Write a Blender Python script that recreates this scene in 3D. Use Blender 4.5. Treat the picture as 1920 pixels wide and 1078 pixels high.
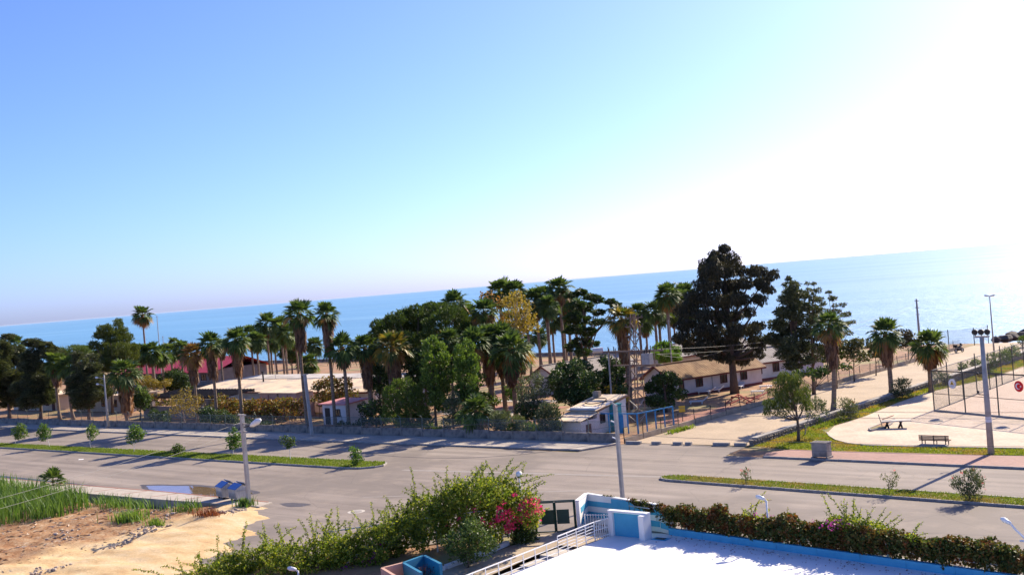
import bpy, math, random
import numpy as np
from mathutils import Vector, Matrix
for o in list(bpy.data.objects):
    bpy.data.objects.remove(o)
random.seed(7)
rng = np.random.default_rng(7)
SC = bpy.context.scene
C = SC.collection
R = math.radians

# ------------------------------------------------------------------ camera, sky, sun, exposure
# world axes: +X along the road (towards the right), +Y from the camera's house across the road to the sea
F, H, ROLL, YAW = 2100.0, 15.0, R(4.67), R(40.62)
cam_d = bpy.data.cameras.new('camera')
cam_d.sensor_width = 36.0
cam_d.lens = F / 1920 * 36
cam_d.clip_start = 0.5
cam_d.clip_end = 200000
cam = bpy.data.objects.new('camera', cam_d)
cam.matrix_world = (Matrix.Translation((0, 0, H)) @ Matrix.Rotation(YAW, 4, 'Z')
                    @ Matrix.Rotation(R(90) - math.atan(6.5 / F), 4, 'X') @ Matrix.Rotation(-ROLL, 4, 'Z'))
C.objects.link(cam)
SC.camera = cam

SUN_EL, SUN_AZ = R(31), R(2.4)          # azimuth clockwise from +Y
world = bpy.data.worlds.new('World')
SC.world = world
world.use_nodes = True
wn = world.node_tree.nodes
sky = wn.new('ShaderNodeTexSky')
sky.sky_type = 'NISHITA'
sky.sun_disc = False
sky.sun_elevation = SUN_EL
sky.sun_rotation = SUN_AZ
sky.altitude = 0
sky.air_density = 0.67
sky.dust_density = 0.95
sky.ozone_density = 8.0
wn['Background'].inputs['Strength'].default_value = 0.123
wb = wn.new('ShaderNodeMix')                 # the photo's cool white balance, the same over the whole sky
wb.data_type = 'RGBA'
wb.blend_type = 'MULTIPLY'
wb.inputs[0].default_value = 1.0
wb.inputs[7].default_value = (0.90, 0.845, 1.06, 1)
world.node_tree.links.new(sky.outputs[0], wb.inputs[6])
world.node_tree.links.new(wb.outputs[2], wn['Background'].inputs['Color'])

sun_d = bpy.data.lights.new('sun', 'SUN')
sun_d.energy = 5.0
sun_d.angle = R(0.5)
sun_d.color = (1.0, 0.87, 0.68)
sun = bpy.data.objects.new('sun', sun_d)
to_sun = Vector((math.sin(SUN_AZ) * math.cos(SUN_EL), math.cos(SUN_AZ) * math.cos(SUN_EL), math.sin(SUN_EL)))
sun.rotation_euler = to_sun.to_track_quat('Z', 'Y').to_euler()
sun.location = to_sun * 200
C.objects.link(sun)

SC.render.engine = 'CYCLES'
SC.view_settings.view_transform = 'Standard'
SC.view_settings.look = 'None'
SC.view_settings.gamma = 1.0
SC.view_settings.use_curve_mapping = False
SC.view_settings.exposure = 1.0
SC.cycles.use_denoising = True
SC.cycles.max_bounces = 6
SC.cycles.transparent_max_bounces = 16
SC.cycles.caustics_reflective = False
SC.cycles.caustics_refractive = False

# ------------------------------------------------------------------ survey helpers (photo measurement -> metres on site)
_c, _s = math.cos(ROLL), math.sin(ROLL)
_ca, _sa = math.cos(YAW), math.sin(YAW)
def _uv(x, y):
    dx, dy = x - 960, y - 539
    return (dx * _c - dy * _s) / F, (dx * _s + dy * _c + 6.5) / F
def AD(x, y, d):
    """point seen at (x,y) at view depth d"""
    u, v = _uv(x, y)
    X = u * d
    return Vector((X * _ca - d * _sa, X * _sa + d * _ca, H - v * d))
def G(x, y, z=0.0):
    u, v = _uv(x, y)
    return AD(x, y, (H - z) / v)
def AT(x, y, t):
    u, v = _uv(x, y)
    return AD(x, y, t / (u * _sa + _ca))
def depth(p):
    return -p[0] * _sa + p[1] * _ca
VIEW = Vector((-_sa, _ca, 0))
SIDE = Vector((_ca, _sa, 0))

# ------------------------------------------------------------------ materials
MATS = {}
def _new(name):
    m = bpy.data.materials.new(name)
    m.use_nodes = True
    MATS[name] = m
    nt = m.node_tree
    return m, nt.nodes, nt.links, nt.nodes['Principled BSDF']
def _rgb(c):
    return (c[0], c[1], c[2], 1)
def _ramp(n, stops, interp='LINEAR'):
    r = n.new('ShaderNodeValToRGB')
    r.color_ramp.interpolation = interp
    e = r.color_ramp.elements
    while len(e) < len(stops):
        e.new(0.5)
    for i, (p, c) in enumerate(stops):
        e[i].position = p
        e[i].color = _rgb(c)
    return r
def _noise(n, l, scale, detail=4, rough=0.55, stretch=None, rot=0):
    tc = n.new('ShaderNodeTexCoord')
    tx = n.new('ShaderNodeTexNoise')
    tx.inputs['Scale'].default_value = scale
    tx.inputs['Detail'].default_value = detail
    tx.inputs['Roughness'].default_value = rough
    mp = n.new('ShaderNodeMapping')
    if stretch:
        mp.inputs['Scale'].default_value = stretch
    mp.inputs['Rotation'].default_value = (0, 0, rot)
    l.new(tc.outputs['Object'], mp.inputs['Vector'])
    l.new(mp.outputs[0], tx.inputs['Vector'])
    return tx
def _mix(n, l, a, b, fac, mode='MIX'):
    m = n.new('ShaderNodeMix')
    m.data_type = 'RGBA'
    m.blend_type = mode
    for sock, val in ((m.inputs[0], fac), (m.inputs[6], a), (m.inputs[7], b)):
        if hasattr(val, 'links'):
            l.new(val, sock)
        elif isinstance(val, (tuple, list)):
            sock.default_value = _rgb(val)
        else:
            sock.default_value = val
    return m.outputs[2]
def _bump(n, l, height, strength, bsdf, dist=0.05):
    b = n.new('ShaderNodeBump')
    b.inputs['Strength'].default_value = strength
    b.inputs['Distance'].default_value = dist
    l.new(height, b.inputs['Height'])
    l.new(b.outputs[0], bsdf.inputs['Normal'])
def pmat(name, c1, c2=None, scale=3.0, rough=0.8, bump=0.0, metal=0.0, stretch=None, spec=0.3, c3=None, scale3=0.4, detail=5):
    m, n, l, b = _new(name)
    b.inputs['Roughness'].default_value = rough
    b.inputs['Metallic'].default_value = metal
    b.inputs['Specular IOR Level'].default_value = spec
    c2 = c2 or tuple(x * 0.75 for x in c1)
    nz = _noise(n, l, scale, detail, 0.6, stretch)
    rp = _ramp(n, [(0.35, c1), (0.68, c2)])
    l.new(nz.outputs['Fac'], rp.inputs['Fac'])
    out = rp.outputs[0]
    if c3:
        n3 = _noise(n, l, scale3, 4, 0.6)
        r3 = _ramp(n, [(0.48, (0, 0, 0)), (0.62, (1, 1, 1))])
        l.new(n3.outputs['Fac'], r3.inputs['Fac'])
        out = _mix(n, l, out, c3, r3.outputs[0])
    l.new(out, b.inputs['Base Color'])
    if bump:
        nb = _noise(n, l, scale * 6, 6, 0.65, stretch)
        _bump(n, l, nb.outputs['Fac'], bump, b)
    return m
def leafmat(name, cols, transl=0.35, rough=0.55, patch=None, pscale=0.35, tint=(1.0, 1.0, 0.55), pth=0.53):
    """leaf colour by leaf (random per island), with an optional second foliage tone in patches"""
    m, n, l, b = _new(name)
    geo = n.new('ShaderNodeNewGeometry')
    rp = _ramp(n, [(i / max(1, len(cols) - 1), c) for i, c in enumerate(cols)])
    l.new(geo.outputs['Random Per Island'], rp.inputs['Fac'])
    out = rp.outputs[0]
    if patch:
        nz = _noise(n, l, pscale, 3, 0.6)
        r2 = _ramp(n, [(pth, (0, 0, 0)), (pth + 0.13, (0.85, 0.85, 0.85))])
        l.new(nz.outputs['Fac'], r2.inputs['Fac'])
        out = _mix(n, l, out, patch, r2.outputs[0])
    oi = n.new('ShaderNodeObjectInfo')
    ov = _ramp(n, [(0.0, (0.78, 0.80, 0.80)), (0.5, (1.0, 1.0, 1.0)), (1.0, (1.28, 1.16, 0.9))])
    l.new(oi.outputs['Random'], ov.inputs['Fac'])
    out = _mix(n, l, out, ov.outputs[0], 1.0, 'MULTIPLY')
    b.inputs['Roughness'].default_value = rough
    b.inputs['Specular IOR Level'].default_value = 0.25
    l.new(out, b.inputs['Base Color'])
    tr = n.new('ShaderNodeBsdfTranslucent')
    tc = _mix(n, l, out, tint, 1.0, 'MULTIPLY')
    l.new(tc, tr.inputs['Color'])
    mx = n.new('ShaderNodeMixShader')
    mx.inputs[0].default_value = transl
    l.new(b.outputs[0], mx.inputs[1])
    l.new(tr.outputs[0], mx.inputs[2])
    l.new(mx.outputs[0], n['Material Output'].inputs['Surface'])
    return m

def asphalt():
    m, n, l, b = _new('asphalt')
    b.inputs['Roughness'].default_value = 0.85
    b.inputs['Specular IOR Level'].default_value = 0.25
    a = _noise(n, l, 0.12, 5, 0.6, (0.35, 1.3, 1))
    ra = _ramp(n, [(0.3, (0.20, 0.165, 0.135)), (0.5, (0.25, 0.208, 0.170)), (0.7, (0.30, 0.252, 0.208))])
    l.new(a.outputs['Fac'], ra.inputs['Fac'])
    g = _noise(n, l, 9.0, 6, 0.75)
    rg = _ramp(n, [(0.3, (0.82, 0.82, 0.82)), (0.7, (1.12, 1.11, 1.1))])
    l.new(g.outputs['Fac'], rg.inputs['Fac'])
    st = _noise(n, l, 0.9, 3, 0.5, (0.03, 1.0, 1))
    rs = _ramp(n, [(0.35, (0.80, 0.80, 0.80)), (0.65, (1.12, 1.12, 1.12))])
    l.new(st.outputs['Fac'], rs.inputs['Fac'])
    o = _mix(n, l, ra.outputs[0], rg.outputs[0], 1.0, 'MULTIPLY')
    o = _mix(n, l, o, rs.outputs[0], 1.0, 'MULTIPLY')
    pt = _noise(n, l, 0.05, 3, 0.5, None, 0.6)
    rpt = _ramp(n, [(0.50, (0, 0, 0)), (0.56, (0.8, 0.8, 0.8))])
    l.new(pt.outputs['Fac'], rpt.inputs['Fac'])
    o = _mix(n, l, o, (0.175, 0.146, 0.12), rpt.outputs[0])
    vo = n.new('ShaderNodeTexVoronoi'); vo.feature = 'DISTANCE_TO_EDGE'; vo.inputs['Scale'].default_value = 0.16
    tcv = n.new('ShaderNodeTexCoord'); dn = _noise(n, l, 0.6, 5, 0.7)
    dm = _mix(n, l, tcv.outputs['Object'], dn.outputs['Color'], 0.6, 'ADD')
    l.new(dm, vo.inputs['Vector'])
    rc = _ramp(n, [(0.0015, (0.80, 0.80, 0.80)), (0.006, (1, 1, 1))])
    l.new(vo.outputs['Distance'], rc.inputs['Fac'])
    o = _mix(n, l, o, rc.outputs[0], 1.0, 'MULTIPLY')
    du = _noise(n, l, 0.35, 6, 0.7)
    rd = _ramp(n, [(0.5, (0, 0, 0)), (0.75, (0.5, 0.5, 0.5))])
    l.new(du.outputs['Fac'], rd.inputs['Fac'])
    o = _mix(n, l, o, (0.36, 0.29, 0.22), rd.outputs[0])
    l.new(o, b.inputs['Base Color'])
    _bump(n, l, g.outputs['Fac'], 0.25, b, 0.02)
    return m
def brickish(name, c1, c2, mortar, bw, bh, msize=0.02, rot=0.0, var=0.5, bump=0.4, rough=0.85, big=None):
    m, n, l, b = _new(name)
    tc = n.new('ShaderNodeTexCoord')
    mp = n.new('ShaderNodeMapping')
    mp.inputs['Rotation'].default_value = (0, 0, rot)
    l.new(tc.outputs['Object'], mp.inputs['Vector'])
    br = n.new('ShaderNodeTexBrick')
    br.inputs['Color1'].default_value = _rgb(c1)
    br.inputs['Color2'].default_value = _rgb(c2)
    br.inputs['Mortar'].default_value = _rgb(mortar)
    br.inputs['Scale'].default_value = 1.0
    br.inputs['Mortar Size'].default_value = msize
    br.inputs['Brick Width'].default_value = bw
    br.inputs['Row Height'].default_value = bh
    l.new(mp.outputs[0], br.inputs['Vector'])
    g = _noise(n, l, 0.25, 6, 0.65)
    rg = _ramp(n, [(0.3, (1 - var * 0.5,) * 3), (0.7, (1 + var * 0.3,) * 3)])
    l.new(g.outputs['Fac'], rg.inputs['Fac'])
    o = _mix(n, l, br.outputs['Color'], rg.outputs[0], 1.0, 'MULTIPLY')
    g2 = _noise(n, l, 4.0, 6, 0.7)
    rg2 = _ramp(n, [(0.3, (0.85,) * 3), (0.7, (1.1,) * 3)])
    l.new(g2.outputs['Fac'], rg2.inputs['Fac'])
    o = _mix(n, l, o, rg2.outputs[0], 1.0, 'MULTIPLY')
    l.new(o, b.inputs['Base Color'])
    b.inputs['Roughness'].default_value = rough
    b.inputs['Specular IOR Level'].default_value = 0.25
    if bump:
        _bump(n, l, g2.outputs['Fac'], bump, b, 0.03)
    return m
def dirtmat():
    m, n, l, b = _new('dirt')
    b.inputs['Roughness'].default_value = 0.95
    b.inputs['Specular IOR Level'].default_value = 0.1
    tc = n.new('ShaderNodeTexCoord')
    sx = n.new('ShaderNodeSeparateXYZ')
    l.new(tc.outputs['Object'], sx.inputs[0])
    # red-brown litter soil lies on the left part of the lot, pale yellow fill on the right
    ma = n.new('ShaderNodeMath'); ma.operation = 'MULTIPLY_ADD'
    ma.inputs[1].default_value = -0.22
    ma.inputs[2].default_value = -16.6
    l.new(sx.outputs[0], ma.inputs[0])
    mb = n.new('ShaderNodeMath'); mb.operation = 'MULTIPLY_ADD'
    mb.inputs[1].default_value = 0.004
    l.new(sx.outputs[1], mb.inputs[0]); l.new(ma.outputs[0], mb.inputs[2])
    nz = _noise(n, l, 0.22, 6, 0.65)
    ad = n.new('ShaderNodeMath'); ad.operation = 'MULTIPLY_ADD'
    ad.inputs[1].default_value = 1.6
    l.new(nz.outputs['Fac'], ad.inputs[0]); l.new(mb.outputs[0], ad.inputs[2])
    rp = _ramp(n, [(0.35, (0, 0, 0)), (0.85, (1, 1, 1))])
    l.new(ad.outputs[0], rp.inputs['Fac'])
    n1 = _noise(n, l, 0.5, 8, 0.7, (0.5, 1.4, 1), 0.5)
    r1 = _ramp(n, [(0.3, (0.50, 0.30, 0.14)), (0.45, (0.66, 0.46, 0.23)), (0.7, (0.76, 0.60, 0.37))])
    l.new(n1.outputs['Fac'], r1.inputs['Fac'])
    n2 = _noise(n, l, 1.4, 10, 0.8)
    r2 = _ramp(n, [(0.3, (0.20, 0.10, 0.05)), (0.46, (0.34, 0.18, 0.085)), (0.58, (0.42, 0.28, 0.16)), (0.7, (0.60, 0.49, 0.37))])
    l.new(n2.outputs['Fac'], r2.inputs['Fac'])
    o = _mix(n, l, r1.outputs[0], r2.outputs[0], rp.outputs[0])
    sp = _noise(n, l, 7, 8, 0.8)
    rs = _ramp(n, [(0.3, (0.7,) * 3), (0.7, (1.2,) * 3)])
    l.new(sp.outputs['Fac'], rs.inputs['Fac'])
    o = _mix(n, l, o, rs.outputs[0], 1.0, 'MULTIPLY')
    l.new(o, b.inputs['Base Color'])
    _bump(n, l, sp.outputs['Fac'], 0.8, b, 0.08)
    return m
def netmat(name, col, cover):
    """woven wire netting: a diamond grid of wire, open between"""
    m, n, l, b = _new(name)
    b.inputs['Base Color'].default_value = _rgb(col)
    b.inputs['Roughness'].default_value = 0.6
    tc = n.new('ShaderNodeTexCoord')
    mp = n.new('ShaderNodeMapping')
    mp.inputs['Rotation'].default_value = (0, 0, R(45))
    l.new(tc.outputs['UV'], mp.inputs['Vector'])
    sx = n.new('ShaderNodeSeparateXYZ')
    l.new(mp.outputs[0], sx.inputs[0])
    outs = []
    for k in (0, 1):
        w = n.new('ShaderNodeMath'); w.operation = 'MULTIPLY'; w.inputs[1].default_value = 14.0
        l.new(sx.outputs[k], w.inputs[0])
        f = n.new('ShaderNodeMath'); f.operation = 'FRACT'
        l.new(w.outputs[0], f.inputs[0])
        g = n.new('ShaderNodeMath'); g.operation = 'LESS_THAN'; g.inputs[1].default_value = cover
        l.new(f.outputs[0], g.inputs[0])
        outs.append(g)
    mxm = n.new('ShaderNodeMath'); mxm.operation = 'MAXIMUM'
    l.new(outs[0].outputs[0], mxm.inputs[0]); l.new(outs[1].outputs[0], mxm.inputs[1])
    l.new(mxm.outputs[0], b.inputs['Alpha'])
    return m
def seamat():
    m, n, l, b = _new('sea_water')
    big = _noise(n, l, 0.004, 5, 0.6, (0.25, 1.0, 1))
    rb = _ramp(n, [(0.3, (0.11, 0.27, 0.42)), (0.7, (0.15, 0.34, 0.51))])
    l.new(big.outputs['Fac'], rb.inputs['Fac'])
    sm = _noise(n, l, 0.012, 4, 0.6, (0.08, 1.0, 1))
    rsm = _ramp(n, [(0.35, (0.82, 0.9, 0.94)), (0.55, (1, 1, 1)), (0.68, (1.5, 1.25, 1.12))])
    l.new(sm.outputs['Fac'], rsm.inputs['Fac'])
    l.new(_mix(n, l, rb.outputs[0], rsm.outputs[0], 1.0, 'MULTIPLY'), b.inputs['Base Color'])
    b.inputs['Roughness'].default_value = 0.5
    b.inputs['IOR'].default_value = 1.33
    b.inputs['Specular IOR Level'].default_value = 0.72
    w1 = _noise(n, l, 0.35, 6, 0.65, (0.45, 1.0, 1))
    _bump(n, l, w1.outputs['Fac'], 1.0, b, 1.2)
    return m

asphalt(); dirtmat(); seamat()
pmat('soil', (0.40, 0.22, 0.11), (0.20, 0.11, 0.06), 0.35, 0.95, 0.6, c3=(0.24, 0.20, 0.08), scale3=0.15)
pmat('sand', (0.42, 0.30, 0.20), (0.30, 0.21, 0.14), 0.3, 0.95, 0.4)
pmat('concrete', (0.36, 0.32, 0.27), (0.24, 0.21, 0.175), 1.2, 0.9, 0.3, c3=(0.19, 0.165, 0.14), scale3=0.9)
pmat('wall_concrete', (0.30, 0.26, 0.21), (0.18, 0.155, 0.13), 0.9, 0.9, 0.4, c3=(0.13, 0.115, 0.10), scale3=1.4)
pmat('cream_concrete', (0.46, 0.37, 0.26), (0.32, 0.25, 0.17), 0.9, 0.9, 0.4)
pmat('pole_concrete', (0.46, 0.43, 0.38), (0.33, 0.31, 0.27), 2.0, 0.85, 0.2)
pmat('slab', (0.47, 0.41, 0.33), (0.36, 0.31, 0.25), 1.4, 0.9, 0.3)
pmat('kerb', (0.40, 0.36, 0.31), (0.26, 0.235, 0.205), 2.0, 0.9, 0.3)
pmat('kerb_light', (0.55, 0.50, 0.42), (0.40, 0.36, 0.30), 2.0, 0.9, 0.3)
pmat('red_band', (0.42, 0.18, 0.12), (0.32, 0.16, 0.11), 2.0, 0.9)
brickish('red_brick_paving', (0.40, 0.215, 0.165), (0.33, 0.18, 0.14), (0.30, 0.2, 0.16), 0.2, 0.1, 0.012, var=0.4)
brickish('path_paving', (0.52, 0.40, 0.26), (0.47, 0.36, 0.235), (0.36, 0.27, 0.18), 0.22, 0.11, 0.02, var=0.35)
brickish('plaza_paving', (0.60, 0.47, 0.34), (0.56, 0.43, 0.31), (0.50, 0.39, 0.29), 0.4, 0.4, 0.015, var=0.55)
pmat('court_floor', (0.60, 0.45, 0.34), (0.53, 0.40, 0.30), 0.35, 0.9, 0.1)
pmat('grass_soil', (0.17, 0.18, 0.045), (0.13, 0.13, 0.035), 0.8, 0.95, 0.5, c3=(0.30, 0.19, 0.08), scale3=0.3)
pmat('stone', (0.34, 0.28, 0.21), (0.20, 0.165, 0.125), 2.5, 0.9, 0.5)
pmat('rubble', (0.50, 0.42, 0.33), (0.24, 0.16, 0.11), 1.5, 0.95, 0.4)
pmat('rock', (0.14, 0.12, 0.10), (0.07, 0.06, 0.05), 1.0, 0.9, 0.6)
pmat('white_paint', (0.82, 0.80, 0.76), (0.72, 0.70, 0.66), 0.7, 0.6, 0.05)
pmat('deck_white', (0.80, 0.78, 0.74), (0.74, 0.72, 0.69), 0.5, 0.7, 0.05)
pmat('blue_paint', (0.085, 0.39, 0.55), (0.065, 0.32, 0.47), 1.2, 0.6, 0.05)
pmat('blue_paint_shaded', (0.03, 0.21, 0.34), (0.025, 0.17, 0.28), 1.2, 0.6)  # the same blue darkened, cubicle shading put into the colour
pmat('fence_blue', (0.035, 0.27, 0.52), (0.025, 0.20, 0.41), 2, 0.5)
pmat('teal_paint', (0.02, 0.26, 0.29), (0.02, 0.20, 0.23), 2, 0.5)
pmat('house_white', (0.72, 0.70, 0.66), (0.58, 0.55, 0.50), 0.6, 0.85, 0.1)
pmat('cream_wall', (0.66, 0.55, 0.40), (0.55, 0.45, 0.33), 0.6, 0.85, 0.1)
pmat('grey_wall', (0.24, 0.22, 0.20), (0.17, 0.155, 0.14), 0.8, 0.85, 0.2)
pmat('roof_cream', (0.84, 0.63, 0.40), (0.70, 0.52, 0.33), 0.5, 0.7, 0.1, c3=(0.52, 0.43, 0.32), scale3=0.5)
pmat('roof_grey_pale', (0.56, 0.51, 0.44), (0.44, 0.40, 0.34), 0.5, 0.7, 0.1, c3=(0.36, 0.32, 0.27), scale3=0.4)
pmat('roof_rust', (0.44, 0.28, 0.14), (0.28, 0.16, 0.08), 0.9, 0.9, 0.5, c3=(0.22, 0.13, 0.07), scale3=0.6)
pmat('roof_grey', (0.38, 0.33, 0.28), (0.26, 0.225, 0.19), 0.7, 0.85, 0.3)
pmat('roof_red', (0.50, 0.045, 0.075), (0.42, 0.04, 0.06), 0.5, 0.6)
pmat('trim_red', (0.24, 0.07, 0.05), (0.17, 0.05, 0.04), 1, 0.7)
pmat('trim_pink', (0.62, 0.25, 0.24), (0.52, 0.22, 0.2), 1, 0.7)
pmat('salmon', (0.56, 0.34, 0.25), (0.45, 0.27, 0.2), 1, 0.8)
pmat('dark_wood', (0.045, 0.035, 0.03), (0.03, 0.025, 0.02), 4, 0.7)
pmat('bench_wood', (0.22, 0.13, 0.075), (0.14, 0.08, 0.05), 4, 0.7, stretch=(1, 8, 8))
pmat('shutter', (0.12, 0.045, 0.035), (0.09, 0.035, 0.03), 2, 0.7)
pmat('glass', (0.02, 0.022, 0.025), (0.03, 0.03, 0.035), 1, 0.08, spec=0.6)
pmat('dark_metal', (0.03, 0.03, 0.03), (0.05, 0.045, 0.04), 4, 0.5, metal=0.3)
pmat('fence_metal', (0.06, 0.065, 0.055), (0.04, 0.045, 0.04), 4, 0.55)
pmat('gate_green', (0.012, 0.05, 0.04), (0.01, 0.04, 0.03), 4, 0.45)
pmat('post_green', (0.17, 0.21, 0.18), (0.12, 0.15, 0.13), 4, 0.6)
pmat('galvanised', (0.42, 0.42, 0.41), (0.34, 0.34, 0.33), 3, 0.45, metal=0.55, spec=0.4)
pmat('bin_lid', (0.055, 0.16, 0.42), (0.045, 0.13, 0.35), 3, 0.4)
pmat('bin_metal', (0.50, 0.50, 0.48), (0.38, 0.37, 0.35), 4, 0.45, metal=0.35, stretch=(3, 3, 0.6))
pmat('rust_steel', (0.28, 0.19, 0.13), (0.17, 0.11, 0.075), 3, 0.75)
pmat('steel_grey', (0.40, 0.38, 0.35), (0.26, 0.24, 0.22), 3, 0.6)
pmat('red_steel', (0.42, 0.07, 0.04), (0.30, 0.06, 0.04), 3, 0.6)
pmat('sign_yellow', (0.75, 0.48, 0.04), (0.68, 0.43, 0.04), 3, 0.6)
pmat('wire', (0.16, 0.155, 0.15), (0.13, 0.125, 0.12), 3, 0.6)
pmat('lamp_glass', (0.78, 0.78, 0.75), (0.7, 0.7, 0.67), 3, 0.3)
pmat('flag_red', (0.70, 0.012, 0.02), (0.66, 0.012, 0.02), 3, 0.6)
pmat('sign_white', (0.8, 0.8, 0.8), (0.76, 0.76, 0.76), 3, 0.6)
pmat('sign_ring', (0.36, 0.42, 0.55), (0.34, 0.4, 0.52), 3, 0.6)
pmat('rubber', (0.015, 0.015, 0.015), (0.02, 0.02, 0.02), 3, 0.7)
pmat('bark', (0.17, 0.12, 0.085), (0.09, 0.065, 0.045), 4, 0.95, 0.6, stretch=(3, 3, 0.7))
pmat('bark_pale', (0.42, 0.36, 0.29), (0.28, 0.23, 0.18), 4, 0.95, 0.4, stretch=(3, 3, 0.7))
pmat('palm_trunk', (0.30, 0.22, 0.15), (0.16, 0.11, 0.075), 1.5, 0.95, 0.7, stretch=(1, 1, 5))
pmat('white_stake', (0.72, 0.69, 0.62), (0.6, 0.57, 0.5), 4, 0.85)
pmat('cap_metal', (0.35, 0.31, 0.26), (0.25, 0.22, 0.19), 4, 0.7)
pmat('wet_asphalt', (0.075, 0.062, 0.05), (0.10, 0.085, 0.07), 0.8, 0.55, spec=0.3)
pmat('asphalt_patch', (0.30, 0.265, 0.23), (0.25, 0.22, 0.19), 2, 0.85, 0.2)
def puddlemat():
    m, n, l, b = _new('puddle_water')
    nz = _noise(n, l, 0.8, 3)
    rp = _ramp(n, [(0.3, (0.13, 0.09, 0.05)), (0.7, (0.19, 0.14, 0.085))])
    l.new(nz.outputs['Fac'], rp.inputs['Fac'])
    l.new(rp.outputs[0], b.inputs['Base Color'])
    b.inputs['Roughness'].default_value = 0.02
    b.inputs['IOR'].default_value = 1.33
puddlemat()
netmat('net_dark', (0.08, 0.08, 0.07), 0.12)
netmat('net_green', (0.16, 0.20, 0.17), 0.11)

leafmat('leaf_palm', [(0.045, 0.085, 0.02), (0.085, 0.14, 0.032), (0.15, 0.21, 0.06)], 0.38, 0.6)
leafmat('leaf_palm_dry', [(0.25, 0.13, 0.05), (0.36, 0.20, 0.06), (0.14, 0.14, 0.04)], 0.3, 0.6)
leafmat('leaf_palm_yellow', [(0.07, 0.11, 0.03), (0.13, 0.16, 0.04), (0.30, 0.22, 0.04), (0.10, 0.13, 0.03), (0.38, 0.24, 0.04)], 0.4, 0.5)
leafmat('palm_skirt', [(0.10, 0.05, 0.028), (0.20, 0.095, 0.045), (0.30, 0.155, 0.075), (0.24, 0.17, 0.12)], 0.2, 0.8)
leafmat('leaf_cedar', [(0.03, 0.044, 0.02), (0.075, 0.09, 0.036), (0.16, 0.17, 0.075)], 0.28)
leafmat('leaf_pine', [(0.05, 0.08, 0.016), (0.10, 0.13, 0.025), (0.17, 0.19, 0.04)], 0.3)
leafmat('leaf_pine_light', [(0.07, 0.12, 0.02), (0.11, 0.17, 0.03), (0.16, 0.22, 0.05)], 0.25)
leafmat('leaf_dark', [(0.022, 0.042, 0.012), (0.05, 0.09, 0.022), (0.095, 0.15, 0.035)], 0.28)
leafmat('leaf_big', [(0.024, 0.026, 0.012), (0.05, 0.048, 0.02), (0.10, 0.08, 0.035)], 0.2)
leafmat('leaf_poplar', [(0.06, 0.11, 0.018), (0.11, 0.19, 0.03), (0.21, 0.29, 0.06)], 0.4)
leafmat('leaf_green', [(0.05, 0.09, 0.018), (0.085, 0.14, 0.03), (0.14, 0.21, 0.05)], 0.35)
leafmat('leaf_bright', [(0.07, 0.14, 0.02), (0.12, 0.22, 0.03), (0.20, 0.31, 0.06)], 0.4)
leafmat('leaf_olive', [(0.055, 0.08, 0.035), (0.10, 0.13, 0.06), (0.17, 0.19, 0.10)], 0.3)
leafmat('leaf_autumn', [(0.30, 0.13, 0.03), (0.42, 0.21, 0.04), (0.30, 0.16, 0.05)], 0.4)
leafmat('leaf_gold', [(0.26, 0.19, 0.03), (0.36, 0.26, 0.04), (0.20, 0.18, 0.04)], 0.4)
leafmat('leaf_vine', [(0.07, 0.11, 0.02), (0.16, 0.16, 0.03), (0.26, 0.15, 0.04), (0.16, 0.06, 0.03)], 0.35, patch=(0.22, 0.11, 0.035), pscale=0.5)
leafmat('leaf_bougain', [(0.07, 0.12, 0.016), (0.17, 0.25, 0.025), (0.32, 0.38, 0.04), (0.46, 0.44, 0.07)], 0.5)
leafmat('leaf_hedge', [(0.03, 0.06, 0.012), (0.06, 0.10, 0.02), (0.15, 0.10, 0.025), (0.13, 0.17, 0.035), (0.22, 0.07, 0.02)], 0.35, patch=(0.26, 0.065, 0.02), pscale=1.3)
leafmat('leaf_tamarisk', [(0.05, 0.085, 0.016), (0.10, 0.14, 0.025), (0.19, 0.21, 0.04)], 0.35)
leafmat('flower_pink', [(0.62, 0.03, 0.16), (0.75, 0.06, 0.24), (0.68, 0.10, 0.20)], 0.4, tint=(1, 1, 1))
leafmat('flower_purple', [(0.38, 0.04, 0.28), (0.48, 0.07, 0.36), (0.42, 0.05, 0.22)], 0.4, tint=(1, 1, 1))
leafmat('flower_red', [(0.68, 0.06, 0.06), (0.72, 0.14, 0.14)], 0.4, tint=(1, 1, 1))
leafmat('leaf_round', [(0.03, 0.065, 0.015), (0.07, 0.12, 0.03), (0.14, 0.20, 0.05)], .3, .45)
leafmat('leaf_plum', [(0.05, 0.02, 0.03), (0.10, 0.035, 0.05), (0.07, 0.05, 0.04)], .3)
leafmat('grass', [(0.11, 0.17, 0.02), (0.19, 0.25, 0.03), (0.25, 0.28, 0.04)], 0.5, patch=(0.34, 0.24, 0.08), pscale=0.32, pth=0.46)
leafmat('grass_green', [(0.12, 0.19, 0.02), (0.20, 0.28, 0.03), (0.27, 0.33, 0.05)], 0.5)
leafmat('grass_dry', [(0.36, 0.24, 0.09), (0.26, 0.19, 0.06), (0.16, 0.17, 0.04)], 0.4)
leafmat('reed', [(0.08, 0.16, 0.03), (0.13, 0.23, 0.04), (0.21, 0.31, 0.07)], 0.45)
leafmat('brush_red', [(0.22, 0.06, 0.02), (0.32, 0.10, 0.035)], 0.3)
leafmat('litter', [(0.42, 0.30, 0.20), (0.26, 0.13, 0.07), (0.55, 0.46, 0.36), (0.15, 0.08, 0.05)], 0.1)
leafmat('twig', [(0.16, 0.12, 0.09), (0.26, 0.20, 0.15)], 0.0)

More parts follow.
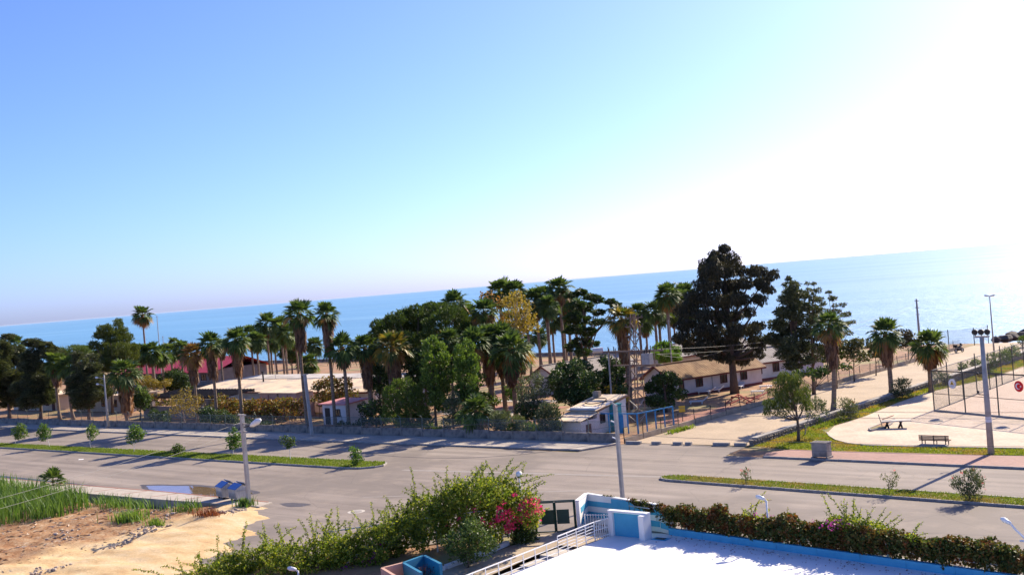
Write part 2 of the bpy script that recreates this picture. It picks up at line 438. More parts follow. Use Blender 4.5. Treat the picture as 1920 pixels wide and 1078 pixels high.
# ------------------------------------------------------------------ object helpers
ORG = {}
def tag(o, label=None, cat=None, group=None, kind=None):
    if label: o['label'] = label
    if cat: o['category'] = cat
    if group: o['group'] = group
    if kind: o['kind'] = kind
    return o
def thing(name, label, cat, loc, rotz=0.0, group=None):
    o = bpy.data.objects.new(name, None)
    o.empty_display_size = 0.3
    o.location = loc
    o.rotation_euler = (0, 0, rotz)
    C.objects.link(o)
    ORG[o.name] = Vector(loc)
    return tag(o, label, cat, group)
def link(name, mesh, parent=None, loc=(0, 0, 0), rot=(0, 0, 0), scale=(1, 1, 1)):
    o = bpy.data.objects.new(name, mesh)
    o.parent = parent
    o.location = loc
    o.rotation_euler = rot
    o.scale = scale
    C.objects.link(o)
    return o
def mesh_np(name, v, faces_n, idx, mat, smooth=False, uv=None):
    """v (N,3); faces all with faces_n corners; idx flat"""
    me = bpy.data.meshes.new(name)
    nf = len(idx) // faces_n
    me.vertices.add(len(v)); me.vertices.foreach_set('co', np.asarray(v, np.float32).ravel())
    me.loops.add(len(idx)); me.loops.foreach_set('vertex_index', np.asarray(idx, np.int32))
    me.polygons.add(nf)
    me.polygons.foreach_set('loop_start', np.arange(0, nf * faces_n, faces_n, dtype=np.int32))
    me.polygons.foreach_set('loop_total', np.full(nf, faces_n, np.int32))
    if smooth:
        me.polygons.foreach_set('use_smooth', np.ones(nf, bool))
    me.update(calc_edges=True)
    if mat: me.materials.append(MATS[mat])
    return me
class MB:
    def __init__(s):
        s.v, s.f = [], []
    def box(s, c, d, rz=0.0, tilt=None):
        """centre, full dimensions"""
        m = Matrix.Rotation(rz, 3, 'Z')
        if tilt is not None: m = m @ tilt
        b = len(s.v)
        for z in (-.5, .5):
            for x, y in ((-.5, -.5), (.5, -.5), (.5, .5), (-.5, .5)):
                s.v.append(Vector(c) + m @ Vector((x * d[0], y * d[1], z * d[2])))
        s.f += [(b+3, b+2, b+1, b), (b+4, b+5, b+6, b+7)] + [(b+i, b+(i+1) % 4, b+4+(i+1) % 4, b+4+i) for i in range(4)]
        return s
    def tube(s, pts, r, n=8, caps=True):
        """r: radius or list"""
        pts = [Vector(p) for p in pts]
        rs = r if isinstance(r, (list, tuple)) else [r] * len(pts)
        b = len(s.v)
        up = Vector((0.13, 0.27, 0.95))
        for i, p in enumerate(pts):
            d = (pts[min(i+1, len(pts)-1)] - pts[max(i-1, 0)]).normalized()
            a = d.cross(up)
            if a.length < 1e-3: a = d.cross(Vector((1, 0, 0)))
            a.normalize(); c = d.cross(a).normalized()
            for k in range(n):
                th = 2 * math.pi * k / n
                s.v.append(p + (a * math.cos(th) + c * math.sin(th)) * rs[i])
        for i in range(len(pts) - 1):
            for k in range(n):
                q, w = b + i*n + k, b + i*n + (k+1) % n
                s.f.append((q, q + n, w + n, w))
        if caps:
            s.f.append(tuple(b + k for k in range(n)))
            s.f.append(tuple(b + (len(pts)-1)*n + k for k in reversed(range(n))))
        return s
    def bar(s, a, b_, w, h=None):
        a, b_ = Vector(a), Vector(b_)
        h = h or w
        d = (b_ - a); L = d.length
        q = d.to_track_quat('X', 'Z').to_matrix()
        i = len(s.v)
        for x in (0, L):
            for y, z in ((-.5, -.5), (.5, -.5), (.5, .5), (-.5, .5)):
                s.v.append(a + q @ Vector((x, y * w, z * h)))
        s.f += [(i, i+3, i+2, i+1), (i+4, i+5, i+6, i+7)] + [(i+k, i+(k+1) % 4, i+4+(k+1) % 4, i+4+k) for k in range(4)]
        return s
    def prism(s, poly, z0, z1):
        b = len(s.v); n = len(poly)
        for z in (z0, z1):
            for p in poly:
                s.v.append(Vector((p[0], p[1], z)))
        s.f += [tuple(range(b+n-1, b-1, -1)), tuple(range(b+n, b+2*n))]
        s.f += [(b+i, b+(i+1) % n, b+n+(i+1) % n, b+n+i) for i in range(n)]
        return s
    def poly(s, pts):
        b = len(s.v); s.v += [Vector(p) for p in pts]; s.f.append(tuple(range(b, b + len(pts)))); return s
    def slabq(s, q, th):
        """quad q (4 points) thickened downwards along its normal"""
        q = [Vector(p) for p in q]
        nrm = (q[1]-q[0]).cross(q[3]-q[0]).normalized()
        b = len(s.v)
        s.v += [p - nrm*th for p in q] + q
        s.f += [(b+3, b+2, b+1, b), (b+4, b+5, b+6, b+7)] + [(b+i, b+(i+1) % 4, b+4+(i+1) % 4, b+4+i) for i in range(4)]
        return s
    def disc(s, c, r, nrm, n=20, r2=0):
        c = Vector(c); nrm = Vector(nrm).normalized()
        a = nrm.orthogonal().normalized(); d = nrm.cross(a)
        s.poly([c + (a*math.cos(2*math.pi*k/n) + d*math.sin(2*math.pi*k/n))*r for k in range(n)]); return s
    def ball(s, c, r, n=10, m=6, sc=(1, 1, 1)):
        b = len(s.v); c = Vector(c)
        for i in range(m + 1):
            ph = math.pi * i / m
            for k in range(n):
                th = 2*math.pi*k/n
                s.v.append(c + Vector((math.sin(ph)*math.cos(th)*r*sc[0], math.sin(ph)*math.sin(th)*r*sc[1], math.cos(ph)*r*sc[2])))
        for i in range(m):
            for k in range(n):
                s.f.append((b+i*n+k, b+(i+1)*n+k, b+(i+1)*n+(k+1) % n, b+i*n+(k+1) % n))
        return s
    def mesh(s, name, mat, smooth=False, off=None):
        me = bpy.data.meshes.new(name)
        o = off or Vector((0, 0, 0))
        me.from_pydata([tuple(p - o) for p in s.v], [], s.f)
        if smooth:
            for p in me.polygons: p.use_smooth = True
        me.update()
        if mat: me.materials.append(MATS[mat])
        return me
    def build(s, name, mat, parent=None, smooth=False, local=False):
        """vertices given in world metres (or local ones) -> one object; parts hang on their parent's origin"""
        off = None
        if parent is not None and not local: off = ORG[parent.name]
        o = link(name, s.mesh(name, mat, smooth, off), parent)
        if off is not None: ORG[o.name] = off
        elif parent is None: ORG[o.name] = Vector((0, 0, 0))
        return o
def struct(name, mb, mat):
    return tag(mb.build(name, mat), kind='structure')
def uvnet(pts, name, mat, parent, uscale=1.0):
    """one flat net panel, uv in metres"""
    off = ORG[parent.name]
    me = bpy.data.meshes.new(name)
    P4 = [Vector(p) for p in pts]
    me.from_pydata([tuple(p - off) for p in P4], [], [(0, 1, 2, 3)])
    uvl = me.uv_layers.new(name='uv')
    w = (P4[1]-P4[0]).length; h = (P4[3]-P4[0]).length
    for i, c in enumerate(((0, 0), (w, 0), (w, h), (0, h))):
        uvl.data[i].uv = c
    me.materials.append(MATS[mat])
    return link(name, me, parent)

# ------------------------------------------------------------------ foliage helpers
def unit(n, g=rng):
    d = g.normal(size=(n, 3)); return d / np.linalg.norm(d, axis=1, keepdims=True)
def leaf_quads(pos, dr, size, asp, g=rng):
    n = len(pos)
    sd = np.cross(dr, unit(n, g)); sd /= np.maximum(np.linalg.norm(sd, axis=1, keepdims=True), 1e-6)
    size = np.asarray(size).reshape(-1, 1)
    v = np.empty((n, 4, 3))
    v[:, 0] = pos - dr * size * .5
    v[:, 1] = pos + sd * size * asp * .5
    v[:, 2] = pos + dr * size * .5
    v[:, 3] = pos - sd * size * asp * .5
    return v.reshape(-1, 3)
def leaf_mesh(name, v, mat):
    return mesh_np(name, v, 4, np.arange(len(v)), mat)
def cloud(blobs, dens, size, zsc=.85, orient='rand', asp=.5, inner=.45, g=rng):
    P, D, S = [], [], []
    for (x, y, z, r) in blobs:
        n = max(6, int(dens * 4 * math.pi * r * r))
        d = unit(n, g)
        # lumpy surface
        ph = g.uniform(0, 6.28, 3)
        lump = 1 + .22*np.sin(3.1*d[:, 0]*2+ph[0])*np.sin(2.7*d[:, 1]*2+ph[1]) + .15*np.sin(5*d[:, 2]+ph[2])
        rad = r * lump * (inner + (1.08-inner) * g.random(n) ** .45)
        p = d * rad[:, None]; p[:, 2] *= zsc
        P.append(p + np.array([x, y, z]))
        if orient == 'rand': o = unit(n, g)
        elif orient == 'out': o = d + .5*unit(n, g)
        elif orient == 'up': o = d*.6 + .5*unit(n, g) + np.array([0, 0, .8])
        elif orient == 'down': o = d*.4 + .35*unit(n, g) + np.array([0, 0, -1.0])
        elif orient == 'flat': o = d*np.array([1, 1, .15]) + .35*unit(n, g)*np.array([1, 1, .5])
        D.append(o / np.linalg.norm(o, axis=1, keepdims=True))
        S.append(size * g.uniform(.6, 1.35, n))
    P, D, S = np.concatenate(P), np.concatenate(D), np.concatenate(S)
    return leaf_quads(P, D, S, asp, g)
def bez(a, b, bend, n=6):
    a, b = Vector(a), Vector(b)
    m = (a + b) / 2 + Vector(bend)
    return [a*(1-t)**2 + m*2*t*(1-t) + b*t*t for t in [i/(n-1) for i in range(n)]]
def px_blobs(bl, d, thick, g, rep=2, zs=1.0):
    """outline blobs measured on the photo -> clumps spread through the crown's own depth"""
    out = []
    for (x, y, r) in bl:
        c = AD(x, y, d); rr = r * d / F
        for k in range(rep):
            off = g.uniform(-1, 1) * thick
            p = c + VIEW * off + SIDE * g.normal() * rr * .25
            q = AD(x, y, d + off)        # keep its height when it stands nearer or farther
            out.append((p.x, p.y, c.z * .5 + q.z * .5 + g.normal() * rr * .12, rr * g.uniform(.85, 1.1)))
    return out
TREES = []
def tree(name, label, cat, base, blobs, leaf, size=.38, dens=13, zsc=.85, orient='rand', asp=.5, thick=2.0, rep=2,
         trunk_r=.2, bark='bark', t=None, group=None, lean=None, nbr=10, seed=1, extra=None, inner=.45, fork=None, top=None, ground=0.0):
    """base: photo point of the foot (with t) or a world point"""
    g = np.random.default_rng(seed)
    if t is not None:
        b = AT(base[0], base[1], t); b.z = ground
    else:
        b = Vector((base[0], base[1], ground))
    d = depth(b)
    bl = px_blobs([(x, y, r*1.16) for x, y, r in blobs], d, thick, g, rep)
    dens = dens*(2.1 if dens < 20 else 1.5)
    if size >= .36:
        k_ = .30/size; size *= max(k_, .62); dens /= max(k_, .62)**2.1
    o = thing(name, label, cat, b, 0, group)
    zs = [q[2] for q in bl]
    cx, cy = np.mean([q[0] for q in bl]), np.mean([q[1] for q in bl])
    topz = top if top is not None else (max(zs) * .8 + min(zs) * .2)
    tp = Vector((b.x*.4 + cx*.6, b.y*.4 + cy*.6, max(topz, .3)))
    mb = MB()
    axis = bez(b - Vector((0, 0, .1)), tp, lean or (g.normal()*.25, g.normal()*.25, 0), 8)
    mb.tube(axis, [trunk_r * (1.25 if i == 0 else 1 - .75*i/7) for i in range(8)], 8)
    pick = [bl[i] for i in g.permutation(len(bl))[:nbr]]
    for q in pick:
        e = Vector(q[:3])
        hh = min(max((e.z - b.z) * .6, .3 * (tp.z-b.z)), tp.z - b.z)
        st = min(range(8), key=lambda i: abs(axis[i].z - b.z - hh))
        mb.tube(bez(axis[st], e, (0, 0, -.12*(e-axis[st]).length), 5), [trunk_r*.45*(1-.8*i/4) for i in range(5)], 5)
    mb.build('trunk', bark, o, smooth=True)
    v = cloud(bl, dens, size, zsc, orient, asp, inner, g) - np.array(b)
    link('crown', leaf_mesh('crown', v, leaf), o)
    if extra:
        for (nm, bl2, mat2, dens2, size2) in extra:
            w = cloud(px_blobs(bl2, d - thick*.3, thick*.6, g, 1), dens2, size2, zsc, orient, asp, inner, g) - np.array(b)
            link(nm, leaf_mesh(nm, w, mat2), o)
    return o

# ================================================================== THE SETTING
def sheet(name, poly, z, mat):
    return struct(name, MB().poly([(p[0], p[1], z) for p in poly]), mat)
# land behind the road, falling to the beach
mb = MB()
rows = [(70, -.03), (120, -.03), (170, -.06), (180, -.2), (188, -.9), (200, -2.2), (260, -8)]
for x0, x1 in ((-3000, 1500),):
    for (t0, z0), (t1, z1) in zip(rows, rows[1:]):
        mb.poly([(x0, t0, z0), (x1, t0, z0), (x1, t1, z1), (x0, t1, z1)])
ground = struct('ground', mb, 'soil')
struct('beach', MB().poly([(-3000, 176, -.13), (1500, 176, -.13), (1500, 188, -.88), (-3000, 188, -.88)])
       .poly([(-3000, 188, -.88), (1500, 188, -.88), (1500, 201, -2.2), (-3000, 201, -2.2)]), 'sand')
struct('sea', MB().poly([(-55000, 186, -1.5), (55000, 186, -1.5), (55000, 55000, -1.5), (-55000, 55000, -1.5)]), 'sea_water')
struct('near_ground', MB().poly([(-900, -60, -.9), (300, -60, -.9), (300, 52, -.9), (-900, 52, -.9)]), 'soil')

# road: one asphalt sheet, with the side street that leaves to the lower left
struct('road', MB().poly([(-700, 51.2, 0), (300, 51.2, 0), (300, 76.6, 0), (-700, 76.6, 0)])
       .poly([(-70.5, 51.2, 0), (-67.6, 46.6, 0), (-64.2, 43.3, 0), (-60.6, 37.6, 0), (-58.6, 34.6, 0), (-50.7, 43.2, 0), (-43.9, 51.2, 0)])
       .poly([(-60, 76.6, 0), (300, 76.6, 0), (300, 78, 0), (-46, 78, 0), (-46.5, 82.2, 0), (-58, 82.2, 0)]), 'asphalt')
# pale construction seams across the junction
sheet('road_seam', [(-70, 65.2), (-46, 68.6), (-46, 69.1), (-70, 65.7)], .005, 'asphalt_patch')
sheet('road_seam', [(-64, 55.5), (-47, 63.5), (-47, 63.8), (-64, 55.75)], .005, 'asphalt_patch')
sheet('road_marking', [(G(146, 862).x, G(146, 862).y), (G(156, 861.5).x, G(156, 861.5).y), (G(157, 860).x, G(157, 860).y), (G(148, 860.5).x, G(148, 860.5).y)], .006, 'white_paint')

def irregular(c, rx, ry, n=36, amp=.18, seed=0, taper=0.0):
    g = np.random.default_rng(seed); ph = g.uniform(0, 6.28, 4)
    out = []
    for k in range(n):
        a = 2*math.pi*k/n
        r = 1 + amp*(math.sin(2*a+ph[0]) + .6*math.sin(3*a+ph[1]) + .4*math.sin(5*a+ph[2]) + .3*math.sin(9*a+ph[3]))
        out.append((c[0] + rx*r*math.cos(a), c[1] + ry*r*math.sin(a)*(1 - taper*math.cos(a))))
    return out
struct('wet_patch', MB().poly([(x, y, .006) for x, y in irregular((-82.6, 53.0), 7.4, 1.85, seed=3, amp=.1, taper=-.35)]), 'wet_asphalt')
pp = [p for p in irregular((-82.2, 52.8), 6.6, 1.5, seed=3, amp=.1, taper=-.35)]
struct('puddle', MB().poly([(x, max(y, 51.4), .011) for x, y in pp]), 'puddle_water')
struct('wet_patch', MB().poly([(x, y, .006) for x, y in irregular((G(552, 946).x, G(552, 946).y), 1.6, .55, seed=5, amp=.15)]), 'wet_asphalt')

def kerb_mesh(L=.985, w=.16, h=.15):
    mb = MB()
    b = .025
    prof = [(-w/2, 0), (w/2, 0), (w/2, h-b), (w/2-b, h), (-w/2+b, h), (-w/2, h-b)]
    for x in (-L/2, L/2):
        for (y, z) in prof: mb.v.append(Vector((x, y, z)))
    n = len(prof)
    mb.f += [tuple(range(n-1, -1, -1)), tuple(range(n, 2*n))] + [(i, (i+1) % n, n+(i+1) % n, n+i) for i in range(n)]
    return mb.mesh('kerb_stone', 'kerb')
KM = kerb_mesh()
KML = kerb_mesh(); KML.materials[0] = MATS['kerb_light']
def kerb_row(parent, a, b, mesh=None, n=None, z=0.0, name='kerb_stone', scale=1.0):
    a, b = Vector(a), Vector(b); L = (b-a).length
    n = n or max(1, int(L)); g = random.Random(int(L*10))
    rz = math.atan2(b.y-a.y, b.x-a.x)
    for i in range(n):
        p = a.lerp(b, (i+.5)/n)
        link(name, mesh or KM, parent, (p.x + g.uniform(-.012, .012), p.y + g.uniform(-.015, .015), z + g.uniform(-.012, .006)),
             (0, g.uniform(-.006, .006), rz + g.uniform(-.012, .012)), (L/n*scale, 1, 1))
# ---- medians
def med_edge(s):      # measured run of the left median (near edge, far edge)
    k = (s + 138.7) / 63.4
    return 62.75 + 1.7*k, 65.1 + 2.5*k
def medianL():
    pts_n = [(-230, 60.5)] + [(s, med_edge(s)[0]) for s in (-140, -105, -76)]
    pts_f = [(-230, 62.2)] + [(s, med_edge(s)[1]) for s in (-140, -105, -76)]
    tip = [(-74.6, 64.75), (-73.7, 65.6), (-73.5, 66.4), (-74.0, 67.3), (-74.8, 67.75)]
    poly = pts_n + tip + pts_f[::-1]
    o = struct('median', MB().prism(poly, -.05, .115), 'grass_soil')
    kerb_row(o, (*pts_n[0], 0), (*pts_n[1], 0), n=30)
    for a, b in zip(pts_n[1:], pts_n[2:] + tip[:1]): kerb_row(o, (*a, 0), (*b, 0))
    for a, b in zip(tip, tip[1:]): kerb_row(o, (*a, 0), (*b, 0), n=1, scale=1.12)
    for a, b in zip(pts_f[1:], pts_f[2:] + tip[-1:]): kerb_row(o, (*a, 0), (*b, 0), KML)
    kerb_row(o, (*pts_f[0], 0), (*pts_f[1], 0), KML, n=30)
    return poly
def medianR():
    near = [(-44.6, 67.5), (-34.2, 66.95), (-20.1, 66.3), (20, 64.9)]
    far = [(-44.8, 69.25), (-35.2, 69.0), (-20.7, 68.4), (20, 66.9)]
    tip = [(-45.4, 67.75), (-45.8, 68.3), (-45.6, 68.95)]
    poly = near + far[::-1] + tip[::-1]
    o = struct('median', MB().prism(poly, -.05, .115), 'grass_soil')
    for a, b in zip(near, near[1:]): kerb_row(o, (*a, 0), (*b, 0))
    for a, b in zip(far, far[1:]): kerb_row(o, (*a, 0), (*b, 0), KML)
    cc = [near[0]] + tip + [far[0]]
    for a, b in zip(cc, cc[1:]): kerb_row(o, (*a, 0), (*b, 0), n=1, scale=1.12)
    return poly
ML, MR = medianL(), medianR()
# ---- pavements
pw = lambda s: 78.4 + (s + 172) * 3.0 / 113.5          # line of the compound wall
pav = struct('pavement', MB().prism([(-700, 76.1), (-62, 77.35), (-59.2, 77.6), (-58.6, 81.0), (-700, 66.5)] if False else
             [(-300, 75.0), (-139, 75.7), (-97, 76.2), (-60, 77.4), (-58.6, 81.2), (-97, pw(-97)), (-172, pw(-172)), (-300, pw(-300))], -.05, .12), 'slab')
kerb_row(pav, (-139, 75.62, 0), (-97, 76.12, 0)); kerb_row(pav, (-97, 76.12, 0), (-60, 77.32, 0))
kerb_row(pav, (-172, 75.4, 0), (-139, 75.62, 0))
pav2 = struct('pavement', MB().prism([(-300, 43), (-111, 50.0), (-97, 50.5), (-84, 51.25), (-69.6, 51.45), (-69.2, 50.0), (-81, 48.95), (-92, 48.2), (-300, 40)], -.75, .10), 'slab')
for a, b in (((-111, 50.0), (-97, 50.5)), ((-97, 50.5), (-84, 51.25)), ((-84, 51.25), (-70, 51.45))):
    mbk = MB().bar((a[0], a[1]-.05, .108), (b[0], b[1]-.05, .108), .16, .02)
    mbk.build('kerb_strip', 'red_band', pav2)
for s in np.arange(-108, -71, 4.2):
    MB().bar((s, 48.2 + (s+108)*.045, .102), (s + .9, 50.2 + (s+108)*.035, .102), .14, .012).build('red_band', 'red_band', pav2)
brk = struct('brick_pavement', MB().prism([(-42.6, 77.9), (-23, 77.75), (20, 77.3), (20, 83.2), (-24.7, 82.1), (-38.5, 81.3), (-42, 81.3), (-43.2, 79.5)], -.05, .10), 'red_brick_paving')
kerb_row(brk, (-42.6, 77.85, 0), (-23, 77.7, 0)); kerb_row(brk, (-23, 77.7, 0), (0, 77.45, 0))
# ---- promenade path, plaza, court floor, verge
sheet('paved_path', [(-58.1, 82.0), (-46.4, 82.6), (-46.4, 177), (-58.1, 177)], .02, 'path_paving')
sheet('verge', [(-46.2, 82.0), (-42, 81.3), (-38.5, 81.3), (-24.7, 82.1), (20, 83.2), (20, 150), (-46.2, 150)], .005, 'grass_soil')
plz = [(G(x, y).x, G(x, y).y) for x, y in ((1551, 812), (1556, 819), (1568, 826), (1590, 832), (1625, 836), (1700, 838), (1920, 842))]
plz += [(30, 84), (30, 175), (-41.5, 175), (-41.9, 130)] + [(G(x, y).x, G(x, y).y) for x, y in ((1745, 735), (1690, 753), (1620, 782), (1565, 799))]
plaza = struct('plaza', MB().poly([(p[0], p[1], .03) for p in plz]), 'plaza_paving')
cfa, cfb = Vector((-38.8, 104.0, 0)), Vector((-29.7, 99.7, 0))
cdir = (cfb - cfa).normalized()
cend = cfa + cdir * 34
sheet('court', [(cfa.x, cfa.y), (cend.x, cend.y), (cend.x, 165), (-38.8, 165)], .045, 'court_floor')
mb = MB()
ed = [(p[0], p[1], .05) for p in plz[:7]]
for a, b in zip(ed, ed[1:]): mb.bar(a, b, .12, .12)
mb.build('edging', 'kerb_light', plaza)

# ---- the vacant lot, lower left
def lot():
    xs = np.linspace(-150, -50, 150); ys = np.linspace(16, 50.2, 72)
    g = np.random.default_rng(4)
    ph = g.uniform(0, 6.28, 12)
    v, idx = [], []
    bl = [(-67.8, 50.4), (-64.6, 46.8), (-61.0, 43.6), (-56.4, 36.8), (-51, 26), (-47, 16)]
    for y in ys:
        xb = np.interp(-y, [-p[1] for p in bl], [p[0] for p in bl])
        for x in xs:
            dd = xb - x          # >0 : on the lot
            nz = .10*math.sin(x*.9+ph[0])*math.sin(y*.8+ph[1]) + .07*math.sin(x*2.1+ph[2]+y*.7) + .05*math.sin(y*2.9+ph[3]-x*.8) + .03*math.sin(x*5.3+y*4.1+ph[4])
            dd += .7*math.sin(y*1.7+ph[5]) + .5*math.sin(y*3.9+x*.6+ph[6]) + .35*math.sin(x*2.3+ph[7])
            low = max(0, min(1, (dd-5.5) / 8))
            ed = max(0, min(1, dd/3.0))
            z = -.03 + .10*ed - .5*low + nz*(.12*ed + .75*low)
            if dd < 0: z = -.03 + .12*dd
            if y > 47.5: z -= .1*low*(y-47.5)
            v.append((x, y, z))
    nx = len(xs)
    for j in range(len(ys)-1):
        for i in range(nx-1):
            idx += [j*nx+i, j*nx+i+1, (j+1)*nx+i+1, (j+1)*nx+i]
    o = link('vacant_lot', mesh_np('vacant_lot', np.array(v), 4, idx, 'dirt', True))
    ORG[o.name] = Vector((0, 0, 0))
    return tag(o, kind='structure'), np.array(v).reshape(len(ys), nx, 3), xs, ys
LOT, LV, LX, LY = lot()
def lotz(x, y):
    i = int(np.clip(np.searchsorted(LX, x), 0, len(LX)-1)); j = int(np.clip(np.searchsorted(LY, y), 0, len(LY)-1))
    return LV[j, i, 2]

# ------------------------------------------------------------------ grass (uncountable)
def blades(pts, h, w, lean, mat, name, label, cat='grass', seg=2, g=rng):
    """pts (N,3), every blade a bent two-quad ribbon"""
    n = len(pts)
    hh = h * g.uniform(.55, 1.3, n)
    a = g.uniform(0, 6.28, n)
    ld = np.stack([np.cos(a), np.sin(a), np.zeros(n)], 1) * (lean * g.random(n) * hh)[:, None]
    sd = np.stack([-np.sin(a), np.cos(a), np.zeros(n)], 1) * (w * g.uniform(.7, 1.3, n))[:, None]
    up = np.array([0, 0, 1.0])
    v = np.empty((n, 6, 3))
    m = pts + ld*.35 + up*(hh*.6)[:, None]; tp = pts + ld + up*(hh*.95)[:, None]
    v[:, 0], v[:, 1] = pts - sd*.5, pts + sd*.5
    v[:, 2], v[:, 3] = m + sd*.4, m - sd*.4
    v[:, 4], v[:, 5] = tp + sd*.08, tp - sd*.08
    base = (np.arange(n)*6)[:, None]
    idx = (base + np.array([0, 1, 2, 3, 3, 2, 4, 5])[None, :]).ravel()
    o = link(name, mesh_np(name, v.reshape(-1, 3), 4, idx, mat))
    ORG[o.name] = Vector((0, 0, 0))
    return tag(o, label, cat, kind='stuff')
def inpoly(poly, x, y):
    c = np.zeros(len(x), bool); n = len(poly)
    for i in range(n):
        x0, y0 = poly[i]; x1, y1 = poly[(i+1) % n]
        if y0 == y1: continue
        cond = ((y0 > y) != (y1 > y)) & (x < (x1-x0)*(y-y0)/(y1-y0) + x0)
        c ^= cond
    return c
def scatter(poly, dens, z=0.0, g=rng):
    P_ = np.array(poly); lo, hi = P_.min(0), P_.max(0)
    n = int((hi-lo).prod() * dens)
    x, y = g.uniform(lo[0], hi[0], n), g.uniform(lo[1], hi[1], n)
    k = inpoly(poly, x, y)
    return np.stack([x[k], y[k], np.full(k.sum(), z)], 1)
pl = scatter([(x, y) for x, y in ML if x > -160] if False else [p for p in ML], 170, .11)
pl = pl[pl[:, 0] > -150]
blades(pl, .12, .05, .8, 'grass_green', 'median_grass', 'short green grass on the long left median strip')
pr = scatter([p for p in MR], 260, .11); pr = pr[pr[:, 0] < -10]
blades(pr, .09, .04, .7, 'grass', 'median_grass', 'green and straw patched grass on the right median strip')
vg = [(-46, 82.6), (-42, 81.5), (-38.5, 81.4), (-24.7, 82.2), (0, 82.7), (0, 84.6)] + [(p[0], p[1]-.1) for p in plz[6::-1]] + [(-44.5, 92), (-46, 92)]
pv = scatter(vg, 170, .01)
blades(pv, .11, .05, .7, 'grass', 'verge_grass', 'patchy lawn between the brick pavement and the round plaza')
vg2 = [(-46, 92), (-44, 92)] + [(p[0]-.15, p[1]) for p in plz[:-5:-1]] + [(-42.2, 130), (-42.2, 150), (-45.8, 150)]
pv = scatter(vg2, 90, .01)
blades(pv, .14, .06, .7, 'grass', 'verge_grass', 'grass strip along the stone wall beside the plaza')
# reeds and weeds of the vacant lot
reed_poly = [(-112, 49.0), (-112, 30), (-95, 32.5), (-89, 36.5), (-86.5, 39.5), (-85.5, 43), (-86.5, 46), (-90, 47.6), (-94, 47.8)]
g5 = np.random.default_rng(5)
pr = scatter(reed_poly, 22, 0, g5)
pr = pr[g5.random(len(pr)) < .4 + .6*(np.sin(pr[:, 0]*1.1)*np.sin(pr[:, 1]*1.3) > -.35)]
pr[:, 2] = [lotz(x, y) - .05 for x, y, _ in pr]
blades(pr, 1.55, .07, .55, 'reed', 'reeds', 'tall green reeds crowding the left edge of the vacant lot', 'reeds', g=g5)
for lab, cx, cy, rx, ry, n, hh in (('loose reeds at the foot of the low pavement', 225, 940, 4.5, 1.2, 420, .85), ('clump of green weeds on the slope under the pavement', 243, 965, 1.3, 1.0, 380, .8),
                                ('sparse weeds beside the pavement left of the bins', 350, 952, 1.5, .8, 160, .8), ('green weed tuft at the foot of the double armed concrete pole', 460, 950, .6, .5, 200, .6),
                                ('low weeds sprawling on pale rubble', 290, 975, .9, .5, 130, .45)):
    c0 = G(cx, cy)
    q = np.stack([c0.x + rx*g5.normal(size=n)*.6, c0.y + ry*g5.normal(size=n)*.5, np.zeros(n)], 1)
    q[:, 2] = [lotz(x, y) - .03 for x, y, _ in q]
    blades(q, hh, .06, .7, 'reed', 'weeds', lab, 'weeds', g=g5)
c0 = G(392, 966)
q = np.stack([c0.x + g5.normal(size=260)*.7, c0.y + g5.normal(size=260)*.35, np.full(260, lotz(c0.x, c0.y))], 1)
blades(q, .5, .05, 1.2, 'brush_red', 'dry_brush', 'heap of dry rust red brushwood on the pale sand', 'brush', g=g5)
# litter and rubble
n = 5200
lp = np.stack([g5.uniform(-108, -60, n), g5.uniform(28, 48, n), np.zeros(n)], 1)
keep = g5.random(n) < np.clip((-70 - lp[:, 0]) / 9, .0, 1)
lp = lp[keep]
lp[:, 2] = [lotz(x, y) + .03 for x, y, _ in lp]
dr = unit(len(lp), g5); dr[:, 2] *= .15; dr /= np.linalg.norm(dr, axis=1, keepdims=True)
o = link('litter', leaf_mesh('litter', leaf_quads(lp, dr, g5.uniform(.15, .6, len(lp)), .22, g5), 'litter'))
tag(o, 'dry straw and leaf litter strewn over the brown soil', 'litter', kind='stuff')
def rock_mesh(name, mat, seed, n=9, m=5):
    g = np.random.default_rng(seed)
    mb = MB().ball((0, 0, 0), .5, 7, 4)
    vs = []
    for v in mb.v:
        k = 1 + .25*math.sin(v.x*7+seed)*math.sin(v.y*6+seed*2) + .18*math.sin(v.z*9+seed*3)
        vs.append(v * k)
    mb.v = vs
    return mb.mesh(name, mat)
mb = MB()
g6 = random.Random(6)
def add_stone(mb, p, r):
    k = g6.uniform(.5, 1)
    mb.ball(p, r, 6, 4, (g6.uniform(.7, 1.4), g6.uniform(.7, 1.3), k*.8))
for (x0, y0, x1, y1, n, sp) in ((205, 1020, 300, 975, 90, 1.0), (295, 972, 350, 935, 50, .9), (400, 965, 455, 958, 45, .8), (60, 1060, 120, 1050, 40, .8), (200, 950, 380, 945, 40, 1.2), (110, 1000, 150, 985, 25, 1.4)):
    a, b = G(x0, y0), G(x1, y1)
    for i in range(n):
        p = a.lerp(b, g6.random()) + Vector((g6.gauss(0, sp*.5), g6.gauss(0, sp*.3), 0))
        p.z = lotz(p.x, p.y) + .02
        add_stone(mb, p, g6.uniform(.04, .16))
o = mb.build('rubble', 'rubble')
tag(o, 'pale broken rubble strewn across the sandy lot', 'rubble', kind='stuff')

# ================================================================== WALLS AND FENCES
def box_mesh(name, d, mat, bev=0.0):
    return MB().box((0, 0, d[2]/2), d).mesh(name, mat)
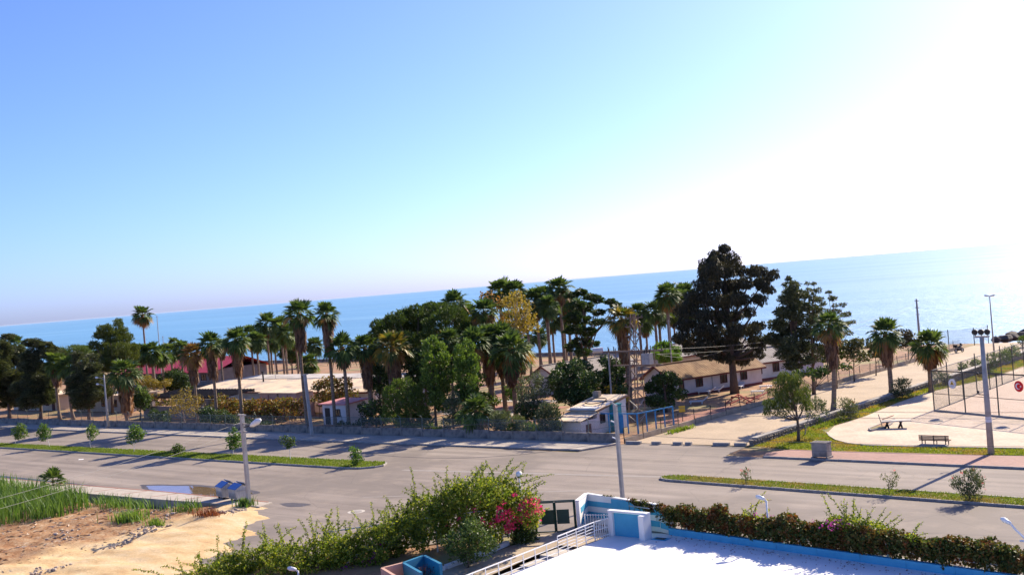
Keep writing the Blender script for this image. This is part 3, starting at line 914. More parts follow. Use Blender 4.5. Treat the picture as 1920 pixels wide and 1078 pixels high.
# ---- compound wall along the road: concrete panels with pipe posts and wire netting
wall = thing('perimeter_wall', 'long grey concrete panel wall with wire fence along the far pavement', 'wall', (-120, pw(-120), 0))
WO = ORG[wall.name]
ang = math.atan2(3.0, 113.5)
WPM = [box_mesh('wall_panel', (2.94, .14, h_), 'wall_concrete') for h_ in (.92, .96, .89)]
WCM = box_mesh('wall_pier', (.16, .22, 1.0), 'wall_concrete')
pm = MB().tube([(0, 0, .9), (0, 0, 2.0), (0, -.05, 2.12), (0, -.3, 2.3)], .035, 6).mesh('fence_post', 'post_green')
sxs = np.arange(-188, -60.9, 3.0)
gw = random.Random(2)
for i, s0 in enumerate(sxs):
    sm = s0 + 1.5
    link('wall_panel', WPM[i % 3], wall, Vector((sm, pw(sm), .02)) - WO, (0, 0, ang + gw.uniform(-.004, .004)))
    link('wall_pier', WCM, wall, Vector((s0, pw(s0), 0)) - WO, (0, 0, ang))
    link('fence_post', pm, wall, Vector((s0, pw(s0)+.02, 0)) - WO, (gw.uniform(-.03, .03), gw.uniform(-.04, .04), ang))
    q = [(s0, pw(s0)+.06, 1.0), (s0+3, pw(s0+3)+.06, 1.0), (s0+3, pw(s0+3)+.06, 1.98), (s0, pw(s0)+.06, 1.98)]
    uvnet(q, 'netting', 'net_green', wall)
    MB().tube([(s0, pw(s0)+.02, 1.97), (s0+3, pw(s0+3)+.02, 1.97)], .016, 4).build('top_wire', 'post_green', wall)
# ---- low cream wall with dark posts along the promenade
fw = thing('promenade_fence', 'low cream wall with dark fence posts along the left of the paved path', 'fence', (-58.3, 82, 0))
FO = ORG[fw.name]
FPM = [box_mesh('wall_panel', (.13, 2.9, h_), 'cream_concrete') for h_ in (.46, .5, .43)]
fpm = MB().tube([(0, 0, 0), (0, 0, 1.45)], .04, 6).mesh('fence_post', 'dark_metal')
for i, t0 in enumerate(np.arange(81.6, 168, 3.0)):
    link('wall_panel', FPM[i % 3], fw, Vector((-58.3, t0+1.5, 0)) - FO, (0, 0, gw.uniform(-.006, .006)))
    link('fence_post', fpm, fw, Vector((-58.3, t0, 0)) - FO, (gw.uniform(-.05, .05), gw.uniform(-.06, .06), 0))
    uvnet([(-58.3, t0, .5), (-58.3, t0+3, .5), (-58.3, t0+3, 1.4), (-58.3, t0, 1.4)], 'netting', 'net_dark', fw)
bf = thing('beach_fence', 'dark netting fence at the seaward end of the paved path', 'fence', (-59, 172, 0))
for x0, y0, x1, y1 in ((-64, 168.5, -61, 171.5), (-61, 171.5, -58.2, 174.5), (-58.2, 174.5, -57.4, 178.5)):
    uvnet([(x0, y0, .3), (x1, y1, .3), (x1, y1, 2.6), (x0, y0, 2.6)], 'netting', 'net_dark', bf)
    uvnet([(x0, y0, .3), (x1, y1, .3), (x1, y1, 1.5), (x0, y0, 1.5)], 'netting', 'net_dark', bf)
    for x, y in ((x0, y0), (x1, y1)):
        MB().tube([(x, y, -.1), (x, y, 2.7)], .06, 6).build('fence_post', 'dark_metal', bf)
# ---- dry stone wall right of the path
sw = thing('stone_wall', 'low rubble stone wall between the paved path and the plaza lawn', 'wall', (-46.25, 84, 0))
SO = ORG[sw.name]
SM = [rock_mesh('stone', 'stone', k) for k in range(5)]
gs = random.Random(9)
core = MB().box((-46.25, 104, .24), (.34, 42.6, .5)); core.build('wall_core', 'stone', sw)
cap = MB()
for t0 in np.arange(83.2, 125, 1.6): cap.box((-46.25, t0+.8, .57 + gs.uniform(-.015, .015)), (.55, 1.57, .12))
cap.build('coping', 'kerb', sw)
for row in range(2):
    for t0 in np.arange(83.0, 125, .36 if row == 0 else .42):
        for sx in (-.19, .19) if t0 < 104 else (.19,):
            link('stone', gs.choice(SM), sw, Vector((-46.25 + sx, t0 + gs.uniform(-.05, .05), .13 + row*.25)) - SO,
                 (gs.uniform(-.3, .3), gs.uniform(-.3, .3), gs.uniform(0, 6.28)), (.36, .40*gs.uniform(.8, 1.2), .30*gs.uniform(.8, 1.1)))
sw2 = thing('stone_wall', 'seaward run of dark stone wall behind the court fence', 'wall', (-44.3, 126, 0))
mb = MB()
for t0 in np.arange(125.5, 170, .8):
    for z in (.16, .45, .72):
        mb.ball((-44.8 + gs.uniform(-.08, .08), t0 + gs.uniform(-.2, .2), z), .5, 6, 4, (.5, .95, .42))
mb.build('stones', 'stone', sw2)
tag(sw2.children[0], kind='stuff')
MB().box((-44.8, 147.5, .93), (.7, 45, .08)).build('coping', 'kerb_light', sw2)
# ---- loose kerb blocks across the mouth of the path
for i, (xa, xb, lab) in enumerate(((1175, 1202, 'longest grey kerb block lying at the corner of the compound wall'), (1223, 1239, 'dark kerb block across the path mouth, second from the wall corner'),
                                   (1263, 1279, 'dark kerb block across the path mouth, third from the wall corner'), (1286, 1297, 'small pale stone lump between the kerb blocks of the path mouth'),
                                   (1338, 1368, 'long kerb block alone in the middle of the path mouth'), (1378, 1400, 'kerb block of the path mouth nearest the stone wall'))):
    a, b = G(xa, 832 + (xa-1175)*.018), G(xb, 832 + (xb-1175)*.018)
    L = (b-a).length; rz = math.atan2(b.y-a.y, b.x-a.x)
    o = thing('kerb_block', lab, 'kerb block', (a+b)/2, rz, 'loose kerb blocks at the path mouth')
    mbb = MB(); m2 = kerb_mesh(L, .3, .26); m2.materials[0] = MATS['kerb']
    link('block', m2, o)
# ---- ball court cage
court = thing('court_fence', 'tall dark mesh fence cage around the ball court', 'fence', cfa)
CH = 3.8
def rail(a, b, r=.035, mat='fence_metal', nm='rail'):
    MB().tube([a, b], r, 6).build(nm, mat, court)
ns = 11
for i in range(ns):
    t0 = 104 + i*4.0
    MB().tube([(-38.8, t0, 0), (-38.8, t0, CH if i % 2 == 0 else CH+.4)], .055, 6).build('fence_post', 'fence_metal', court)
    if i < ns-1:
        for z in (.08, CH): rail((-38.8, t0, z), (-38.8, t0+4, z))
        uvnet([(-38.8, t0, .05), (-38.8, t0+4, .05), (-38.8, t0+4, CH), (-38.8, t0, CH)], 'netting', 'net_dark', court)
for i in range(8):
    p = cfa + cdir*3.75*i
    MB().tube([(p.x, p.y, 0), (p.x, p.y, CH)], .06, 6).build('fence_post', 'fence_metal', court)
    if i < 7:
        q = cfa + cdir*3.75*(i+1)
        for z, r in ((.1, .05), (CH*.44, .03), (CH, .06)): rail((p.x, p.y, z), (q.x, q.y, z), r)
        uvnet([(p.x, p.y, .05), (q.x, q.y, .05), (q.x, q.y, CH), (p.x, p.y, CH)], 'netting', 'net_dark', court)
MB().prism([tuple((cfa + cdir*a + Vector((-cdir.y, cdir.x, 0))*w)[:2]) for a, w in ((0, .1), (27, .1), (27, -.1), (0, -.1))], .03, .18).build('kerb', 'kerb', court)
cn = Vector((cdir.y, -cdir.x, 0))      # faces the road
def on_front(px, py):
    # point of the front fence plane seen at (px,py)
    u, v = _uv(px, py)
    d0 = Vector((u*_ca - _sa, u*_sa + _ca, -v)); o0 = Vector((0, 0, H))
    k = (Vector(cfa) - o0).dot(cn) / d0.dot(cn)
    return o0 + d0*k
def sign(px, py, r, label, parts):
    c = on_front(px, py) + cn*.1
    o = thing('round_sign', label, 'sign', c)
    MB().tube([c - cn*.03, c], r, 28).build('disc', parts[0], o)
    return o, c
ex, ez = Vector((cdir.x, cdir.y, 0)), Vector((0, 0, 1))
o, c = sign(1912, 724, .47, 'round red sign with white crescent and star on the court fence', ('flag_red',))
def star(c, r, k=.382, rot=0):
    return [c + (ex*math.cos(rot + math.pi*i/5) + ez*math.sin(rot + math.pi*i/5))*(r if i % 2 == 0 else r*k) for i in range(10)]
cres = []
for i in range(25):
    a = R(38) + (2*math.pi - 2*R(38))*i/24; cres.append(c + cn*.012 + (ex*(-.06 + .27*math.cos(a)) + ez*.27*math.sin(a)))
for i in range(25):
    a = (2*math.pi - R(52)) - (2*math.pi - 2*R(52))*i/24; cres.append(c + cn*.012 + (ex*(.008 + .212*math.cos(a)) + ez*.212*math.sin(a)))
mb = MB()
for i in range(24): mb.poly([cres[i], cres[i+1], cres[48-i], cres[49-i]])
mb.build('crescent', 'sign_white', o)
MB().poly(star(c + cn*.012 + ex*.2, .115, rot=math.pi)).build('star', 'sign_white', o)
o, c = sign(1787, 719, .45, 'round white municipal emblem with yellow triangle on the court fence', ('sign_ring',))
MB().disc(c + cn*.008, .40, cn, 28).build('field', 'sign_white', o)
MB().disc(c + cn*.012 - ez*.03, .30, cn, 28).build('ring', 'sign_ring', o)
MB().disc(c + cn*.016 - ez*.02, .26, cn, 28).build('inner_field', 'sign_white', o)
MB().poly([c + cn*.02 + ex*a + ez*b for a, b in ((-.24, -.1), (.24, -.1), (0, .27))]).build('triangle', 'sign_yellow', o)
MB().poly([c + cn*.024 + ex*a + ez*b for a, b in ((-.07, -.08), (.07, -.08), (.05, .07), (0, .12), (-.05, .07))]).build('figure', 'fence_metal', o)
MB().poly([c + cn*.02 + ex*a + ez*b for a, b in ((-.2, -.13), (-.12, -.22), (.12, -.22), (.2, -.13))]).build('base_mark', 'sign_ring', o)

# ================================================================== HOUSES
def window(par, c, wdir, nrm, w, h, mat='shutter', panes=2):
    """a framed window with panes set in the wall"""
    wdir, nrm = Vector(wdir), Vector(nrm); c = Vector(c); up = Vector((0, 0, 1))
    f = MB()
    fr = .09
    for a, b in ((c - wdir*w/2 - up*h/2, c + wdir*w/2 - up*h/2), (c - wdir*w/2 + up*h/2, c + wdir*w/2 + up*h/2),
                 (c - wdir*w/2 - up*h/2, c - wdir*w/2 + up*h/2), (c + wdir*w/2 - up*h/2, c + wdir*w/2 + up*h/2)):
        f.bar(a + nrm*.03, b + nrm*.03, fr, fr)
    for k in range(1, panes):
        x = -w/2 + w*k/panes
        f.bar(c + wdir*x - up*h/2 + nrm*.03, c + wdir*x + up*h/2 + nrm*.03, fr*.8, fr*.8)
    fo = f.build('window', mat, par)
    for k in range(panes):
        x = -w/2 + w*(k+.5)/panes
        a = w/panes/2 - .03
        MB().poly([c + nrm*.012 + wdir*(x-a) - up*(h/2-.03), c + nrm*.012 + wdir*(x+a) - up*(h/2-.03), c + nrm*.012 + wdir*(x+a) + up*(h/2-.03), c + nrm*.012 + wdir*(x-a) + up*(h/2-.03)]).build('pane', 'glass', fo)
    MB().bar(c - wdir*(w/2+.08) - up*(h/2+.07) + nrm*.08, c + wdir*(w/2+.08) - up*(h/2+.07) + nrm*.08, .16, .06).build('sill', 'house_white', fo)
def corrugated(q, n, amp, th=.05):
    """corrugated roof sheet spanning quad q: q0->q1 along the eave, q0->q3 up the slope"""
    q = [Vector(p) for p in q]
    nrm = (q[1]-q[0]).cross(q[3]-q[0]).normalized()
    mb = MB(); m = n*2
    top = []
    for i in range(m+1):
        t = i/m; off = nrm*(amp if i % 2 else 0)
        mb.v += [q[0].lerp(q[1], t)+off, q[3].lerp(q[2], t)+off]
    for i in range(m): mb.f.append((2*i, 2*i+2, 2*i+3, 2*i+1))
    b = len(mb.v)
    mb.v += [p - nrm*th for p in q]
    mb.f.append((b+3, b+2, b+1, b))
    return mb
def gable(name, label, origin, rz, W, L, eave, ridge, wallm, roofm, wins=(), front_wins=(), over=.45, sheets=6, trim='trim_red'):
    """origin: middle of the front gable; local y runs back along the ridge"""
    o = thing(name, label, 'house', (origin[0], origin[1], 0))
    X = Vector((math.cos(rz), math.sin(rz), 0)); Y = Vector((-math.sin(rz), math.cos(rz), 0)); Z = Vector((0, 0, 1))
    O = Vector((origin[0], origin[1], 0))
    Pt = lambda x, y, z: O + X*x + Y*y + Z*z
    mb = MB(); b = 0
    pr = [(-W/2, -.1), (W/2, -.1), (W/2, eave), (0, ridge-.08), (-W/2, eave)]
    for y in (0, L):
        mb.v += [Pt(x, y, z) for x, z in pr]
    mb.f += [(0, 1, 2, 3, 4), (9, 8, 7, 6, 5)] + [(i, 5+i, 5+(i+1) % 5, (i+1) % 5) for i in range(5)]
    mb.build('wall', wallm, o)
    sl = (ridge-eave)/(W/2)
    ez_ = eave - over*sl
    # roof sheets, each its own piece
    n = sheets
    for side in (1, -1):
        for k in range(n):
            y0, y1 = -over + (L+2*over)*k/n, -over + (L+2*over)*(k+1)/n
            dz = .015*(k % 2)
            a = [Pt(side*(W/2+over), y0, ez_+.06+dz), Pt(side*(W/2+over), y1+.05, ez_+.06+dz), Pt(0, y1+.05, ridge+.06+dz), Pt(0, y0, ridge+.06+dz)]
            if side < 0: a = [a[1], a[0], a[3], a[2]]
            corrugated(a, max(3, int((y1-y0)/.35)), .035).build('roof_sheet', roofm, o)
    MB().bar(Pt(0, -over-.02, ridge+.13), Pt(0, L+over+.02, ridge+.13), .28, .08).build('ridge_cap', roofm, o)
    for y in (-over, L+over):
        for side in (1, -1):
            MB().bar(Pt(side*(W/2+over), y, ez_-.03), Pt(0, y, ridge-.03), .06, .2).build('barge_board', trim, o)
    for side in (1, -1):
        MB().bar(Pt(side*(W/2+over), -over, ez_-.05), Pt(side*(W/2+over), L+over, ez_-.05), .06, .14).build('fascia', trim, o)
    for (y, z, w, h) in wins:
        window(o, Pt(W/2, y, z), Y, X, w, h)
    for (x, z, w, h) in front_wins:
        window(o, Pt(x, 0, z), X, -Y, w, h)
    # plinth and downpipe
    MB().bar(Pt(W/2+.03, 0, .12), Pt(W/2+.03, L, .12), .08, .3).build('plinth', 'trim_red', o)
    return o, Pt
rB = R(-18)
hB, PB = gable('cottage', 'white cottage with dusty rust brown corrugated roof behind the big dark tree', (-75.3, 113.2), rB, 5.2, 14.5, 2.3, 3.75, 'house_white', 'roof_rust',
      wins=((1.3, 1.35, 1.1, 1.1), (4.3, 1.45, 1.0, 1.15), (8.2, 1.45, 1.0, 1.15), (11.5, 1.45, 1.0, 1.1)), front_wins=((-1.2, 1.3, .9, 1.0),))
MB().bar(PB(2.7, 6.3, .3), PB(2.7, 6.3, 2.2), .06).build('downpipe', 'steel_grey', hB)
MB().box(PB(2.85, .35, 1.2), (.35, .75, .55), rB).build('air_conditioner', 'white_paint', hB)
hC, PCc = gable('cottage', 'pale cottage with grey brown roof between the big tree and the conifers', (-73.2, 128.4), R(-20), 5.0, 13, 2.5, 3.9, 'house_white', 'roof_grey',
      wins=((1.6, 1.5, 1.1, 1.2), (4.6, 1.5, 1.0, 1.1)), front_wins=((1.3, 1.4, 1.0, 1.1),))
hA, PA = gable('cottage', 'cottage with light grey roof and dark red gable in the palm grove', (-95.2, 116), R(-6), 5.2, 16, 2.3, 3.7, 'house_white', 'roof_grey',
      wins=((3, 1.4, 1, 1),), front_wins=((-1.2, 1.3, .9, 1.0), (1.2, 1.3, .9, 1.0)))
hD, PD_ = gable('cottage', 'far cottage with plain grey roof behind the electricity tower', (-93, 142), R(-14), 6, 16, 2.4, 3.9, 'cream_wall', 'roof_grey', front_wins=((1.2, 1.3, .9, 1.0),))
hE, PE_ = gable('cottage', 'far low cottage with grey roof right of the white water tank', (-80, 139), R(-14), 5, 12, 2.3, 3.5, 'cream_wall', 'roof_grey', wins=((3, 1.3, 1, 1),))
# water heater on the far cottage roof
wt = thing('water_heater', 'white cylindrical water tank with red end on the far roof', 'water tank', AT(1120, 657, 133))
wp = ORG[wt.name]
MB().tube([wp + SIDE*-.7, wp + SIDE*.75], .42, 14).build('tank', 'white_paint', wt, smooth=False)
MB().tube([wp + SIDE*.75, wp + SIDE*.8], .36, 14).build('end_cap', 'flag_red', wt)
MB().bar(wp - Vector((0, 0, .4)) - SIDE*.5, wp - Vector((0, 0, 3.6)) - SIDE*.5, .1).bar(wp - Vector((0, 0, .4)) + SIDE*.5, wp - Vector((0, 0, 3.6)) + SIDE*.5, .1).build('stand', 'steel_grey', wt)

# ---- long white building, low double-pitched roof
lb = thing('long_building', 'long low white building with pale cream sheet roof behind the front palms', 'building', (-122, 96, 0))
x0, x1 = -148.5, -107.0
MB().box(((x0+x1)/2, 102.6, 1.3), (x1-x0-.6, 12.6, 2.8)).build('wall', 'house_white', lb)
for k in range(16):
    a, b = x0 + (x1-x0)*k/16, x0 + (x1-x0)*(k+1)/16
    dz = .012*(k % 2)
    corrugated([(a, 95.6, 2.80+dz), (b+.06, 95.6, 2.80+dz), (b+.06, 103.2, 3.75+dz), (a, 103.2, 3.75+dz)], 5, .03).build('roof_sheet', 'roof_cream', lb)
    corrugated([(a, 103.5, 3.62+dz), (b+.06, 103.5, 3.62+dz), (b+.06, 109.6, 3.78+dz), (a, 109.6, 3.78+dz)], 5, .03).build('roof_sheet', 'roof_grey_pale', lb)
MB().bar((x0, 103.35, 3.72), (x1, 103.35, 3.72), .3, .18).build('gutter', 'dark_metal', lb)
MB().bar((x0, 95.55, 2.72), (x1, 95.55, 2.72), .1, .2).build('fascia', 'trim_red', lb)
MB().tube([(-137, 101.5, 3.5), (-137, 101.5, 4.9)], .12, 8).tube([(-137, 101.5, 4.9), (-137, 101.5, 5.1)], .2, 8).build('vent_pipe', 'dark_metal', lb)
MB().tube([(-138, 104.5, 3.6), (-138, 104.5, 6.6)], .035, 5).build('antenna_mast', 'steel_grey', lb)
for k, xx in enumerate((-110.2, -113.5, -117, -121)):
    window(lb, (xx, 96.25, 1.5), (1, 0, 0), (0, -1, 0), 1.0, 1.1)
for yy in (98.2, 101.5): window(lb, (x1-.28, yy, 1.45), (0, 1, 0), (1, 0, 0), .9, 1.2)
MB().box((x1-.15, 97.0, 1.95), (.25, .8, .5)).build('air_conditioner', 'white_paint', lb)
# ---- red-roofed hall
rb = thing('red_roof_hall', 'hall with bright crimson sheet roof far behind the left palms', 'building', (-200, 132, 0))
MB().box((-204.5, 134, 1.5), (34, 12, 3.2)).build('wall', 'grey_wall', rb)
for k in range(12):
    a, b = -222.5 + 36*k/12, -222.5 + 36*(k+1)/12
    corrugated([(a, 126.6, 2.6), (b+.08, 126.6, 2.6), (b+.08, 134, 5.2), (a, 134, 5.2)], 5, .04).build('roof_sheet', 'roof_red', rb)
    corrugated([(b+.08, 141.4, 2.6), (a, 141.4, 2.6), (a, 134, 5.2), (b+.08, 134, 5.2)], 5, .04).build('roof_sheet', 'roof_red', rb)
for xx in (-218, -213, -208, -203, -198, -192): window(rb, (xx, 127.98, 1.5), (1, 0, 0), (0, -1, 0), 1.6, 1.2)
# ---- cream barrack rooms at the left
for i, (sx, lab) in enumerate(((-190, 'cream single storey room at the far left behind the dark conifers'), (-168, 'cream single storey room behind the left palms, right of the far left one'))):
    cr = thing('cream_room', lab, 'building', (sx, 93, 0), 0, 'cream rooms behind the left conifers')
    MB().box((sx, 95, 1.2), (16, 5, 2.6)).build('wall', 'cream_wall', cr)
    MB().box((sx, 95, 2.62), (17, 6, .18)).build('roof', 'roof_cream', cr)
    for k in (-6, -2.5, 1, 4.5): window(cr, (sx+k, 92.48, 1.35), (1, 0, 0), (0, -1, 0), 1.1, 1.1)
    MB().box((sx+6.6, 92.46, 1.0), (.95, .08, 2.0)).build('door', 'shutter', cr)
# ---- pergola with dark slats, and the grey wall under it
pg = thing('pergola', 'dark slatted pergola roof over a grey garden wall behind the left palms', 'pergola', (-140, 92, 0))
for k in range(26):
    xx = -147 + k*.72
    MB().bar((xx, 88.6, 2.9), (xx+.5, 93.6, 3.45), .09, .2).build('slat', 'dark_wood', pg)
for yy, zz in ((88.9, 2.8), (93.2, 3.25)): MB().bar((-147.4, yy, zz), (-128, yy, zz), .12, .2).build('beam', 'dark_wood', pg)
for xx in (-147, -140.5, -134, -128.4):
    MB().bar((xx, 88.9, 0), (xx, 88.9, 2.75), .14).build('post', 'pole_concrete', pg)
MB().box((-138, 93.4, 1.0), (18.5, .2, 2.1)).build('back_wall', 'grey_wall', pg)
gwl = thing('garden_wall', 'pale grey plastered garden wall under the slatted pergola', 'wall', (-138, 88.3, 0))
for k in range(6):
    MB().box((-146.2 + k*3.2, 88.0, .85), (3.12, .16, 1.7)).build('wall_panel', 'grey_wall', gwl)
# ---- salmon tank housings
for i, (xa, lab) in enumerate(((-123.9, 'left salmon pink tank housing above the vine trellis'), (-119.9, 'right salmon pink tank housing above the vine trellis'))):
    tb = thing('tank_housing', lab, 'tank housing', (xa+1.9, 92.4, 0), 0, 'salmon tank housings')
    MB().box((xa+1.9, 92.4, 1.6), (3.7, 2.8, 3.2)).build('body', 'salmon', tb)
    MB().slabq([(xa-.1, 90.8, 3.3), (xa+3.9, 90.8, 3.3), (xa+3.9, 94, 3.5), (xa-.1, 94, 3.5)], .1).build('roof', 'roof_cream', tb)
    MB().box((xa+1.9, 90.98, 2.2), (.1, .05, 1.6)).build('joint_strip', 'trim_red', tb)
# ---- hut with pink roof edge
hu = thing('hut', 'small white hut with pink edged flat roof near the street wall', 'hut', (-103.6, 87.6, 0))
MB().box((-103.9, 88.4, 1.2), (4.2, 3.2, 2.5)).build('wall', 'house_white', hu)
MB().slabq([(-106.3, 86.4, 2.55), (-101.4, 86.4, 2.55), (-101.4, 90.4, 2.8), (-106.3, 90.4, 2.8)], .14).build('roof', 'trim_pink', hu)
MB().box((-105.1, 86.79, 1.0), (.9, .06, 2.0)).build('door', 'dark_wood', hu)
window(hu, (-103.2, 86.78, 1.45), (1, 0, 0), (0, -1, 0), .8, .8, 'dark_wood')
# ---- shed with two corrugated roofs
sh = thing('shed', 'white shed with two step corrugated fibre roof inside the street corner', 'shed', (-66, 86, 0))
MB().box((-66.05, 84.75, .75), (3.2, 2.6, 1.6)).build('lean_to', 'house_white', sh)
MB().box((-66.05, 88.5, 1.25), (3.2, 4.9, 2.5)).build('wall', 'house_white', sh)
for k in range(3):
    a, b = -68.0 + 3.7*k/3, -68.0 + 3.7*(k+1)/3
    corrugated([(a, 83.1, 1.62), (b+.05, 83.1, 1.62), (b+.05, 86.3, 2.08), (a, 86.3, 2.08)], 7, .045).build('roof_sheet', 'roof_cream', sh)
    corrugated([(a-.1, 85.8, 2.28), (b-.05, 85.8, 2.28), (b-.05, 91.2, 3.15), (a-.1, 91.2, 3.15)], 7, .045).build('roof_sheet', 'roof_cream', sh)
MB().bar((-64.25, 85.8, 2.2), (-64.25, 91.2, 3.07), .08, .2).build('barge_board', 'bench_wood', sh)
MB().poly([(-64.43, 86.1, 2.0), (-64.43, 91.0, 2.4), (-64.43, 91.0, 3.0), (-64.43, 86.1, 2.25)]).build('side_gable', 'house_white', sh)
window(sh, (-64.44, 86.9, 1.4), (0, 1, 0), (1, 0, 0), .7, .8, 'dark_wood', 1)
window(sh, (-64.44, 89.4, 1.6), (0, 1, 0), (1, 0, 0), .8, .9, 'dark_wood')
MB().box((-64.43, 84.6, .7), (.05, .8, .95)).build('shutter', 'shutter', sh)
MB().box((-67.4, 90.3, 3.35), (.7, .5, .5)).build('chimney', 'stone', sh)
hoop = [Vector((-66.2 + 1.1*math.cos(a), 88.4 + 1.0*math.sin(a), 0)) for a in np.linspace(0, 5.6, 24)]
for p in hoop: p.z = 2.40 + (p.y-85.8)*.161 + .06
MB().tube(hoop + [Vector((-64.7, 88.2, 2.9))], .05, 5).build('hose', 'dark_wood', sh)
ck = MB()
for k in range(9): ck.box((-67.6 + k*.16, 86.5 + .08*(k % 3), 2.46+.012*(k % 2)), (.12, .1, .09))
ck.build('ballast_bricks', 'dark_wood', sh)

# ================================================================== POLES, TOWER, WIRES
def pole_pts(base, h, lean=(0, 0)):
    b = Vector(base)
    return b, b + Vector((lean[0], lean[1], h))
def lamp_head(par, p, d, L=.75, r=.17):
    """cobra head: d = direction it points"""
    d = Vector(d).normalized()
    mb = MB().tube([p, p + d*L*.25, p + d*L*.7, p + d*L], [.07, r*.8, r, r*.45], 10)
    mb.build('lamp_head', 'lamp_glass', par, smooth=True)
# left lamp post on far pavement
b = Vector((-140.5, 78.2, .12))
o = thing('street_lamp', 'tapered grey street lamp with two arms beside the leftmost palms', 'street lamp', b)
MB().tube([b, b + Vector((0, 0, 7.2))], [.19, .09], 10).build('pole', 'pole_concrete', o, True)
for dz, dx in ((6.5, -1.6), (5.6, -1.5)):
    MB().tube([b + Vector((0, 0, dz)), b + Vector((dx*.5, 0, dz+.25)), b + Vector((dx, 0, dz+.3))], .04, 6).build('arm', 'steel_grey', o)
    lamp_head(o, b + Vector((dx, 0, dz+.3)), (-1, 0, .05), .7, .14)
MB().box(b + Vector((0, 0, .15)), (.5, .5, .3)).build('base', 'concrete', o)
# leaning pole
b = Vector((-98.0, 78.5, .12))
o = thing('utility_pole', 'leaning grey concrete pole between the two tallest front palms', 'pole', b)
tp = b + Vector((-.55, .1, 6.8))
MB().bar(b, tp, .30, .24).build('pole', 'pole_concrete', o)
MB().bar(tp + Vector((-.5, 0, -.05)), tp + Vector((.55, 0, .02)), .12, .1).build('crossarm', 'pole_concrete', o)
# pole in the grove with lamp
b = Vector((-89.4, 99.0, 0))
o = thing('utility_pole', 'pale pole with a small lamp standing among the dark palm trunks', 'pole', b)
TC = b + Vector((0, 0, 6.5))
MB().tube([b, TC], [.2, .12], 10).build('pole', 'pole_concrete', o, True)
for k, dz in enumerate((6.35, 5.7, 5.1)):
    MB().bar(b + Vector((-.35, 0, dz)), b + Vector((.35, 0, dz)), .09, .08).build('crossarm', 'steel_grey', o)
MB().tube([b + Vector((0, 0, 3.9)), b + Vector((.5, 0, 4.3))], .04, 6).build('arm', 'steel_grey', o)
lamp_head(o, b + Vector((.45, 0, 4.25)), (1, -.1, .25), .7, .15)
# pole on the near kerb, right of centre
b = Vector((-44.1, 61.0, 0))
o = thing('street_lamp', 'slim concrete street pole at the junction beside the blue pool wall', 'street lamp', b)
TD = b + Vector((0, 0, 6.4))
MB().bar(b, TD, .24, .2).build('pole', 'pole_concrete', o)
MB().tube([TD + Vector((0, 0, -.05)), TD + Vector((-.25, 0, .12)), TD + Vector((-.5, 0, .05))], .06, 6).build('arm', 'pole_concrete', o)
lamp_head(o, TD + Vector((-.4, 0, .08)), (-1, 0, -.3), .4, .1)
for dz in (-1.1, -2.2):
    MB().bar(TD + Vector((-.15, 0, dz-.1)), TD + Vector((-.45, 0, dz)), .07).build('insulator', 'lamp_glass', o)
# double armed pole by the bins
b = Vector((-70.6, 50.1, .02))
o = thing('street_lamp', 'square concrete pole with three crossarms and a white lamp by the bins', 'street lamp', b)
TE = b + Vector((0, 0, 6.9))
MB().bar(b, TE, .27, .22).build('pole', 'pole_concrete', o)
for dz, w in ((6.85, .55), (6.2, .5), (5.6, .5)):
    MB().bar(b + Vector((-w, .1*w, dz)), b + Vector((w, -.1*w, dz)), .10, .09).build('crossarm', 'pole_concrete', o)
MB().tube([b + Vector((0, 0, 5.9)), b + Vector((.9, .2, 6.1))], .035, 6).build('arm', 'dark_metal', o)
lamp_head(o, b + Vector((.7, .15, 6.0)), (.85, .25, .42), 1.1, .24)
# floodlight pole at the court
b = Vector((-27.0, 82.6, .0))
o = thing('floodlight_pole', 'thick grey pole with three black floodlights at the right lawn', 'pole', b)
TF = b + Vector((0, 0, 8.5))
MB().tube([b, TF], [.24, .15], 12).build('pole', 'pole_concrete', o, True)
MB().bar(TF + Vector((-.45, .1, 0)), TF + Vector((.5, -.1, 0)), .3, .12).build('crossarm', 'pole_concrete', o)
for k in (-.45, 0, .45):
    c0 = TF + Vector((k, -.1*k, .35))
    MB().tube([c0 - Vector((0, .14, .02)), c0 + Vector((0, .12, .02))], [.22, .16], 10).build('floodlight', 'dark_metal', o)
    MB().bar(c0 - Vector((0, 0, .3)), c0, .05).build('bracket', 'dark_metal', o)
for dz, dx in ((5.6, -.5), (4.3, -.55)):
    MB().tube([b + Vector((0, 0, dz)), b + Vector((dx, 0, dz+.05)), b + Vector((dx, 0, dz+.22))], .04, 6).build('hook', 'dark_metal', o)
    MB().ball(b + Vector((dx, 0, dz+.25)), .09).build('insulator', 'dark_metal', o)
MB().tube([b + Vector((0, 0, 2.2)), b + Vector((0, 0, 2.75))], .215, 12).build('painted_number', 'white_paint', o)
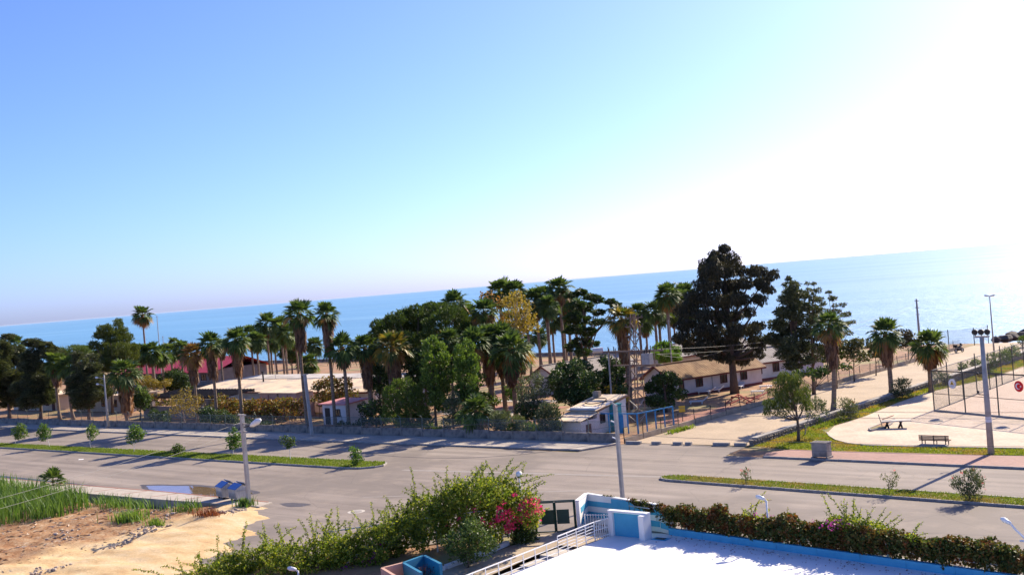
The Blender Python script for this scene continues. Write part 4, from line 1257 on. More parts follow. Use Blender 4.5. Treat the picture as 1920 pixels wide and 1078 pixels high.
# promenade lamp
b = Vector((-48.6, 153, 0))
o = thing('street_lamp', 'tall slim two headed lamp post on the promenade near the sea', 'street lamp', b)
MB().tube([b, b + Vector((0, 0, 8.3))], [.12, .06], 8).build('pole', 'steel_grey', o, True)
for d in (-1, 1):
    lamp_head(o, b + Vector((0, 0, 8.25)), (d*.8, -.3*d, .15), .85, .13)
b = Vector((-62.9, 165, 0))
o = thing('utility_pole', 'grey wooden pole rising above the fence against the sea', 'pole', b)
MB().tube([b, b + Vector((0, 0, 7.9))], [.2, .13], 8).build('pole', 'steel_grey', o, True)
for dz in (7.6, 6.6, 5.6): MB().bar(b + Vector((-.3, 0, dz)), b + Vector((.3, 0, dz)), .1, .08).build('crossarm', 'steel_grey', o)
for (px, pyt, t, lab) in ((294, 592, 120, 'thin pale mast rising beside the single tall palm'), (289, 683, 102, 'slender pole standing between the pair of mid left palms'),
                          (305, 630, 150, 'short pole near the beach above the red roof'), (1253, 600, 125, 'wooden post against the bright green tree')):
    tpp = AT(px, pyt, t); b = Vector((tpp.x, tpp.y, 0))
    o = thing('utility_pole', lab, 'pole', b)
    MB().tube([b, tpp], [.11, .06], 7).build('pole', 'steel_grey', o)
    MB().bar(tpp + Vector((-.3, 0, -.2)), tpp + Vector((.3, 0, -.2)), .07).build('crossarm', 'steel_grey', o)

# ---- lattice tower with transformer deck
tw = thing('electricity_tower', 'rusty lattice electricity tower with transformer deck behind the blue fence', 'tower', (-65, 93.5, 0))
tc = Vector((-65, 93.5, 0)); TH = 11.0
def tcorner(i, z):
    w = .62 - .36*z/TH
    sx, sy = ((-1, -1), (1, -1), (1, 1), (-1, 1))[i]
    return tc + Vector((sx*w + .06*z, sy*w, z))
for i in range(4):
    MB().bar(tcorner(i, 0), tcorner(i, TH), .09).build('leg', 'rust_steel', tw)
nl = 14
for k in range(nl):
    z0, z1 = TH*k/nl, TH*(k+1)/nl
    for i in range(4):
        a, b2 = (i, (i+1) % 4) if (k+i) % 2 else ((i+1) % 4, i)
        MB().bar(tcorner(a, z0), tcorner(b2, z1), .05).build('brace', 'steel_grey' if k < 3 else 'rust_steel', tw)
    if k in (0, 5, 8, 11):
        for i in range(4): MB().bar(tcorner(i, z0), tcorner((i+1) % 4, z0), .06).build('ring', 'rust_steel', tw)
for z in (10.6, 9.7, 8.8):
    cx = tc + Vector((.06*z, 0, z))
    MB().bar(cx + Vector((-1.1, 0, 0)), cx + Vector((1.0, 0, 0)), .1, .08).build('crossarm', 'rust_steel', tw)
    for k in (-1.0, -.5, .5, .95):
        MB().tube([cx + Vector((k, 0, .02)), cx + Vector((k, 0, .3))], .06, 6).build('insulator', 'dark_metal', tw)
z = 7.0
dk = tc + Vector((.4, 0, z))
MB().bar(dk + Vector((-3.6, 0, .25)), dk + Vector((3.4, 0, .25)), .12, .14).build('deck_beam', 'rust_steel', tw)
MB().bar(dk + Vector((-3.0, .3, -1.2)), dk + Vector((3.0, .3, -1.2)), .12, .14).build('deck_beam', 'rust_steel', tw)
MB().bar(dk + Vector((.2, -.4, -1.25)), dk + Vector((2.6, -.4, -1.25)), .14, .1).build('deck_beam', 'rust_steel', tw)
for k in (-3.2, -2.4, 1.3, 2.3):
    MB().bar(dk + Vector((k, 0, -1.2)), dk + Vector((k, 0, .6)), .07).build('deck_post', 'rust_steel', tw)
MB().bar(tc + Vector((-3.0, 0, 0)), tc + Vector((-2.9, 0, 7.1)), .12).build('side_post', 'steel_grey', tw)
tr = MB().box(dk + Vector((1.5, -.1, -.55)), (.95, .7, 1.1)); tr.build('transformer', 'steel_grey', tw)
for k in (-.3, 0, .3):
    MB().tube([dk + Vector((1.5+k, -.1, 0)), dk + Vector((1.5+k, -.1, .42))], [.07, .04], 6).build('bushing', 'dark_metal', tw)
for k in (-3.3, -2.6, 1.4, 1.9, 2.6, 3.2):
    MB().tube([dk + Vector((k, 0, .3)), dk + Vector((k, 0, .75))], .05, 6).build('insulator', 'dark_metal', tw)

# ---- power lines
def wire(a, b, sag, label, r=.011, n=18):
    a, b = Vector(a), Vector(b)
    pts = []
    for i in range(n+1):
        t = i/n; p = a.lerp(b, t); p.z -= sag*4*t*(1-t); pts.append(p)
    o = MB().tube(pts, r, 4).build('power_line', 'wire')
    return tag(o, label, 'power line', 'overhead power lines')
offL = AD(-90, 958, 60); offL2 = AD(-90, 978, 60)
wire(TE + Vector((-.4, 0, -.65)), offL, .25, 'upper of two wires from the pole by the bins towards the lower left')
wire(TE + Vector((-.4, 0, -1.25)), offL2, .25, 'lower of two wires from the pole by the bins towards the lower left')
for k, (dz, nm) in enumerate(((-.2, 'top'), (-.75, 'second'), (-1.25, 'third'))):
    wire(TE + Vector((.4, 0, dz)), TD + Vector((-.1, 0, dz*1.9)), .9 + .35*k, nm + ' wire spanning the road from the bin pole to the junction pole')
for k, (dz, nm) in enumerate(((-.1, 'top'), (-.45, 'second'), (-2.0, 'third'), (-2.5, 'lowest'))):
    wire(TD + Vector((.1, 0, dz)), Vector((4, 68.5, 6.2 + dz*1.0)), .55, nm + ' wire running right from the junction pole over the plaza')
for k, (dz, nm) in enumerate(((6.35, 'top'), (5.7, 'middle'), (5.1, 'low'))):
    wire(Vector((-89.1, 99, dz)), tc + Vector((-2.6, 0, 7.3 - .4*k)), .7, nm + ' wire from the lattice tower to the pole among the palms')
    wire(Vector((-89.7, 99, dz)), Vector((-128, 104, 6.6 - .4*k)), .9, nm + ' wire from the pole among the palms towards the long building')
for k, nm in enumerate(('upper', 'lower')):
    wire(tc + Vector((3.2, 0, 7.4 - .5*k)), Vector((-62.9, 165, 7.4 - .6*k)), 1.6, nm + ' wire from the tower deck to the pole at the beach')
wire(Vector((-66.8, 117, 5.6)), tc + Vector((3.0, 0, 6.9)), .8, 'thin wire from the big dark tree to the tower')

# ---- blue transformer yard
bl = thing('transformer_yard_fence', 'bright blue steel fence frame at the street corner of the compound', 'fence', (-62, 87, 0))
ya = [Vector((-66.8, 86.6, 0)), Vector((-60.4, 86.9, 0)), Vector((-59.7, 92.0, 0))]
for a, b2, n in ((ya[0], ya[1], 6), (ya[1], ya[2], 4)):
    MB().bar(a + Vector((0, 0, 1.9)), b2 + Vector((0, 0, 1.9)), .1, .1).build('rail', 'fence_blue', bl)
    for k in range(n+1):
        p = a.lerp(b2, k/n)
        if k == 0 and a is not ya[0]: continue
        MB().bar(p + Vector((0, 0, 0)), p + Vector((0, 0, 1.9)), .12 if k in (0, n) else .1).build('post', 'fence_blue', bl)
    if a is ya[0]:
        for k in (1, 4):
            p, q = a.lerp(b2, k/n), a.lerp(b2, (k+.55)/n)
            MB().poly([p, q, q + Vector((0, 0, 1.8)), p + Vector((0, 0, 1.8))]).build('sheet_panel', 'fence_blue', bl)
cb = thing('switch_cabinet', 'teal steel switch cabinet inside the blue fence', 'cabinet', (-64.3, 90.2, 0))
MB().box((-64.2, 88.6, 1.25), (1.1, .9, 2.5)).build('body', 'teal_paint', cb)
MB().box((-64.2, 88.6, 2.54), (1.25, 1.05, .08)).build('roof', 'teal_paint', cb)
for k in (-.27, .27): MB().box((-64.2+k, 88.14, 1.2), (.5, .03, 2.1)).build('door', 'teal_paint', cb)
MB().box((-64.1, 88.11, 1.3), (.05, .05, .2)).build('handle', 'dark_metal', cb)

# ================================================================== STREET FURNITURE
def waste_bin(x, y, rz, label):
    o = thing('waste_container', label, 'bin', (x, y, .1), rz, 'metal waste containers')
    b = MB()
    w, d, h0, h1 = .62, .5, .92, 1.18      # half width, half depth, front and back heights
    pr = [(-d, .16), (d, .16), (d*1.12, h0), (0, h1+.02), (-d*1.12, h0)]
    for xx in (-w, w):
        b.v += [Vector((xx*(1 if z < .5 else 1.04), yy, z)) for yy, z in pr]
    n = 5
    b.f += [tuple(range(n-1, -1, -1)), tuple(range(n, 2*n))] + [(i, (i+1) % n, n+(i+1) % n, n+i) for i in range(n)]
    b.build('body', 'bin_metal', o, local=True)
    for xx in np.linspace(-.5, .5, 6):
        MB().box((xx, -d*1.08, .5), (.05, .04, .6), 0, Matrix.Rotation(-.075, 3, 'X')).build('rib', 'bin_metal', o, local=True)
    MB().slabq([(-w*1.1, -d*1.2, h0+.03), (w*1.1, -d*1.2, h0+.03), (w*1.1, .03, h1+.12), (-w*1.1, .03, h1+.12)], .05).build('lid', 'bin_lid', o, local=True)
    MB().slabq([(-w*1.1, .2, h1+.2), (w*1.1, .2, h1+.2), (w*1.1, .62, h0+.1), (-w*1.1, .62, h0+.1)], .05).build('lid', 'bin_metal', o, local=True)
    for xx in (-.5, .5):
        for yy in (-.36, .36):
            MB().tube([(xx-.03, yy, .08), (xx+.03, yy, .08)], .085, 10).build('wheel', 'rubber', o, local=True)
    MB().bar((w*1.1, -.4, .8), (w*1.1+.1, .4, .8), .04).build('handle', 'galvanised', o, local=True)
    return o
waste_bin(-75.35, 51.35, R(-14), 'left metal waste container with blue lid beside the puddle')
waste_bin(-73.35, 51.15, R(-10), 'right metal waste container with blue lid next to the concrete pole')
# concrete litter box on the brick pavement
o = thing('litter_bin', 'grey square concrete litter bin on the kerb of the brick pavement', 'bin', (-37.9, 78.25, .1))
for (cx, cy, dx, dy) in ((0, -.36, 1.2, .1), (0, .36, 1.2, .1), (-.55, 0, .1, .62), (.55, 0, .1, .62)):
    MB().box((-37.9+cx, 78.25+cy, .75), (dx, dy, 1.02)).build('side_panel', 'concrete', o)
MB().box((-37.9, 78.25, .5), (.98, .6, .4)).build('rubbish', 'dark_wood', o)
MB().box((-37.9, 78.25, 1.3), (1.34, .16, .06)).box((-37.9, 78.6, 1.29), (1.34, .12, .08)).box((-37.9, 77.86, 1.29), (1.34, .12, .08)).build('rim', 'cap_metal', o)
for k in (-.6, .6): MB().box((-37.9+k, 78.25, .17), (.16, .95, .14)).build('foot', 'concrete', o)
# bench with slab
o = thing('park_bench', 'wooden slatted park bench on the lawn edge of the plaza', 'bench', (-32.2, 86.0, .03))
bx, by = -32.2, 86.1
for k in range(4): MB().box((bx, by - .42 + .0*k, .42 + .11*k), (2.3, .04, .085)).build('back_slat', 'bench_wood', o)
for k in range(4): MB().box((bx, by - .3 + .13*k, .40), (2.3, .1, .045)).build('seat_slat', 'bench_wood', o)
for k in (-.9, 0, .9):
    MB().bar((bx+k, by-.45, .03), (bx+k, by-.45, .8), .06).build('leg', 'dark_metal', o)
    MB().bar((bx+k, by+.18, .03), (bx+k, by+.18, .38), .06).build('leg', 'dark_metal', o)
    MB().bar((bx+k, by-.45, .35), (bx+k, by+.2, .35), .05).build('seat_bearer', 'dark_metal', o)
o = tag(MB().box((-32.0, 85.05, .1), (2.1, .5, .17)).build('concrete_slab', 'kerb'), 'loose concrete slab lying in the grass before the bench', 'slab')
# broken table and planter on the plaza
o = thing('planter', 'sharp triangular kerbed planter with dry brown soil on the plaza', 'planter', G(1655, 800))
tri = [G(1630, 806), G(1634, 809), G(1660, 803), G(1672, 796), G(1678, 788), G(1660, 794)]
MB().prism([(p.x, p.y) for p in tri], .03, .13).build('soil', 'soil', o)
mb = MB()
for a, b2 in zip(tri, tri[1:] + tri[:1]): mb.bar(a + Vector((0, 0, .1)), b2 + Vector((0, 0, .1)), .14, .16)
mb.build('kerb', 'kerb', o)
pt_ = G(1682, 802)
o = thing('concrete_table', 'pale concrete table slab on dark crossed legs beside the planter', 'table', (pt_.x, pt_.y, .03), R(20))
MB().slabq([(-1.2, -.45, .62), (1.2, -.45, .66), (1.2, .5, .66), (-1.2, .5, .62)], .09).build('table_top', 'kerb_light', o, local=True)
for k in (-.75, .35):
    MB().bar((k-.2, -.35, 0), (k+.1, .35, .56), .12).bar((k+.1, -.35, 0), (k-.1, .35, .56), .12).build('leg', 'dark_wood', o, local=True)
MB().bar((-1.2, .3, .1), (-1.45, .3, 1.15), .07).build('upright', 'cap_metal', o, local=True)
MB().bar((-1.2, .45, .66), (-.2, .5, .98), .06).build('broken_edge', 'red_band', o, local=True)
for (px, py, r, nm, mat) in ((1755, 790, .62, 'dark round manhole cover on the plaza left of the floodlight pole', 'wet_asphalt'), (1879, 803, .62, 'dark round manhole cover on the plaza right of the floodlight pole', 'wet_asphalt'),
                             (668, 959, .42, 'round manhole cover with pale collar in the road', 'cap_metal')):
    c0 = G(px, py)
    o = thing('manhole_cover', nm, 'manhole cover', (c0.x, c0.y, 0))
    z0 = .034 if py < 900 else .004
    if py > 900: MB().tube([(c0.x, c0.y, -.01), (c0.x, c0.y, .008)], .62, 24).build('collar', 'kerb_light', o)
    MB().tube([(c0.x, c0.y, -.01), (c0.x, c0.y, z0+.012)], r, 24).build('cover', mat, o)
# sun loungers, red frames, sign and odds in the cottage yard
def lounger(px, py, rz, label, flat=True):
    p = G(px, py)
    o = thing('sun_lounger', label, 'sun lounger', (p.x, p.y, 0), rz, 'white plastic loungers in the cottage yard')
    for k in (-.33, .33): MB().bar((k, -1.0, .32), (k, .5, .32), .08, .1).build('side_rail', 'white_paint', o, local=True)
    for k in range(7): MB().box((0, -.9+.22*k, .36), (.6, .1, .03)).build('slat', 'white_paint', o, local=True)
    MB().slabq([(-.36, .5, .34), (.36, .5, .34), (.36, 1.05, .75), (-.36, 1.05, .75)], .06).build('backrest', 'white_paint', o, local=True)
    for xx in (-.33, .33):
        for yy in (-.85, .4): MB().bar((xx, yy, 0), (xx, yy, .3), .07).build('leg', 'white_paint', o, local=True)
lounger(1310, 757, R(-62), 'single white slatted lounger lying in the yard nearest the fence')
lounger(1325, 738, R(-75), 'white lounger heaped against the cottage wall')
lounger(1342, 735, R(-50), 'white lounger leaning right of the wall heap')
lounger(1388, 728, R(15), 'white lounger standing just right of the big tree trunk')
lounger(1425, 738, R(-80), 'white lounger near the tamarisk, left one')
lounger(1440, 728, R(-70), 'white lounger farther back near the tamarisk')
pf = G(1385, 755)
o = thing('steel_frame_stack', 'stack of red painted steel frames beside the promenade fence', 'steel frames', (pf.x, pf.y, 0))
for (xa, ya_, xb, yb, za, zb) in ((1362, 757, 1385, 748, .2, 1.0), (1385, 748, 1410, 757, 1.0, .3), (1370, 760, 1400, 750, .4, .7), (1395, 752, 1430, 745, .3, .6), (1372, 752, 1425, 752, .9, .5), (1400, 757, 1440, 742, .2, .8)):
    A_, B_ = G(xa, ya_), G(xb, yb); A_.z, B_.z = za*.55, zb*.55
    MB().bar(A_, B_, .12).build('frame_bar', 'red_steel', o)
    MB().bar(A_, Vector((A_.x, A_.y, 0)), .1).build('frame_leg', 'red_steel', o)
ps = G(1282, 790)
o = thing('warning_sign', 'small yellow sign board on the promenade fence', 'sign', (ps.x-.1, ps.y, 0))
MB().bar((ps.x-.1, ps.y, 0), (ps.x-.1, ps.y, 1.5), .06).build('post', 'dark_metal', o)
MB().box((ps.x-.05, ps.y-.06, 1.25), (.62, .03, .62), R(35)).build('board', 'sign_yellow', o)
# red paved strip inside the fence
sheet('yard_paving', [(-63, 93.5), (-59, 93.5), (-59, 106), (-62, 106)], .01, 'red_band')
# steps of terraces in the palm grove: low kerbs and paths seen between the trunks
for k, tt in enumerate((96.5, 102.5, 108, 113)):
    sheet('garden_path', [(-96 - k*3, tt), (-80 - k*2, tt), (-80 - k*2, tt+2.0), (-96 - k*3, tt+2.0)], .0, 'red_band' if k % 2 else 'slab')
bwall = thing('beach_wall', 'low dark wall and rail at the back of the beach behind the palms', 'wall', (-150, 174, 0))
for k in range(33):
    MB().box((-260 + k*5 + 2.5, 174, .35), (4.9, .3, .8)).build('wall_panel', 'wall_concrete', bwall)
# motorcycle
mp_ = G(1799, 661)
mc = thing('motorcycle', 'dark motorcycle parked on the paved path near the sea', 'motorcycle', (mp_.x, mp_.y, .02), R(70))
for xx in (-.68, .68):
    t_ = []
    for a in np.linspace(0, 2*math.pi, 15)[:-1]: t_.append((xx + .27*math.cos(a), 0, .31 + .27*math.sin(a)))
    wh = MB().tube(t_ + [t_[0]], .055, 6, False).build('wheel', 'rubber', mc, local=True)
    ORG[wh.name] = Vector((0, 0, 0))
    MB().tube([(xx, -.03, .31), (xx, .03, .31)], .17, 10).build('hub', 'galvanised', wh, local=True)
MB().box((0, 0, .45), (.55, .26, .35)).build('engine', 'dark_metal', mc, local=True)
MB().ball((.15, 0, .8), .28, 10, 6, (1.1, .5, .55)).build('tank', 'dark_metal', mc, local=True)
MB().slabq([(-.75, -.15, .83), (-.05, -.13, .78), (-.05, .13, .78), (-.75, .15, .83)], .12).build('seat', 'rubber', mc, local=True)
MB().bar((.68, 0, .31), (.42, 0, 1.0), .07).build('fork', 'galvanised', mc, local=True)
MB().tube([(.35, -.38, 1.08), (.42, 0, 1.02), (.35, .38, 1.08)], .03, 6).build('handlebar', 'dark_metal', mc, local=True)
MB().ball((.55, 0, .92), .12).build('headlight', 'lamp_glass', mc, local=True)
MB().slabq([(.5, -.2, .95), (.5, .2, .95), (.38, .16, 1.3), (.38, -.16, 1.3)], .02).build('windshield', 'glass', mc, local=True)
MB().box((-.72, 0, 1.0), (.4, .42, .34)).build('top_box', 'rubber', mc, local=True)
MB().bar((-.6, .12, .35), (.1, .14, .3), .09).build('exhaust', 'galvanised', mc, local=True)
# rocks at the water
gr = random.Random(12)
for i, (px, py, r) in enumerate(((1868, 640, .9), (1885, 637, 1.3), (1898, 634, 1.5), (1912, 632, 1.4), (1926, 630, 1.6))):
    c0 = G(px, py)
    o = link('boulder', rock_mesh('boulder', 'rock', 20+i), None, (c0.x, c0.y, .2), (0, 0, i), (r*2.1, r*1.6, r*1.1))
    tag(o, ('leftmost low dark boulder', 'second dark boulder from the left', 'third dark boulder from the left', 'fourth dark boulder from the left', 'rightmost dark boulder')[i] + ' at the water edge', 'boulder', 'boulders at the water')
rb_ = G(1836, 692)
o = link('boulder', rock_mesh('boulder', 'white_stake', 31), None, (rb_.x, rb_.y, .25), (0, 0, 0), (1.5, .9, .8)); tag(o, 'pale boulder beside the oleander behind the court fence', 'boulder')

# ================================================================== POOL TERRACE (foreground right)
struct('pool_deck', MB().prism([(-38.75, 20), (-38.75, 51.9), (-38.6, 53.0), (-36.2, 53.6), (-14, 50.9), (8, 48.3), (8, 20)], -.6, .05), 'deck_white')
# sloping entrance path and the steps beside the railing
struct('entrance_path', MB().poly([(-43.6, 51.1, .03), (-42.9, 49.0, .0), (-43.4, 44, -.2), (-44.5, 38, -.45), (-40.3, 38, -.45), (-40.3, 44, -.2), (-40.3, 49.2, .02), (-38.8, 49.2, .03), (-38.8, 52.6, .04), (-41.2, 52.4, .04)]), 'cream_concrete')
sp = thing('entrance_steps', 'pale steps descending beside the white pool railing', 'steps', (-39.5, 46, 0))
for k in range(6):
    t1, z1 = 49.2 - 1.75*k, -.16*(k+1) + .04
    MB().box((-39.52, t1 - .875, z1 - .3), (1.5, 1.75, .6)).build('step', 'kerb_light', sp)
    MB().box((-39.52, t1 + .012, z1 + .08), (1.5, .02, .15)).build('shaded_riser', 'dark_wood', sp)  # dark facing puts the riser's shade into its colour; no real wood
struct('planting_bed', MB().poly([(-61, 31, -.05), (-57.5, 36, -.05), (-50.4, 43.6, -.04), (-43.9, 50.6, -.03), (-43.2, 49.0, -.03), (-43.7, 44, -.25), (-45, 36, -.5), (-50, 28, -.5)]), 'soil')
bw = thing('bed_kerb', 'white kerb edging the planting bed along the entrance path', 'kerb', (-43.6, 46, 0))
for (xa, ya_, za, xb, yb, zb) in ((-43.45, 48.4, 0, -43.4, 46.0, -.1), (-43.4, 46.0, -.1, -43.6, 43.4, -.2), (-43.6, 43.2, -.2, -44.2, 40.3, -.35)):
    MB().bar((xa, ya_, za+.05), (xb, yb, zb+.05), .3, .26).build('kerb_piece', 'white_paint', bw)
# blue and white garden wall
gwall = thing('pool_garden_wall', 'blue and white striped garden wall at the street corner of the pool', 'wall', (-40, 54, 0))
WA, WB, WC, WD = Vector((-41.15, 52.3, 0)), Vector((-42.3, 54.75, 0)), Vector((-36.5, 54.15, 0)), Vector((-35.5, 53.75, 0))
def wallseg(a, b2, h0, h1, mat, name, th=.2):
    d = (b2-a).normalized(); nn = Vector((-d.y, d.x, 0))*th/2
    mb = MB()
    mb.v += [a+nn, b2+nn, b2-nn, a-nn] + [a+nn+Vector((0, 0, h0)), b2+nn+Vector((0, 0, h1)), b2-nn+Vector((0, 0, h1)), a-nn+Vector((0, 0, h0))]
    mb.f += [(3, 2, 1, 0), (4, 5, 6, 7)] + [(i, (i+1) % 4, 4+(i+1) % 4, 4+i) for i in range(4)]
    return mb.build(name, mat, gwall)
wallseg(WA, WB, 1.85, 1.75, 'white_paint', 'end_wall')
wallseg(WB, WC, 1.75, 1.55, 'white_paint', 'street_wall')
wallseg(WC, WD, 1.55, 1.3, 'white_paint', 'street_wall')
def band(a, b2, f0, f1, z0, z1, side=1, mat='blue_paint'):
    d = (b2-a).normalized(); nn = Vector((-d.y, d.x, 0))*side*.106
    p, q = a.lerp(b2, f0) + nn, a.lerp(b2, f1) + nn
    up = Vector((0, 0, 1))
    mb = MB().slabq([p+up*z0, q+up*z0, q+up*z1, p+up*z1] if side > 0 else [q+up*z0, p+up*z0, p+up*z1, q+up*z1], .008)
    mb.build('painted_band', mat, gwall)
for z0, z1 in ((1.05, 1.38), (.38, .72)):
    band(WA, WB, .15, .98, z0, z1, -1); band(WB, WC, .02, .36, z0-.02, z1-.02, -1)
    band(WB, WC, .80, .99, z0-.1, z1-.1, -1); band(WC, WD, .02, .95, z0-.15, z1-.15, -1)
band(WB, WC, .36, .80, .06, 1.62, -1)
for a, b2, z0, z1 in ((WA, WB, 1.87, 1.77), (WB, WC, 1.77, 1.57)):
    MB().bar(a + Vector((0, 0, z0)), b2 + Vector((0, 0, z1)), .26, .05).build('coping', 'white_paint', gwall)
# shower enclosure: white portal frame with blue panel
pb = thing('shower_screen', 'white framed blue screen wall standing on the pool deck', 'screen', (-37.4, 52, .05))
MB().box((-37.45, 52.25, .7), (2.1, .12, 1.3)).build('panel', 'blue_paint', pb)
MB().box((-38.6, 52.2, .74), (.28, .34, 1.4)).build('pillar', 'white_paint', pb)
MB().box((-36.25, 52.05, .74), (.34, .75, 1.4)).build('pillar', 'white_paint', pb)
MB().box((-37.43, 52.22, 1.48), (2.75, .36, .1)).build('top_beam', 'white_paint', pb)
MB().tube([(-38.2, 53.4, 1.55), (-36.6, 53.15, 1.55)], .035, 6).build('rail', 'steel_grey', pb)
hb = thing('drain_hatch', 'small blue edged drain hatch in the white deck', 'hatch', (-35.55, 52.45, .05))
MB().box((-35.5, 52.4, .06), (.95, .6, .03)).build('frame', 'blue_paint', hb)
MB().box((-35.5, 52.4, .08), (.6, .3, .03)).build('grate', 'dark_metal', hb)
# street gate
gt = thing('street_gate', 'dark green double gate with solid centre panels by the bougainvillea', 'gate', (-42.3, 51.6, 0))
ga, gb = Vector((-43.35, 50.95, 0)), Vector((-41.3, 52.2, 0))
gd = (gb-ga).normalized(); gn = Vector((gd.y, -gd.x, 0))
for k in range(2):
    a, b2 = ga.lerp(gb, .5*k + .015), ga.lerp(gb, .5*k + .485)
    lf = MB()
    for z in (.1, 1.85): lf.bar(a + Vector((0, 0, z)), b2 + Vector((0, 0, z)), .07)
    for p in (a, b2): lf.bar(p + Vector((0, 0, .1)), p + Vector((0, 0, 1.85)), .07)
    f = lf.build('leaf_frame', 'gate_green', gt)
    p, q = a.lerp(b2, .06 if k else .28), a.lerp(b2, .72 if k else .96)
    MB().slabq([p + Vector((0, 0, .55)), q + Vector((0, 0, .55)), q + Vector((0, 0, 1.4)), p + Vector((0, 0, 1.4))], .03).build('panel', 'gate_green', f)
for p in (ga, gb): MB().bar(p, p + Vector((0, 0, 1.95)), .09).build('post', 'gate_green', gt)
MB().bar(ga + Vector((0, 0, 1.93)), gb + Vector((0, 0, 1.93)), .06).build('top_rail', 'gate_green', gt)
# white railing along the deck
rl = thing('pool_railing', 'white steel railing along the edge of the pool deck', 'railing', (-38.7, 47, 0))
def railseg(a, b2, nrails, npost, h, lo=.2, vert=0):
    a, b2 = Vector(a), Vector(b2)
    for k in range(npost+1):
        p = a.lerp(b2, k/npost)
        MB().tube([p, p + Vector((0, 0, h))], .028, 6).build('post', 'white_paint', rl)
    for k in range(nrails):
        z = lo + (h-lo)*k/(nrails-1)
        MB().tube([a + Vector((0, 0, z)), b2 + Vector((0, 0, z))], .034 if k == nrails-1 else .022, 6).build('rail', 'white_paint', rl)
railseg((-38.85, 50.75, .05), (-38.7, 47.2, .05), 6, 4, 1.05)
railseg((-38.7, 47.2, .05), (-38.4, 38.0, .05), 3, 9, .85)
pk = thing('picket_gate', 'small white picket gate between the railing and the screen wall', 'gate', (-38.8, 51.4, 0))
a, b2 = Vector((-38.87, 50.8, .05)), Vector((-38.72, 51.95, .05))
for k in range(8):
    p = a.lerp(b2, k/7); MB().tube([p, p + Vector((0, 0, 1.05))], .02 if 0 < k < 7 else .032, 5).build('picket', 'white_paint', pk)
for z in (.12, .55, 1.05): MB().tube([a + Vector((0, 0, z)), b2 + Vector((0, 0, z))], .026, 5).build('rail', 'white_paint', pk)
pk = thing('picket_gate', 'white picket fence panel inside the striped corner wall', 'fence', (-40.2, 53, 0))
a, b2 = Vector((-41.0, 52.75, .05)), Vector((-38.8, 53.35, .05))
for k in range(14):
    p = a.lerp(b2, k/13); MB().tube([p, p + Vector((0, 0, .95))], .02 if k not in (0, 7, 13) else .04, 5).build('picket', 'white_paint', pk)
for z in (.2, .9): MB().tube([a + Vector((0, 0, z)), b2 + Vector((0, 0, z))], .026, 5).build('rail', 'white_paint', pk)
# long blue kerb and the white fence lost in the hedge
th_ = lambda s: 53.95 - .122*(s + 36)
bk = thing('blue_kerb_wall', 'long low sky blue kerb wall under the red hedge', 'kerb wall', (-26, 52.5, 0))
for k in range(16):
    a, b2 = Vector((-35.6 + k*2.4, th_(-35.6 + k*2.4) - .35, .22)), Vector((-35.6 + (k+1)*2.4 - .012, th_(-35.6 + (k+1)*2.4) - .35, .22))
    MB().bar(a, b2, .22, .42).build('kerb_piece', 'blue_paint', bk)
wf = thing('hedge_fence', 'white post and rail fence half buried in the long hedge', 'fence', (-26, 52.9, 0))
for k in range(13):
    x = -34.6 + k*2.45
    MB().bar((x, th_(x) + .12, 0), (x, th_(x) + .12, 1.05), .14).build('post', 'white_paint', wf)
for z in (.28, .62, .95): MB().bar((-35, th_(-35) + .2, z), (-2, th_(-2) + .2, z), .05, .1).build('rail', 'white_paint', wf)
# garden lamps
def garden_lamp(x, y, h, label, head, d=(0, 0, 0), z0=0.0):
    o = thing('garden_lamp', label, 'lamp', (x, y, z0))
    b = Vector((x, y, z0))
    MB().tube([b, b + Vector((0, 0, h))], .05, 8).build('pole', 'white_paint', o, True)
    if head == 'globe':
        MB().tube([b + Vector((0, 0, h)), b + Vector((0, 0, h+.06))], .09, 10).build('collar', 'steel_grey', o)
        MB().ball(b + Vector((0, 0, h+.2)), .19, 14, 8).build('globe', 'lamp_glass', o, True)
    else:
        d = Vector(d)
        MB().tube([b + Vector((0, 0, h-.02)), b + Vector((0, 0, h+.1)) + d*.25], .045, 6).build('arm', 'white_paint', o)
        lamp_head(o, b + Vector((0, 0, h+.08)) + d*.1, d + Vector((0, 0, .25)), .5, .13)
garden_lamp(-42.75, 49.1, 3.75, 'white globe lamp poking out of the bougainvillea near the gate', 'globe')
garden_lamp(-29.3, 53.5, 2.4, 'white garden lamp with yellowed head in the middle of the red hedge', 'head', (-.7, -.2, 0))
garden_lamp(-49.6, 38.0, .75, 'white lamp head at the bottom edge among the leaves', 'head', (-.5, -.6, 0), -.4)
b = Vector((-15.7, 52.0, 0))
o = thing('garden_lamp', 'white two armed garden lamp cut off by the right edge', 'lamp', b)
MB().tube([b, b + Vector((0, 0, 1.9))], .05, 8).build('pole', 'white_paint', o)
MB().tube([b + Vector((0, 0, 1.75)), b + Vector((-.55, .15, 2.2)), b + Vector((-.85, .2, 2.55))], .05, 7).build('arm', 'white_paint', o)
lamp_head(o, b + Vector((-.75, .18, 2.45)), (-.8, .2, .35), .5, .12)
MB().tube([b + Vector((0, 0, 1.75)), b + Vector((-.3, -.2, 1.8))], .05, 7).build('arm', 'white_paint', o)
